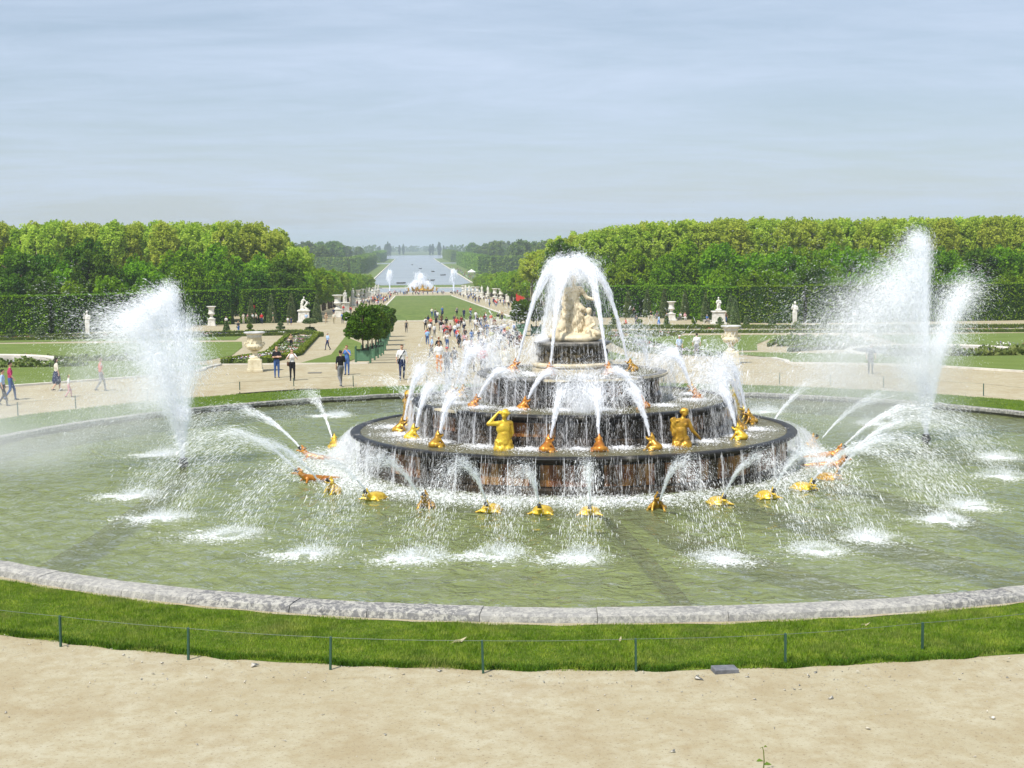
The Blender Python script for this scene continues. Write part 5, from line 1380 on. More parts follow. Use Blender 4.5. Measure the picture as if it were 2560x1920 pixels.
# lawns (right)
sheet('lawn', [(62, 3.4), (48, 10.4), (38, 20.4), (27.3, 30.3), (23.2, 35.3), (19.2, 37), (16.7, 38), (18.7, 50), (20.5, 70), (22.6, 79.5), (24.2, 79), (26.8, 70), (38, 60), (75, 60), (80, 40)], M['lawn'], .03)
sheet('lawn', [(21.4, 90.3), (21.9, 132.5), (28.1, 135.2), (39.8, 133.8), (40.4, 129.2), (35.5, 122), (31.6, 111), (27.5, 93)], M['lawn'], .035)
sheet('lawn', [(9.6, 48), (7.9, 52.9), (9.0, 75), (13.4, 92.7), (14.2, 98.4), (11.7, 72), (9.95, 52.5)], M['lawn'], .036)
sheet('lawn', [(44, 96), (50, 130), (80, 132), (80, 75), (48, 80)], M['lawn'], .037)
# low clipped box hedges
def box_strip(pts, w, h, label, dens=26.0, lsize=.13):
    """one low hedge following a polyline: a core with leaves all over."""
    root = empty('box_hedge'); tag(root, label, 'hedge', 'low box hedges of the parterre')
    core = MB(); P = []
    for (x0, y0), (x1, y1) in zip(pts[:-1], pts[1:]):
        L = math.hypot(x1 - x0, y1 - y0); a = math.atan2(y1 - y0, x1 - x0); n = max(1, int(L / 4))
        c, s = math.cos(a), math.sin(a)
        for i in range(n):
            v = []
            for t in (i / n, (i + 1) / n):
                cx, cy = x0 + (x1 - x0) * t, y0 + (y1 - y0) * t
                for sy, zz_ in ((-1, -.05), (1, -.05), (1, h * .9), (-1, h * .9)):
                    px, py = cx - sy * w * .46 * s, cy + sy * w * .46 * c
                    v.append((px, py, tz(cy) + zz_))
            core.add(v, [(0, 1, 2, 3), (7, 6, 5, 4), (0, 4, 5, 1), (1, 5, 6, 2), (2, 6, 7, 3), (3, 7, 4, 0)])
        m_ = int(L * (w + 2 * h) * dens)
        t = rng.uniform(0, 1, m_); q = rng.uniform(0, w + 2 * h, m_)
        off = np.where(q < h, -w / 2, np.where(q > h + w, w / 2, q - h - w / 2)); zz_ = np.where(q < h, q, np.where(q > h + w, q - h - w, h))
        cx, cy = x0 + (x1 - x0) * t, y0 + (y1 - y0) * t
        P.append(np.stack([cx - off * s + rng.normal(0, .015, m_), cy + off * c, np.interp(cy, PROF_Y, PROF_Z) + zz_ + rng.normal(0, .02, m_)], -1))
    core.build('core', M['box_core'], root)
    v, f = leaf_quads(np.concatenate(P), lsize)
    obj('foliage', mesh_np('box_foliage', v, f, mats=[M['box_leaf']]), root)
box_strip([(-15.1, 53.2), (-17.3, 144.8), (-16.6, 143.5)], .55, .45, 'long low box hedge on the path side of the left flower bed')
box_strip([(-17.5, 51.5), (-20.9, 142.9), (-19.9, 148)], .45, .40, 'long low box hedge on the lawn side of the left flower bed')
box_strip([(-75, 145.5), (-33, 150.5), (-20.3, 152.8), (-16.7, 144.9)], .7, .55, 'low box hedge closing the left parterre along the far walk')
box_strip([(-75, 139.5), (-34, 145), (-21.9, 148.5)], .45, .40, 'thin box hedge in front of the far left walk')
box_strip([(15.2, 71.5), (17.5, 129.7), (20.8, 149.5)], .5, .45, 'long low box hedge on the path side of the right flower bed')
box_strip([(16.2, 55), (19.6, 90), (21.0, 110), (20.1, 126), (21.4, 133)], .45, .40, 'low box hedge on the lawn side of the right flower bed')
box_strip([(20.2, 151), (20.6, 157.3), (48.7, 151.1), (80, 146)], .7, .55, 'low box hedge closing the right parterre along the far walk')
box_strip([(21.5, 143.5), (44, 139.2), (80, 132)], .5, .42, 'second box hedge inside the far right walk')
box_strip([(31.6, 105.5), (36.6, 121.5), (40.5, 124)], .45, .42, 'short box hedge curving round the right side bed')
box_strip([(27.2, 79.8), (32.4, 90.6), (36, 92)], .45, .42, 'short low box hedge near the right round basin')
# flower beds: mixed low leaves and blossom, one mass each
def bed(poly, label, nleaf, nfl, h=.35, lsize=.16, fsize=.12, cols=('flower_white', 'flower_white', 'flower_red', 'flower_violet')):
    xs = [p[0] for p in poly]; ys = [p[1] for p in poly]
    def inside(X, Y):
        r = np.zeros(len(X), bool); j = len(poly) - 1
        for i in range(len(poly)):
            xi, yi = poly[i]; xj, yj = poly[j]
            c = ((yi > Y) != (yj > Y)) & (X < (xj - xi) * (Y - yi) / (yj - yi + 1e-9) + xi); r ^= c; j = i
        return r
    def pts(n):
        X = rng.uniform(min(xs), max(xs), n * 4); Y = rng.uniform(min(ys), max(ys), n * 4); k = inside(X, Y); return X[k][:n], Y[k][:n]
    sheet('flower_bed_soil', poly, M['bed_soil'], .045)
    X, Y = pts(nleaf); P = np.stack([X, Y, np.interp(Y, PROF_Y, PROF_Z) + h * rng.uniform(.1, 1, len(X)) * (.6 + .4 * np.sin(X * 3) * np.sin(Y * 1.1))], -1)
    v1, f1 = leaf_quads(P, lsize)
    vs_, fs_, mi, b = [v1], [f1], [np.zeros(len(f1))], len(v1)
    cx, cy = pts(max(6, nfl // 14)); i = rng.integers(0, len(cx), nfl)
    X = cx[i] + rng.normal(0, .28, nfl); Y = cy[i] + rng.normal(0, .4, nfl)
    P = np.stack([X, Y, np.interp(Y, PROF_Y, PROF_Z) + h * rng.uniform(.85, 1.25, nfl)], -1)
    v2, f2 = leaf_quads(P, fsize, up=((0, 0, 1), .6)); kk = rng.integers(0, len(cols), len(cx))[i]
    vs_.append(v2); fs_.append(f2 + b); mi.append(1 + kk)
    o = obj('flower_bed', mesh_np('flower_bed', np.concatenate(vs_), np.concatenate(fs_), mats=[M['flower_leaf']] + [M[c] for c in cols], mat_idx=np.concatenate(mi)))
    tag(o, label, 'flowers', 'flower beds of the parterre', 'stuff')
bed([(-15.5, 54), (-17.2, 53), (-20.5, 142), (-17.6, 143)], 'long flower bed with white and red blossom left of the path', 7500, 1300)
bed([(-22, 148.8), (-34, 145.6), (-74, 140.2), (-74, 144.6), (-33, 149.8), (-21, 152)], 'flower bed along the far left walk', 6500, 800)
bed([(15.6, 71), (17.9, 129.5), (20.9, 147), (21.0, 133.5), (19.8, 126), (20.6, 110), (19.2, 90), (16.6, 58)], 'long flower bed with white blossom right of the path', 7000, 1300)
bed([(21.5, 150.5), (44, 146), (80, 139), (80, 133), (44, 140), (22, 144.3)], 'flower bed along the far right walk', 6000, 800)
bed([(32.4, 105.8), (37, 121), (44, 120), (42, 104)], 'shrubby flower bed beside the right round basin', 3500, 200, .8, .3)
bed([(24, 131), (22.5, 141), (29, 140.5), (28, 137)], 'small flower bed corner behind the right lawn', 1200, 200)
bed([(-26.3, 52), (-33, 51.5), (-41, 49), (-46, 47), (-46, 43.5), (-38, 46), (-31, 49), (-26.5, 50)], 'leafy border in front of the left round basin', 3200, 120, .75, .28)
bed([(27, 53), (33, 51.5), (41, 52.5), (47, 49), (40, 49), (33, 48.5), (27.5, 50)], 'leafy border in front of the right round basin', 3000, 120, .75, .28)
bed([(-27, 72), (-44, 84), (-60, 80), (-60, 88), (-44, 92), (-25.5, 80)], 'green border behind the left round basin', 3500, 250, .5, .25)
bed([(44, 78), (60, 71), (75, 75), (75, 82), (58, 80), (45, 84)], 'green border behind the right round basin', 3000, 200, .5, .25)
# two small round basins
def basin(cx, cy, r, lab):
    z = tz(cy) + .12
    root = empty('round_basin', (cx, cy, 0)); tag(root, lab, 'basin', 'round side basins')
    MB().lathe([(r - .02, z - 1.0), (r, z + .10), (r + .1, z + .16), (r + .55, z + .16), (r + .65, z + .08), (r + .68, z - 1.2)], 72, cap=False).build('coping', M['kerb'], root, smooth=True, sharp=30)
    MB().lathe([(.05, z - .10), (r, z - .10)], 64, cap=False).build('water', M['side_water'], root)
basin(-37.8, 61.5, 6.9, 'round stone basin of grey water at the left edge')
basin(34.2, 62.8, 6.2, 'round stone basin of grey water at the right, behind mist')

# ------------------------------------------------------------------ tall hedges
def hedge_block(p0, p1, h, th, label, dens=29.0, lsize=.235, leafm='hedge_leaf', name='clipped_hedge', group='tall clipped hedges around the parterre'):
    x0, y0 = p0; x1, y1 = p1
    L = math.hypot(x1 - x0, y1 - y0); a = math.atan2(y1 - y0, x1 - x0); c, s = math.cos(a), math.sin(a)
    root = empty(name, (x0, y0, 0)); root.rotation_euler = (0, 0, a); tag(root, label, 'hedge', group)
    def zt(u, w): return np.interp(y0 + u * s + w * c, PROF_Y, PROF_Z)
    n = max(1, int(L / 8)); core = MB()
    for i in range(n):
        v = []
        for u in (L * i / n, L * (i + 1) / n):
            for w_, zz_ in ((-th / 2 + .08, -.3), (th / 2 - .08, -.3), (th / 2 - .08, h - .1), (-th / 2 + .08, h - .1)): v.append((u, w_, float(zt(u, w_)) + zz_))
        core.add(v, [(0, 1, 2, 3), (7, 6, 5, 4), (0, 4, 5, 1), (1, 5, 6, 2), (2, 6, 7, 3), (3, 7, 4, 0)])
    core.build('core', M['canal_core' if leafm == 'canal_leaf' else 'hedge_core'], root)
    P, N_ = [], []
    for (area, f) in ((L * h, 'front'), (L * th, 'top'), (2 * th * h, 'ends'), (L * h * .5, 'back')):
        m_ = int(area * dens)
        if f == 'front': u, w_, z_ = rng.uniform(0, L, m_), np.full(m_, -th / 2), rng.uniform(0, h, m_)
        elif f == 'back': u, w_, z_ = rng.uniform(0, L, m_), np.full(m_, th / 2), rng.uniform(0, h, m_)
        elif f == 'top': u, w_, z_ = rng.uniform(0, L, m_), rng.uniform(-th / 2, th / 2, m_), np.full(m_, h)
        else: u, w_, z_ = np.where(rng.uniform(0, 1, m_) < .5, 0, L), rng.uniform(-th / 2, th / 2, m_), rng.uniform(0, h, m_)
        lump = .10 * np.sin(u * 2.3 + 2 * np.sin(z_ * 1.9)) * np.sin(z_ * 2.9 + np.sin(u * 1.3)) + rng.normal(0, .05, m_)
        if f == 'front': w_ = w_ - lump
        elif f == 'back': w_ = w_ + lump
        elif f == 'top': z_ = z_ + lump * .8
        P.append(np.stack([u, w_, zt(u, w_) + z_], -1))
    v, fc = leaf_quads(np.concatenate(P), lsize)
    obj('foliage', mesh_np('hedge_foliage', v, fc, mats=[M[leafm]]), root)
    return root
hedge_block((-92, 159.5), (-54, 159.2), 5.2, 2.4, 'tall clipped hedge at the far left edge behind the topiary')
hedge_block((-53.6, 159.2), (-39, 176), 5.2, 2.4, 'tall clipped hedge behind the left herm and the left jet')
hedge_block((-38.6, 181.5), (-33.2, 184.5), 5.2, 2.4, 'short block of tall hedge behind the left white vase')
hedge_block((-31.4, 187.5), (-20.6, 191.8), 5.2, 2.4, 'tall clipped hedge behind the left statue group')
hedge_block((25.6, 200.5), (32.2, 201.5), 5.2, 2.4, 'short block of tall hedge beside the right of the statue spray')
hedge_block((34.0, 204), (42.2, 172.5), 5.2, 2.4, 'tall clipped hedge behind the right vase and benches')
hedge_block((43.2, 171.5), (51.6, 168), 5.4, 2.4, 'tall hedge between the seated statue and the right herm')
hedge_block((52.2, 168), (94, 171.5), 5.5, 2.4, 'tall clipped hedge at the far right behind the right jet')

# ------------------------------------------------------------------ topiary
def topiary_mesh(name, prof, n, lsize, mt, seed):
    """leaves over a solid of revolution (list of (r, z))."""
    q = np.random.default_rng(seed)
    segs = []
    for (r0, z0), (r1, z1) in zip(prof[:-1], prof[1:]): segs.append(max(1e-4, (r0 + r1) * math.hypot(r1 - r0, z1 - z0)))
    segs = np.array(segs) / sum(segs); i = q.choice(len(segs), n, p=segs); t = q.uniform(0, 1, n)
    pr_ = np.array(prof); r = pr_[i, 0] + (pr_[i + 1, 0] - pr_[i, 0]) * t + q.normal(0, .02, n); z = pr_[i, 1] + (pr_[i + 1, 1] - pr_[i, 1]) * t; a = q.uniform(0, 2 * PI, n)
    v, f = leaf_quads(np.stack([r * np.cos(a), r * np.sin(a), z], -1), lsize)
    fol = mesh_np(name, v, f, mats=[mt])
    core = MB().lathe([(max(r - .04, .01), z) for r, z in prof], 20).mesh(name + '_core', M['hedge_core'])
    return core, fol
CONE = topiary_mesh('yew_cone', [(.05, 0), (.80, .02), (.78, .4), (.45, 2.6), (.06, 4.3), (.01, 4.35)], 3600, .15, M['yew'], 1)
TOPS = [
    topiary_mesh('topiary_obelisk', [(.02, 0), (.62, .03), (.5, .4), (.30, 1.2), (.12, 1.75), (.01, 1.78)], 900, .13, M['yew'], 2),
    topiary_mesh('topiary_ball', [(.02, 0), (.55, .03), (.60, .25), (.55, .5), (.18, .56), (.12, .66), (.34, .78), (.42, .98), (.30, 1.2), (.01, 1.3)], 1000, .12, M['box_leaf'], 3),
    topiary_mesh('topiary_tiers', [(.02, 0), (.80, .03), (.82, .38), (.74, .44), (.16, .46), (.16, .6), (.62, .62), (.6, .86), (.14, .9), (.14, .98), (.4, 1.05), (.38, 1.25), (.18, 1.5), (.01, 1.58)], 1300, .12, M['yew'], 4),
    topiary_mesh('topiary_mushroom', [(.02, 0), (.82, .03), (.9, .3), (.7, .5), (.5, .55), (.62, .7), (.1, .78), (.05, .82), (.05, 1.28), (.9, 1.3), (1.0, 1.4), (.85, 1.7), (.5, 1.92), (.01, 2.0)], 1900, .12, M['yew'], 5),
    topiary_mesh('topiary_urn', [(.02, 0), (.40, .03), (.58, .2), (.62, .42), (.5, .6), (.16, .7), (.12, .95), (.3, 1.05), (.2, 1.3), (.02, 1.6)], 1000, .12, M['yew'], 6),
    topiary_mesh('topiary_drum', [(.02, 0), (.55, .03), (.6, .3), (.56, .62), (.35, .85), (.01, .92)], 700, .12, M['box_leaf'], 7)]
def topiary(tp, x, y, name, lab, group, s=1.0):
    r = empty(name, (x, y, tz(y))); r.scale = (s, s, s); obj('core', tp[0], r); obj('foliage', tp[1], r); tag(r, lab, 'topiary', group)
cl = [(-33.1, 186.0, .85), (-29.8, 185.7, .92), (-26.9, 187.8, 1.03), (-23.9, 188.8, 1.06), (-20.0, 189.4, 1.0)]
for i, (x, y, s) in enumerate(cl): topiary(CONE, x, y, 'yew_cone', '%s dark clipped cone from the left before the left hedge' % ordinal(i), 'clipped cones at the left', s)
cr = [(30.3, 198.2, 1.05), (33.6, 199.0, 1.08), (35.2, 191.7, 1.09), (37.2, 184.5, 1.03), (39.0, 177, 1.0), (40.6, 163.5, .93), (41.5, 171, 1.0)]
for i, (x, y, s) in enumerate(cr): topiary(CONE, x, y, 'yew_cone', '%s dark clipped cone along the right hedge, farthest first' % ordinal(i), 'clipped cones at the right', s)
tl = [(-55.9, 146.8, 4), (-52.2, 146.5, 2), (-49.2, 147, 0), (-29.7, 153.6, 0), (-26.7, 154.2, 1), (-22.7, 154.6, 2), (-18.8, 154.8, 3)]
nm = ['obelisk', 'ball on a base', 'tiered', 'mushroom', 'urn', 'drum']
for i, (x, y, k) in enumerate(tl): topiary(TOPS[k], x, y, 'topiary', '%s small topiary from the left along the left walk, %s shaped' % (ordinal(i), nm[k]), 'small topiary along the left walk', 1.0)
tr_ = [(22.7, 159.5, 2), (26.2, 158.6, 1), (29.8, 157.7, 0), (33.5, 157, 1), (36.9, 156.2, 2), (40.4, 155.4, 0), (43.8, 154.6, 4), (47.1, 153.9, 5), (50.6, 153.2, 0), (28.2, 197, 1), (42.0, 175, 1)]
for i, (x, y, k) in enumerate(tr_): topiary(TOPS[k], x, y, 'topiary', '%s small topiary from the left along the right walk, %s shaped' % (ordinal(i), nm[k]), 'small topiary along the right walk', .95)
# benches
bm_ = MB().box((0, 0, .42), (1.7, .45, .09), bev=.02).box((-.6, 0, .19), (.16, .36, .38), bev=.02).box((.6, 0, .19), (.16, .36, .38), bev=.02).mesh('bench', M['bench'])
for i, (x, y, rz, lab) in enumerate([(-33.7, 183.2, .2, 'white stone bench beside the left vase with a seated visitor'), (32.9, 189.3, -.6, 'white stone bench farthest along the right hedge'), (36.3, 182, -.6, 'white stone bench right of the right vase'), (38.2, 171, -.9, 'white stone bench left of the seated statue')]):
    o = obj('stone_bench', bm_, loc=(x, y, tz(y)), rot=(0, 0, rz)); tag(o, lab, 'bench', 'stone benches by the hedges')
# red banner behind the left group, red panel at the right avenue
r = empty('red_banner', (-29.7, 186.4, tz(186.4))); tag(r, 'red pennant banner on a pole above the group at the left hedge', 'banner')
MB().tube([(0, 0, 0), (0, 0, 3.2)], .03, 8).tube([(-.4, 0, 2.85), (.5, 0, 2.75)], .025, 8).build('pole', M['bark'], r)
MB().add([(-.4, -.02, 2.85), (.5, -.03, 2.75), (.35, -.05, 2.2), (.12, -.04, 1.55), (-.1, -.05, 1.8), (-.3, -.03, 2.3)], [(0, 1, 2, 3, 4, 5)]).add([(-.4, .01, 2.85), (.5, .0, 2.75), (.35, -.02, 2.2), (.12, -.01, 1.55), (-.1, -.02, 1.8), (-.3, .0, 2.3)], [(5, 4, 3, 2, 1, 0)]).build('cloth', M['red_cloth'], r)
r = empty('red_banner_stand', (23.5, 345, tz(345))); tag(r, 'red upright panel under the trees at the right of the avenue', 'panel')
MB().box((0, 0, 2.6), (3.0, .2, 4.6), bev=.05).build('board', M['red_cloth'], r)
for sx in (-1.2, 1.2): MB().box((sx, 0, .2), (.15, .15, .5)).build('leg', M['bark'], r)
# ------------------------------------------------------------------ people
# one fused body per pose; slots: 0 skin, 1 hair, 2 top, 3 bottom, 4 shoes, 5 bag
def hand(p, d, t=0):
    p, d = Vector(p), Vector(d).normalized(); s = d.orthogonal().normalized()
    return [E(tuple(p + d * .035), (.032, .032, .04), t), C(tuple(p + d * .06), .022, tuple(p + d * .12), .014, t), C(tuple(p + d * .02 + s * .025), .013, tuple(p + d * .06 + s * .05), .010, t)]
def body(hip=(0, 0, .92), legs=None, arms=None, lean=0.0, female=False, skirt=False, longhair=False, bag=None, turn=0.0, cap=False, coat=False, shorts=False):
    hx, hy, hz = hip; T = .50
    def up(z, y=0.0): return (hx, hy + lean * z + y, hz + z)
    w = .88 if female else 1.0
    L = [E(up(.04), (.165 * (1.05 if female else 1), .115, .13), 3), E(up(.18), (.15 * w, .105, .14), 2), E(up(.36), (.185 * w, .12, .18), 2)]
    sh = up(T)
    L.append(C((hx - .15 * w, sh[1], sh[2]), .068 * w, (hx + .15 * w, sh[1], sh[2]), .068 * w, 2))
    L.append(C(up(T + .02), .052, up(T + .12, .01), .048, 0))
    hc = Vector(up(T + .215, .02)); ct, stt = math.cos(turn), math.sin(turn)
    def hp(x, y, z): return (hc.x + x * ct - y * stt, hc.y + x * stt + y * ct, hc.z + z)
    L += [E(tuple(hc), (.075, .092, .112), 0), E(hp(0, .088, -.01), (.014, .020, .022), 0), E(hp(.078, 0, -.01), (.012, .02, .028), 0), E(hp(-.078, 0, -.01), (.012, .02, .028), 0)]
    L += [E(hp(0, -.025, .035), (.084, .088, .092), 1), E(hp(0, .04, .085), (.06, .05, .035), 1)]
    if longhair: L += [E(hp(0, -.06, -.08), (.085, .05, .14), 1)]
    if cap: L += [E(hp(0, .02, .075), (.092, .11, .05), 5), E(hp(0, .12, .06), (.06, .06, .015), 5)]
    legs = legs or [((-.10, 0, .49), (-.10, -.01, .08)), ((.10, 0, .49), (.105, .0, .08))]
    for s, (kn, an) in zip((-1, 1), legs):
        kt = 0 if (shorts or skirt) else 3
        L += [C((hx + s * .085, hy, hz), .092, kn, .064, 3 if not skirt else 3), C(kn, .062, an, .042, kt), C((an[0], an[1] - .03, an[2] - .035), .042, (an[0] + s * .015, an[1] + .14, an[2] - .045), .034, 4)]
    if skirt: L += [C(up(.0), .17, (hx, hy, .56), .24, 3)]
    if coat: L += [C(up(.1), .17, (hx, hy, .55), .21, 2)]
    arms = arms or [((-.26, .0, 1.15), (-.25, .06, .90)), ((.26, .0, 1.15), (.25, .06, .90))]
    for s, (el, ha) in zip((-1, 1), arms):
        L += [C((hx + s * .175 * w, sh[1], sh[2] - .01), .058 * w, el, .044, 2), C(el, .042, ha, .032, 0 if not coat else 2)] + hand(ha, Vector(ha) - Vector(el))
    if bag == 'shoulder': L += [E((hx + .24, hy + .02, .92), (.06, .15, .13), 5), C((hx + .17, hy, 1.44), .018, (hx + .24, hy + .02, 1.0), .016, 5)]
    if bag == 'back': L += [E((hx, sh[1] - .19, hz + .30), (.145, .10, .22), 5)]
    if bag == 'strap': L += [C((hx - .14, sh[1] + .09, sh[2] + .05), .02, (hx + .17, hy + .12, 1.0), .02, 5), E((hx + .2, hy + .1, .95), (.05, .1, .09), 5), C((hx - .14, sh[1] - .09, sh[2] + .05), .02, (hx + .17, hy - .1, 1.0), .02, 5)]
    return L
walkA = [((-.10, .16, .50), (-.10, .20, .08)), ((.10, .0, .50), (.10, -.26, .13))]
walkB = [((-.10, .02, .50), (-.10, -.24, .12)), ((.10, .17, .50), (.11, .22, .08))]
swingA = [((-.25, -.08, 1.15), (-.24, .02, .90)), ((.25, .06, 1.16), (.23, .20, .95))]
photo = [((-.30, .14, 1.18), (-.06, .24, 1.50)), ((.30, .14, 1.18), (.06, .24, 1.50))]
cross = [((-.27, .10, 1.16), (.10, .20, 1.20)), ((.27, .10, 1.16), (-.06, .22, 1.16))]
reach = [((-.25, -.05, 1.15), (-.24, .02, .90)), ((.28, .1, 1.18), (.12, .22, 1.42))]
sitlegs = [((-.11, .42, .46), (-.11, .44, .08)), ((.11, .42, .46), (.12, .38, .08))]
sitarms = [((-.22, .10, .74), (-.10, .30, .58)), ((.22, .10, .74), (.10, .30, .58))]
PM = [bpy.data.materials.new('slot') for _ in range(6)]
POSE = {
    'stand': body(), 'stand_w': body(female=True, longhair=True), 'walk': body(legs=walkA, arms=swingA), 'walk_b': body(legs=walkB), 'walk_w': body(legs=walkB, arms=swingA, female=True, longhair=True, bag='shoulder'),
    'skirt': body(legs=walkA, female=True, skirt=True, longhair=True), 'shorts': body(legs=walkB, shorts=True), 'photo': body(arms=photo), 'photo_w': body(arms=photo, female=True, bag='shoulder'), 'cross': body(arms=cross, turn=-.5),
    'pack': body(legs=walkA, bag='back'), 'pack_w': body(legs=walkB, female=True, longhair=True, bag='back'), 'strap': body(legs=walkB, bag='strap', turn=-.4), 'reach': body(arms=reach, legs=walkB), 'cap': body(legs=walkA, cap=True), 'coat': body(coat=True, bag='shoulder'), 'coat_w': body(coat=True, female=True),
    'sit': body(hip=(0, 0, .50), legs=sitlegs, arms=sitarms), 'sit_w': body(hip=(0, 0, .50), legs=sitlegs, arms=sitarms, female=True, longhair=True), 'crouch': body(hip=(0, -.1, .36), legs=[((-.14, .28, .44), (-.12, .02, .08)), ((.14, .28, .44), (.12, .0, .08))], arms=[((-.24, .1, .62), (-.08, .34, .62)), ((.24, .1, .62), (.08, .34, .62))], lean=.3),
}
BODY = {k: fuse('person_' + k, v, .03, PM, 1) for k, v in POSE.items()}
FAR = {k: fuse('person_far_' + k, POSE[k], .06, PM, 0) for k in ('stand', 'walk', 'walk_w', 'pack', 'skirt')}
CLOTH = {}
def cloth(c, rough=.8):
    key = tuple(round(x, 3) for x in c)
    if key not in CLOTH: CLOTH[key] = m_plain('cloth', c, rough, .15, var=.14, scale=9)
    return CLOTH[key]
COLR = dict(white=(.74, .74, .74), cream=(.66, .62, .50), black=(.018, .018, .022), navy=(.025, .035, .09), jeans=(.06, .12, .30), blue=(.08, .19, .48), lblue=(.30, .50, .75), sky=(.42, .56, .78), grey=(.22, .22, .23), dgrey=(.07, .07, .08), red=(.55, .03, .03), coral=(.65, .17, .12), pink=(.62, .33, .36), magenta=(.45, .05, .14), brown=(.13, .07, .045), tan=(.40, .28, .17), khaki=(.34, .29, .18), yellow=(.62, .52, .12), lime=(.50, .50, .18), teal=(.06, .24, .26), green=(.07, .15, .07), maroon=(.18, .03, .03), orange=(.70, .28, .06), stripe=(.55, .58, .66))
SKIN = [(.60, .37, .26), (.52, .31, .21), (.42, .24, .15), (.24, .12, .07)]
HAIR = dict(dark=(.025, .018, .013), brown=(.09, .05, .025), blond=(.40, .28, .12), grey=(.35, .34, .33), red=(.22, .08, .03), bald=(.55, .34, .24))
def person(pose, x, y, rz, top, bot, label, group=None, hair='dark', h=1.72, skin=0, bag='dgrey', shoe='dgrey', far=False, z=None):
    me = (FAR if far else BODY)[pose]
    o = obj('person', me, loc=(x, y, (tz(y) if z is None else z) - .004), rot=(0, 0, rz))
    s = h / 1.74; o.scale = (s, s, s)
    mats = [cloth(SKIN[skin], .6), cloth(HAIR[hair], .6), cloth(COLR[top]), cloth(COLR[bot]), cloth(COLR[shoe]), cloth(COLR[bag])]
    for i, mt in enumerate(mats):
        o.material_slots[i].link = 'OBJECT'; o.material_slots[i].material = mt
    tag(o, label, 'person', group)
    return o
N_, S_ = 0.0, PI        # facing away down the avenue / facing the camera
P = person
g1 = 'visitors on the far gravel of the pool'
P('cross', -12.37, 32.4, S_ + .25, 'black', 'jeans', 'person in black jacket and blue jeans with arms folded, beside the left urn', g1, 'bald', 1.66)
P('photo_w', -11.41, 30.6, S_, 'white', 'black', 'person in white jacket and black trousers holding a camera to the face', g1, 'brown', 1.66, bag='brown')
P('reach', -8.74, 26.9, N_ + .5, 'black', 'grey', 'person in dark sweater and grey trousers seen from behind near the pool', g1, 'dark', 1.80)
P('photo', -8.72, 33.6, S_ - .4, 'blue', 'jeans', 'red haired person in blue raising a camera behind the dark sweater', g1, 'red', 1.60)
P('strap', -5.74, 30.1, S_ + .1, 'white', 'navy', 'person in white shirt with a black shoulder strap walking towards the pool', g1, 'brown', 1.84, bag='black')
P('walk', -23.59, 22.3, -PI / 2 + .2, 'magenta', 'jeans', 'person in magenta top and jeans at the left edge of the picture', g1, 'dark', 1.76)
P('walk_b', -23.3, 19.9, -PI / 2, 'sky', 'dgrey', 'person in pale shirt and dark trousers cut by the left edge', g1, 'dark', 1.62)
P('skirt', -22.5, 26.6, -PI / 2 + .5, 'cream', 'navy', 'person in pale top and dark short skirt walking behind the left mist', g1, 'dark', 1.62)
P('cap', -21.19, 23.3, -PI / 2 + .3, 'white', 'pink', 'small child in white top and yellow cap walking at the left', g1, 'brown', 1.06, bag='yellow')
P('walk', -20.3, 26.2, -PI / 2, 'coral', 'grey', 'person in coral top almost lost in the left mist', g1, 'brown', 1.62)
P('walk', -17.93, 112, S_, 'tan', 'black', 'person in tan top and black trousers inside the left flower bed path', None, 'brown', 1.66)
P('walk_b', -13.94, 109.3, S_ - .9, 'sky', 'navy', 'person in light blue shirt walking on the left gravel path', None, 'grey', 1.78)
P('stand', 13.74, 51.5, N_, 'white', 'grey', 'dark haired person in white shirt seen from behind right of the fountain', None, 'dark', 1.72)
P('cap', 12.2, 49.5, S_ + .5, 'sky', 'grey', 'person in white cap behind the spray right of the fountain', None, 'brown', 1.6, bag='white')
P('stand', 18.95, 30.1, S_, 'navy', 'dgrey', 'dark figure standing in the right mist on the far gravel', None, 'dark', 1.66)
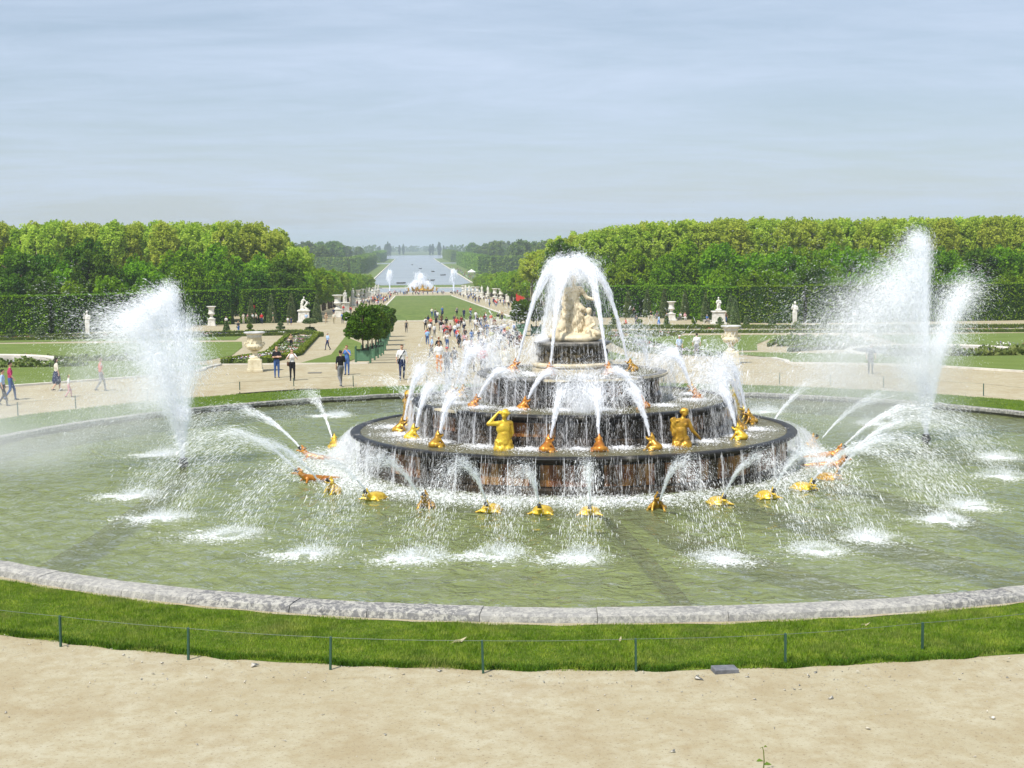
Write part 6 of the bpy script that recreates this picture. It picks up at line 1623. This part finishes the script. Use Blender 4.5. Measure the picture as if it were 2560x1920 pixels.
# by the left hedge
gl = 'visitors by the left hedge'
for a_ in [('sit_w', -33.3, 183.0, S_, 'white', 'dgrey', 'person sitting on the left stone bench beside a vase'), ('walk_w', -28.3, 154.9, S_ + .6, 'dgrey', 'blue', 'long haired person in blue jeans on the left walk'), ('stand', -30.9, 185.0, .6, 'cream', 'cream', 'person in cream clothes at the left end of the group by the red banner'),
           ('stand', -30.2, 185.4, S_, 'pink', 'white', 'person in pale pink next to the person in cream by the banner'), ('stand', -29.6, 185.2, S_, 'white', 'black', 'person in white top and black trousers under the red banner'), ('stand_w', -29.1, 185.6, S_, 'cream', 'black', 'person in cream top and black trousers right of the red banner'), ('walk', -28.0, 183.5, S_, 'red', 'navy', 'person in red top walking before the left hedge'), ('walk_b', -26.6, 186.6, -1.2, 'green', 'khaki', 'person in dark green top walking before the second cone'),
           ('stand', -23.7, 179.2, S_, 'white', 'grey', 'small child in white beside the left statue group'), ('skirt', -23.2, 179.1, S_, 'navy', 'navy', 'person in dark dress beside the child near the left statue'), ('stand', -21.2, 182.5, S_, 'sky', 'grey', 'person in pale blue leaning by the left statue pedestal'), ('walk_w', -18.3, 184.5, S_, 'tan', 'tan', 'person in tan near the entrance of the left avenue'), ('walk', -17.0, 182.5, S_, 'cream', 'khaki', 'person in cream clothes near the left avenue entrance'), ('stand', -15.7, 182.2, S_, 'blue', 'navy', 'person in blue shirt near the left avenue entrance'), ('stand_w', -15.2, 183.7, S_, 'coral', 'white', 'person in coral shirt beside the blue shirt at the left avenue'), ('pack', -8.3, 156.6, N_, 'white', 'black', 'person in white and black just behind the planters'), ('pack', -5.94, 152.2, N_, 'khaki', 'dgrey', 'person with a backpack walking alone towards the long lawn')]:
    P(a_[0], a_[1], a_[2], a_[3], a_[4], a_[5], a_[6], gl, random.choice(['dark', 'brown', 'blond', 'grey']), 1.2 if 'child' in a_[6] else 1.68, bag=random.choice(['dgrey', 'brown', 'green']))
gr = 'visitors by the right hedge'
for a_ in [('photo', 31.2, 198.0, S_, 'black', 'dgrey', 'person in black raising a camera before the far right hedge'), ('stand', 26.0, 160.4, S_, 'dgrey', 'black', 'person in dark clothes behind the right small topiary'), ('crouch', 25.0, 163.5, .8, 'coral', 'brown', 'person in reddish clothes crouching on the right walk'), ('sit_w', 32.6, 188.9, S_ + .4, 'black', 'cream', 'person in black sitting on the farthest right bench'), ('sit', 33.5, 188.5, S_ - .4, 'dgrey', 'dgrey', 'second person sitting on the farthest right bench'), ('skirt', 29.2, 160.6, -1.2, 'sky', 'blue', 'person in pale blue top and blue skirt on the right walk'), ('stand', 31.7, 168.8, S_, 'grey', 'black', 'person in grey top and black trousers before the right vase'), ('sit', 36.0, 181.8, S_, 'white', 'grey', 'person in white sitting on the bench right of the vase'), ('sit_w', 36.7, 181.5, S_, 'pink', 'white', 'person in pink sitting on the bench right of the vase'), ('sit', 38.0, 170.8, S_ + .6, 'blue', 'grey', 'person in blue sitting beside the seated statue'), ('stand', 40.3, 168.4, S_, 'brown', 'jeans', 'person half hidden by the pedestal of the seated statue')]:
    P(a_[0], a_[1], a_[2], a_[3], a_[4], a_[5], a_[6], gr, random.choice(['dark', 'brown', 'blond', 'grey']), 1.68)
# the crowd walking away from the fountain (ground positions on the gravel)
gc = 'crowd walking between the fountain and the long lawn'
CROWD = [
    # x, y, pose, top, bottom, hair, words
    (-3.50, 118.79, 'walk', 'lblue', 'jeans', 'dark', 'light blue shirt and jeans'),
    (-3.33, 158.98, 'pack', 'white', 'black', 'dark', 'white top and black trousers'),
    (-2.90, 145.58, 'walk', 'white', 'dgrey', 'dark', 'white top and dark trousers'),
    (-1.65, 172.95, 'skirt', 'dgrey', 'black', 'dark', 'dark dress'),
    (-1.24, 185.19, 'stand', 'white', 'grey', 'brown', 'white shirt and grey trousers at the lawn edge'),
    (-0.84, 173.65, 'walk_w', 'brown', 'brown', 'dark', 'dark brown clothes'),
    (-1.21, 140.14, 'walk_w', 'pink', 'dgrey', 'brown', 'pink striped top'),
    (-0.41, 161.50, 'walk', 'black', 'dgrey', 'dark', 'black shirt'),
    (-0.44, 139.94, 'walk_w', 'pink', 'maroon', 'brown', 'pink top and maroon trousers'),
    (0.99, 157.99, 'walk', 'red', 'dgrey', 'dark', 'bright red shirt'),
    (0.72, 144.73, 'skirt', 'stripe', 'black', 'brown', 'grey striped top and black skirt'),
    (-0.22, 109.98, 'stand_w', 'black', 'black', 'blond', 'black clothes and blond hair'),
    (0.74, 121.73, 'pack', 'brown', 'khaki', 'brown', 'brown shirt with a bag on the back'),
    (1.39, 118.87, 'walk_w', 'blue', 'jeans', 'dark', 'blue shirt and jeans with a bag'),
    (3.35, 155.12, 'walk_b', 'white', 'navy', 'brown', 'white shirt and navy trousers'),
    (4.61, 183.75, 'stand', 'white', 'navy', 'brown', 'white shirt at the far lawn edge'),
    (3.75, 140.47, 'walk', 'brown', 'dgrey', 'brown', 'brown top and long dark trousers'),
    (5.34, 170.37, 'walk_w', 'maroon', 'dgrey', 'dark', 'maroon top'),
    (6.33, 171.92, 'walk', 'coral', 'white', 'brown', 'coral shirt and white trousers'),
    (5.68, 150.84, 'walk_b', 'tan', 'khaki', 'brown', 'tan clothes'),
    (3.39, 114.57, 'walk', 'lime', 'khaki', 'brown', 'yellow green shirt and khaki trousers'),
    (4.88, 127.68, 'walk_w', 'brown', 'white', 'dark', 'brown top and white trousers'),
    (5.67, 135.06, 'walk', 'stripe', 'jeans', 'brown', 'blue striped shirt'),
    (6.41, 140.59, 'shorts', 'white', 'red', 'dark', 'white shirt and red shorts'),
    (7.66, 177.16, 'stand', 'black', 'cream', 'dark', 'black shirt and cream trousers'),
    (8.69, 184.73, 'skirt', 'tan', 'black', 'blond', 'tan top and black skirt'),
    (6.23, 131.81, 'walk_b', 'yellow', 'brown', 'brown', 'yellow top'),
    (5.06, 108.73, 'pack', 'brown', 'dgrey', 'dark', 'brown jacket with a dark backpack'),
    (7.38, 137.81, 'pack', 'white', 'grey', 'dark', 'white shirt with a blue bag'),
    (2.40, 61.00, 'walk_w', 'brown', 'white', 'dark', 'dark brown top and white trousers near the spray'),
    (1.78, 96.00, 'walk_w', 'white', 'jeans', 'blond', 'white top with a teal bag'),
    (-1.56, 108.57, 'photo', 'white', 'jeans', 'brown', 'white shirt raising a camera'),
    (-3.30, 60.00, 'stand', 'black', 'dgrey', 'red', 'black top standing in the crowd'),
    (-3.61, 73.09, 'walk_w', 'sky', 'grey', 'grey', 'pale blue top walking left'),
    (-3.75, 34.00, 'stand', 'white', 'orange', 'red', 'white top with an orange stripe behind spray'),
    (-3.40, 30.60, 'cap', 'grey', 'dgrey', 'brown', 'grey top and red cap behind spray'),
    (-2.80, 38.00, 'stand', 'grey', 'dgrey', 'dark', 'small child with dark hair in grey'),
    (-1.90, 43.00, 'stand', 'white', 'dgrey', 'brown', 'white shirt facing the fountain'),
    (-2.30, 29.90, 'stand', 'grey', 'khaki', 'bald', 'bald head just behind the spray'),
    (-1.95, 34.40, 'stand_w', 'black', 'dgrey', 'red', 'black top and dark red hair'),
    (-1.50, 31.20, 'cap', 'red', 'grey', 'brown', 'red shirt, white cap and patterned trousers'),
    (-0.95, 29.60, 'coat', 'cream', 'cream', 'bald', 'long cream jacket, left of a couple'),
    (-0.40, 29.80, 'coat_w', 'cream', 'cream', 'brown', 'cream jacket, right of a couple'),
    ]

for i, (x, y, pose, top_, bot, hr, words_) in enumerate(CROWD):
    hgt = 1.15 if 'child' in words_ else 1.70 + .05 * math.sin(i * 2.3)
    face = S_ if 'facing' in words_ or 'behind spray' in words_ or 'camera' in words_ else (PI / 2 if 'left' in words_ and 'couple' not in words_ else .25 * math.sin(i * 1.7))
    P(pose, x, y, face, top_, bot, ('person with ' if 'hair in' in words_ or 'bald' in words_ else 'person in ') + words_ if 'child' not in words_ else words_ + ' in the crowd', gc, hr, hgt, skin=[0, 0, 1, 0, 2][i % 5], bag={'teal': 'teal', 'blue b': 'blue'}.get(('teal' if 'teal' in words_ else 'blue b' if 'blue bag' in words_ else ''), 'red' if 'red cap' in words_ else 'white' if 'white cap' in words_ else 'dgrey'))
# distant visitors
q = random.Random(77)
tops = ['white', 'white', 'cream', 'red', 'blue', 'sky', 'dgrey', 'black', 'pink', 'navy', 'maroon', 'grey', 'coral']
bots = ['dgrey', 'jeans', 'black', 'khaki', 'grey', 'navy', 'white']
def scatter(n, fx, label, group):
    for i in range(n):
        x, y = fx(q)
        P(q.choice(['stand', 'walk', 'walk_w', 'pack', 'skirt']), x, y, q.uniform(-.6, .6) + q.choice((0, PI)), q.choice(tops), q.choice(bots), label, group, q.choice(['dark', 'brown', 'blond']), q.uniform(1.6, 1.8), far=True)
def left_av(q):
    y = q.uniform(215, 600) if q.random() < .3 else q.triangular(300, 560, 400); return q.uniform(-19, -12.5), y
def right_av(q):
    y = q.uniform(215, 600) if q.random() < .5 else q.triangular(290, 590, 330); return q.uniform(12.5, 20), y
scatter(75, left_av, 'tiny visitor in the dense crowd on the left side of the avenue', 'distant crowd on the left avenue')
scatter(52, right_av, 'tiny visitor in the crowd on the right side of the avenue', 'distant crowd on the right avenue')
scatter(58, lambda q: (q.uniform(-17, 17), q.uniform(602, 622)), 'tiny visitor at the end of the long lawn before the far basin', 'distant crowd at the far basin')
for i in range(30):
    P(q.choice(['walk', 'walk_b', 'walk_w', 'pack', 'skirt', 'shorts']), q.uniform(-1.5, 8.0), q.uniform(95, 165), q.uniform(-.5, .5), q.choice(tops), q.choice(bots), 'visitor in the middle of the crowd walking away from the fountain', 'middle of the crowd on the wide path', q.choice(['dark', 'brown', 'blond', 'grey']), q.uniform(1.6, 1.8))
scatter(16, lambda q: (q.uniform(-3.5, 8.5), q.uniform(120, 178)), 'small visitor in the loose crowd heading for the long lawn', 'loose crowd on the wide path')
scatter(6, lambda q: (q.uniform(-4, 9), q.uniform(196, 230)), 'small visitor walking at the near end of the long lawn', 'visitors at the lawn edge')
scatter(60, lambda q: (29.5 + abs(q.gauss(0, 1)) * 5, q.triangular(800, 1350, 900)), 'tiny visitor picnicking on the right bank of the canal', 'distant crowd on the canal bank')
# ------------------------------------------------------------------ the long lawn, far basin and canal
sheet('long_lawn', [(-11.4, 189.5), (11.4, 189.5), (11.6, 597), (-11.9, 597)], M['tapis'], .05)
def strip_kerb(pts, lab):
    mb = MB()
    for (x0, y0), (x1, y1) in zip(pts[:-1], pts[1:]):
        ys = sorted(set([y0, y1] + [y for y in PROF_Y if min(y0, y1) < y < max(y0, y1)]), reverse=y1 < y0)
        if abs(y1 - y0) < .5: ys = [y0, y1]
        for a_, b_ in zip(ys[:-1], ys[1:]):
            def X(y): return x0 + (x1 - x0) * ((y - y0) / (y1 - y0) if abs(y1 - y0) > .5 else 0)
            xa, xb = (x0, x1) if abs(y1 - y0) < .5 else (X(a_), X(b_))
            d = Vector((xb - xa, b_ - a_)).normalized(); nx, ny = -d.y * .25, d.x * .25
            v = [(xa - nx, a_ - ny, tz(a_) - .1), (xa + nx, a_ + ny, tz(a_) - .1), (xb + nx, b_ + ny, tz(b_) - .1), (xb - nx, b_ - ny, tz(b_) - .1)]
            v += [(p_[0], p_[1], p_[2] + .24) for p_ in v]
            mb.add(v, [(0, 3, 2, 1), (4, 5, 6, 7), (0, 1, 5, 4), (1, 2, 6, 5), (2, 3, 7, 6), (3, 0, 4, 7)])
    tag(mb.build('lawn_kerb', M['kerb']), lab, 'kerb')
strip_kerb([(-11.7, 189.2), (11.7, 189.2), (11.95, 597.4), (-12.2, 597.4), (-11.7, 189.2)], 'thin pale kerb framing the long lawn')
ZC = -14.9
def flat(name, pts, mt, z): 
    me = bpy.data.meshes.new(name); me.from_pydata([(x, y, z) for x, y in pts], [], [tuple(range(len(pts)))]); me.materials.append(mt)
    return tag(obj(name, me), kind='structure')
flat('far_basin_water', [(-26, 630), (26, 630), (33, 655), (30, 690), (20, 706), (-20, 706), (-30, 690), (-33, 655)], M['canal_water'], ZC + .06)
mb = MB()
ring = [(-26, 630), (26, 630), (33, 655), (30, 690), (20, 706), (-20, 706), (-30, 690), (-33, 655), (-26, 630)]
for (x0, y0), (x1, y1) in zip(ring[:-1], ring[1:]):
    L_ = math.hypot(x1 - x0, y1 - y0); mb.box(((x0 + x1) / 2, (y0 + y1) / 2, ZC + .2), (L_ + .2, .9, .5), math.atan2(y1 - y0, x1 - x0))
tag(mb.build('far_basin_kerb', M['kerb']), 'pale kerb around the far basin with the gilded chariot', 'kerb')
flat('bank_lawn', [(-60, 712), (60, 712), (60, 760), (-60, 760)], M['tapis'], ZC + .05)
flat('canal_water', [(-21, 764), (21, 764), (28, 800), (28.6, 1650), (300, 1650), (300, 1740), (28.6, 1740), (28, 2230), (60, 2300), (60, 2930), (-60, 2930), (-60, 2300), (-28, 2230), (-28.6, 1740), (-300, 1740), (-300, 1650), (-28.6, 1650), (-28, 800)], M['canal_water'], ZC + .05)
for s, w_ in ((-1, 'left'), (1, 'right')):
    for (y0, y1) in ((800, 1645), (1745, 2230)):
        pts = [(s * 29.2, y0), (s * 44, y0), (s * 44, y1), (s * 29.2, y1)]
        flat('canal_bank', pts if s > 0 else pts[::-1], M['tapis'], ZC + .09)
        o = MB().box((s * 28.7, (y0 + y1) / 2, ZC + .2), (.9, y1 - y0, .5)).build('canal_kerb', M['kerb']); tag(o, 'pale stone edge of the %s canal bank, %s stretch' % (w_, 'near' if y0 < 1000 else 'far'), 'kerb')
# far fountain group: horses, figures and jets
ap = empty('chariot_group', (0, 652, ZC)); tag(ap, 'dark gilded horses and chariot rising from the far basin', 'statue')
L = []
for k, x in enumerate((-4.5, -2.2, 2.2, 4.5)):
    L += [C((x * .7, 1.0, .2), .75, (x, -1.6, .9), .6), C((x, -1.6, .9), .5, (x * 1.1, -2.4, 2.1), .35), C((x * 1.1, -2.4, 2.1), .32, (x * 1.15, -3.1, 1.9), .2), C((x, -1.6, .8), .25, (x * 1.2, -3.0, .6), .12)]
L += [E((0, 1.5, .8), (1.6, 1.8, .9)), C((0, 1.5, 1.4), .5, (0, 1.3, 2.5), .45), E((0, 1.2, 3.1), (.3, .3, .36)), C((.4, 1.4, 2.5), .2, (1.3, .6, 2.7), .14), C((-.4, 1.4, 2.5), .2, (-1.2, .5, 2.2), .14)]
for x in (-6.5, 6.5, -3, 3): L += [C((x, 2.5, 0), .5, (x, 2.3, 1.3), .35), E((x, 2.2, 1.75), (.28, .28, .3)), C((x, 2.4, 1.2), .18, (x * 1.2, 1.5, 1.6), .12)]
me = fuse('chariot', L, .17, [M['gold_old']], 1)
obj('figures', me, ap)
def far_jet(x, y, apex, n, sp, lab, vj=.05, fan=0.0):
    ch = []
    for k in range(3 if fan else 1):
        ch.append(jet_drops((x, y, ZC + .3), ((k - 1) * fan if fan else 0, 0, math.sqrt(2 * G9 * apex * (1 if k == 1 or not fan else .6))), math.sqrt(2 * apex / G9) * 1.6, n, .30, .40, .15, sp, vj, zmin=ZC + .1, tpow=.8))
    spray('water_jet', ch, lab, 'jets of the far basin')
far_jet(-.5, 656, 6.0, 1900, .5, 'white fanning jet above the far chariot group', .10, 2.4)
far_jet(-15.2, 650, 8.6, 1500, .35, 'slim white jet left of the far chariot group', .03)
far_jet(14.2, 650, 9.0, 1500, .35, 'slim white jet right of the far chariot group', .03)
# rowing boats on the canal
bmesh_boat = MB().add([(-1.9, 0, .35), (-1.2, -.55, .35), (1.0, -.6, .35), (2.0, 0, .42), (1.0, .6, .35), (-1.2, .55, .35), (-1.5, 0, -.1), (-1.0, -.35, -.12), (.9, -.35, -.12), (1.5, 0, -.08), (.9, .35, -.12), (-1.0, .35, -.12)], [(0, 1, 7, 6), (1, 2, 8, 7), (2, 3, 9, 8), (3, 4, 10, 9), (4, 5, 11, 10), (5, 0, 6, 11), (6, 7, 8, 9, 10, 11)]).mesh('boat_hull', M['bark'])
for i, (x, y) in enumerate([(6, 860), (-11, 800), (17, 1010), (3, 1300), (-4, 1550), (12, 1150)]):
    b_ = empty('rowing_boat', (x, y, ZC + .1), .4 * i); b_.scale = (1.6, 1.6, 1.6); obj('hull', bmesh_boat, b_); MB().box((0, 0, .25), (.25, 1.0, .05)).build('seat', M['bench'], b_)
    tag(b_, '%s tiny rowing boat on the canal, nearest first' % ordinal(sorted([860, 800, 1010, 1300, 1550, 1150]).index(y)), 'boat', 'rowing boats on the canal')
# parasol tent on the right bank
t_ = empty('white_tent', (37, 1010, ZC)); tag(t_, 'small white tent on the right bank of the canal', 'tent')
MB().lathe([(3.2, 2.2), (1.6, 3.1), (.05, 4.2)], 12).build('canopy', M['flower_white'], t_)
for sx, sy in ((1, 1), (1, -1), (-1, 1), (-1, -1)): MB().tube([(sx * 2, sy * 2, 0), (sx * 2, sy * 2, 2.3)], .06, 6).build('pole', M['bench'], t_)
# clipped hedges along the canal
g_h = 'high clipped hedges along the canal'
hedge_block((-47, 1090), (-46.5, 1570), 12.2, 8, 'high clipped hedge along the left canal bank, near block', .9, 2.0, 'canal_leaf', 'canal_hedge', g_h)
hedge_block((-90, 1110), (-51, 1092), 12.0, 8, 'end face of the high hedge turning away left of the canal', 1.1, 1.8, 'canal_leaf', 'canal_hedge', g_h)
hedge_block((-47, 1790), (-46.5, 2230), 12.5, 8, 'high clipped hedge along the left canal bank, far block', .7, 2.2, 'canal_leaf', 'canal_hedge', g_h)
hedge_block((47.5, 1560), (47.5, 1050), 12.8, 8, 'high clipped hedge along the right canal bank, near block', .9, 2.0, 'canal_leaf', 'canal_hedge', g_h)
hedge_block((52, 1046), (110, 1058), 12.6, 8, 'end face of the high hedge turning away right of the canal', 1.1, 1.8, 'canal_leaf', 'canal_hedge', g_h)
hedge_block((47.5, 2260), (47.5, 1790), 12.8, 8, 'high clipped hedge along the right canal bank, far block', .7, 2.2, 'canal_leaf', 'canal_hedge', g_h)

# ------------------------------------------------------------------ trees
q = random.Random(21)
CH = [tree_proto('chestnut_%d' % k, M['bark'], M['chestnut_leaf'], 8.5, .28, (0, 0, 5.4), (3.3, 3.3, 3.3), 7000, 110, .20, .38, 60 + k, limbs=7) for k in range(3)]
FT = [tree_proto('forest_%d' % k, M['bark_pale'], M['forest_leaf'], 19, .20, (0, 0, 14.4), (2.7, 2.7, 4.6), 7500, 150, .19, .40, 70 + k, limbs=6) for k in range(4)]
MT = [tree_proto('mid_%d' % k, M['bark'], M['mid_leaf'], 10, .22, (0, 0, 5.4), (3.6, 3.6, 4.9), 8500, 130, .19, .38, 80 + k, limbs=5) for k in range(3)]
DT = [tree_proto('dark_%d' % k, M['bark'], M['dark_leaf'], 11, .25, (0, 0, 5.6), (3.8, 3.8, 5.0), 8500, 120, .20, .40, 90 + k, limbs=5) for k in range(3)]
WT = [tree_proto('wood_%d' % k, M['bark'], M['wood_leaf'], 21, .45, (0, 0, 11.5), (7.5, 7.5, 9.5), 2400, 60, .27, 1.9, 95 + k, limbs=4) for k in range(3)]
# chestnut rows along the avenue
for side, s in (('left', -1), ('right', 1)):
    n = 0
    for y in np.arange(210, 622, 10.5):
        for row in range(2):
            xx = s * (24.6 + row * 6.5) + (2.2 if s > 0 and y > 380 else 0) - (0 if s < 0 else 1.0)
            if row and y > 430: continue
            near_ = y < 300
            sc = 1.0 + q.uniform(-.06, .06)
            plant_tree('chestnut_tree', CH[q.randrange(3)], xx + q.uniform(-.5, .5), y + q.uniform(-1, 1), 'leafy clipped tree in the rows along the %s side of the avenue' % side, 'tree', 'avenue trees on the %s' % side, sc, q.uniform(0, 6.3))
# tall forest blocks behind the hedges
def hL(x): return np.interp(x, [-200, -36, -31, -27.5], [1.0, 1.0, .9, .72])
def hR(x): return np.interp(x, [19, 24, 30, 42, 60, 200], [.62, .8, .88, .97, 1.0, 1.0])
def forest(side):
    s = -1 if side == 'left' else 1
    for row in range(5):
        y0 = 236 + row * 8
        xs = np.arange(28, 112 + row * 5, 3.6 if row < 3 else 4.6) if s < 0 else np.arange(20, 118 + row * 5, 3.6 if row < 3 else 4.6)
        for x in xs:
            X = s * (x + q.uniform(-1.2, 1.2)); Y = y0 + q.uniform(-3, 3)
            if x > 75 and s < 0 and row < 1: continue
            k = .91 * float(hL(X) if s < 0 else hR(X)) * q.uniform(.975, 1.025) * (1 + .014 * row)
            plant_tree('forest_tree', FT[q.randrange(4)], X, Y, 'tall slender light green tree of the %s wood' % side, 'tree', 'tall trees of the %s wood' % side, (.92 + .12 * q.random()) * (.85 + .15 * k), q.uniform(0, 6.3), sz=k * 1.0)
    # trees running on along the avenue behind the chestnuts
    for i in range(26):
        Y = q.uniform(285, 470); X = s * q.uniform(38 if s < 0 else 33, 60)
        plant_tree('forest_tree', FT[q.randrange(4)], X, Y, 'tall slender light green tree of the %s wood' % side, 'tree', 'tall trees of the %s wood' % side, 1.0, q.uniform(0, 6.3), sz=.80 * q.uniform(.85, 1))
    # lower trees in front
    for row, (dy, hh) in enumerate(((0, .72), (8, .95), (16, 1.1))):
        x = 26.0 if s < 0 else 24.0
        while x < 112:
            X = s * (x + q.uniform(-.8, .8))
            if s < 0: base = np.interp(-X, [20, 31, 39, 54, 120], [199, 196, 186, 168, 168])
            else: base = np.interp(X, [24, 33, 43, 52, 120], [208, 210, 181, 177, 181])
            Y = float(base) + 4.5 + dy + q.uniform(-1.5, 1.5)
            dark = q.random() < (.55 if s < 0 else .35)
            pr_ = (DT if dark else MT)[q.randrange(3)]
            plant_tree('understorey_tree', pr_, X, Y, '%s bushy tree rising behind the %s hedge' % ('dark green' if dark else 'fresh green', side), 'tree', 'bushy trees behind the %s hedge' % side, hh * q.uniform(.85, 1.15), q.uniform(0, 6.3))
            x += 4.6 + row * .6
forest('left'); forest('right')
# woods around the canal
for i in range(150):
    s = -1 if i % 2 else 1
    Y = q.triangular(640, 2300, 760); X = s * q.uniform(60 + (0 if Y < 1000 else 4), 115 + Y * .03)
    if Y < 1080: X = s * ((Y + 48) * .0745 + 13 + abs(q.gauss(0, 1)) * 30)
    plant_tree('woodland_tree', WT[q.randrange(3)], X, Y, 'tree of the distant woods on the %s of the canal' % ('left' if s < 0 else 'right'), 'tree', 'distant woods %s of the canal' % ('left' if s < 0 else 'right'), q.uniform(.85, 1.15) * (1.3 if i == 8 else 1), q.uniform(0, 6.3))
# the far end: lombardy poplars and a belt of wood
PO = tree_proto('poplar', M['bark'], M['poplar_leaf'], 30, .5, (0, 0, 15), (3.4, 3.4, 14.5), 700, 50, .25, 2.4, 99, limbs=2)
pop = [(-50, 2900, 1.15), (-47, 2990, 1.0), (-57, 3050, .95), (-29, 3150, .85), (-21, 3200, .95), (33, 3000, .9), (39, 3050, .95), (50, 2960, 1.1), (53, 3000, 1.05), (63, 3100, .8), (-70, 3100, .8), (70, 3200, .7)]
for i, (x, y, s) in enumerate(sorted(pop)):
    plant_tree('poplar_tree', PO, x, y, '%s spire shaped poplar from the left at the far end of the canal' % ordinal(i), 'tree', 'poplars at the end of the canal', s * .8, i, z=-15)
P_ = []
for i in range(420):
    x = q.uniform(-900, 900); y = q.uniform(2950, 3300) if abs(x) > 75 else q.uniform(4300, 4700); hgt = q.uniform(14, 21) if abs(x) > 75 else q.uniform(12, 17)
    pts = rng.normal(size=(26, 3)); pts /= np.linalg.norm(pts, axis=1)[:, None]
    P_.append(np.array([x, y, -15 + hgt * .5]) + pts * np.array([9, 9, hgt * .5]))
v, f = leaf_quads(np.concatenate(P_), 5.5)
tag(obj('far_wood', mesh_np('far_wood', v, f, mats=[M['dark_leaf']])), 'hazy belt of wood on the horizon', 'woods', kind='stuff')

# ------------------------------------------------------------------ air
hz = MB().box((0, 2400, 32), (1.0, 1.0, 1.0)).mesh('haze', M['spray'])
hz.materials.clear()
g = NG('haze_air'); g.t.nodes.remove(g.b)
pv = g.n('ShaderNodeVolumePrincipled'); pv.inputs['Color'].default_value = (.80, .89, 1.0, 1); pv.inputs['Density'].default_value = 0.00019; pv.inputs['Anisotropy'].default_value = 0.2
g.l(pv.outputs[0], g.o.inputs['Volume'])
me = bpy.data.meshes.new('haze')
x0, x1, y0, y1, z0, z1 = -9100, 9100, -1600, 9100, -17, 45
me.from_pydata([(x, y, z) for z in (z0, z1) for x, y in ((x0, y0), (x1, y0), (x1, y1), (x0, y1))], [], [(0, 3, 2, 1), (4, 5, 6, 7), (0, 1, 5, 4), (1, 2, 6, 5), (2, 3, 7, 6), (3, 0, 4, 7)])
me.materials.append(g.m)
tag(obj('haze', me), 'thin summer haze over the gardens', 'haze', kind='stuff')
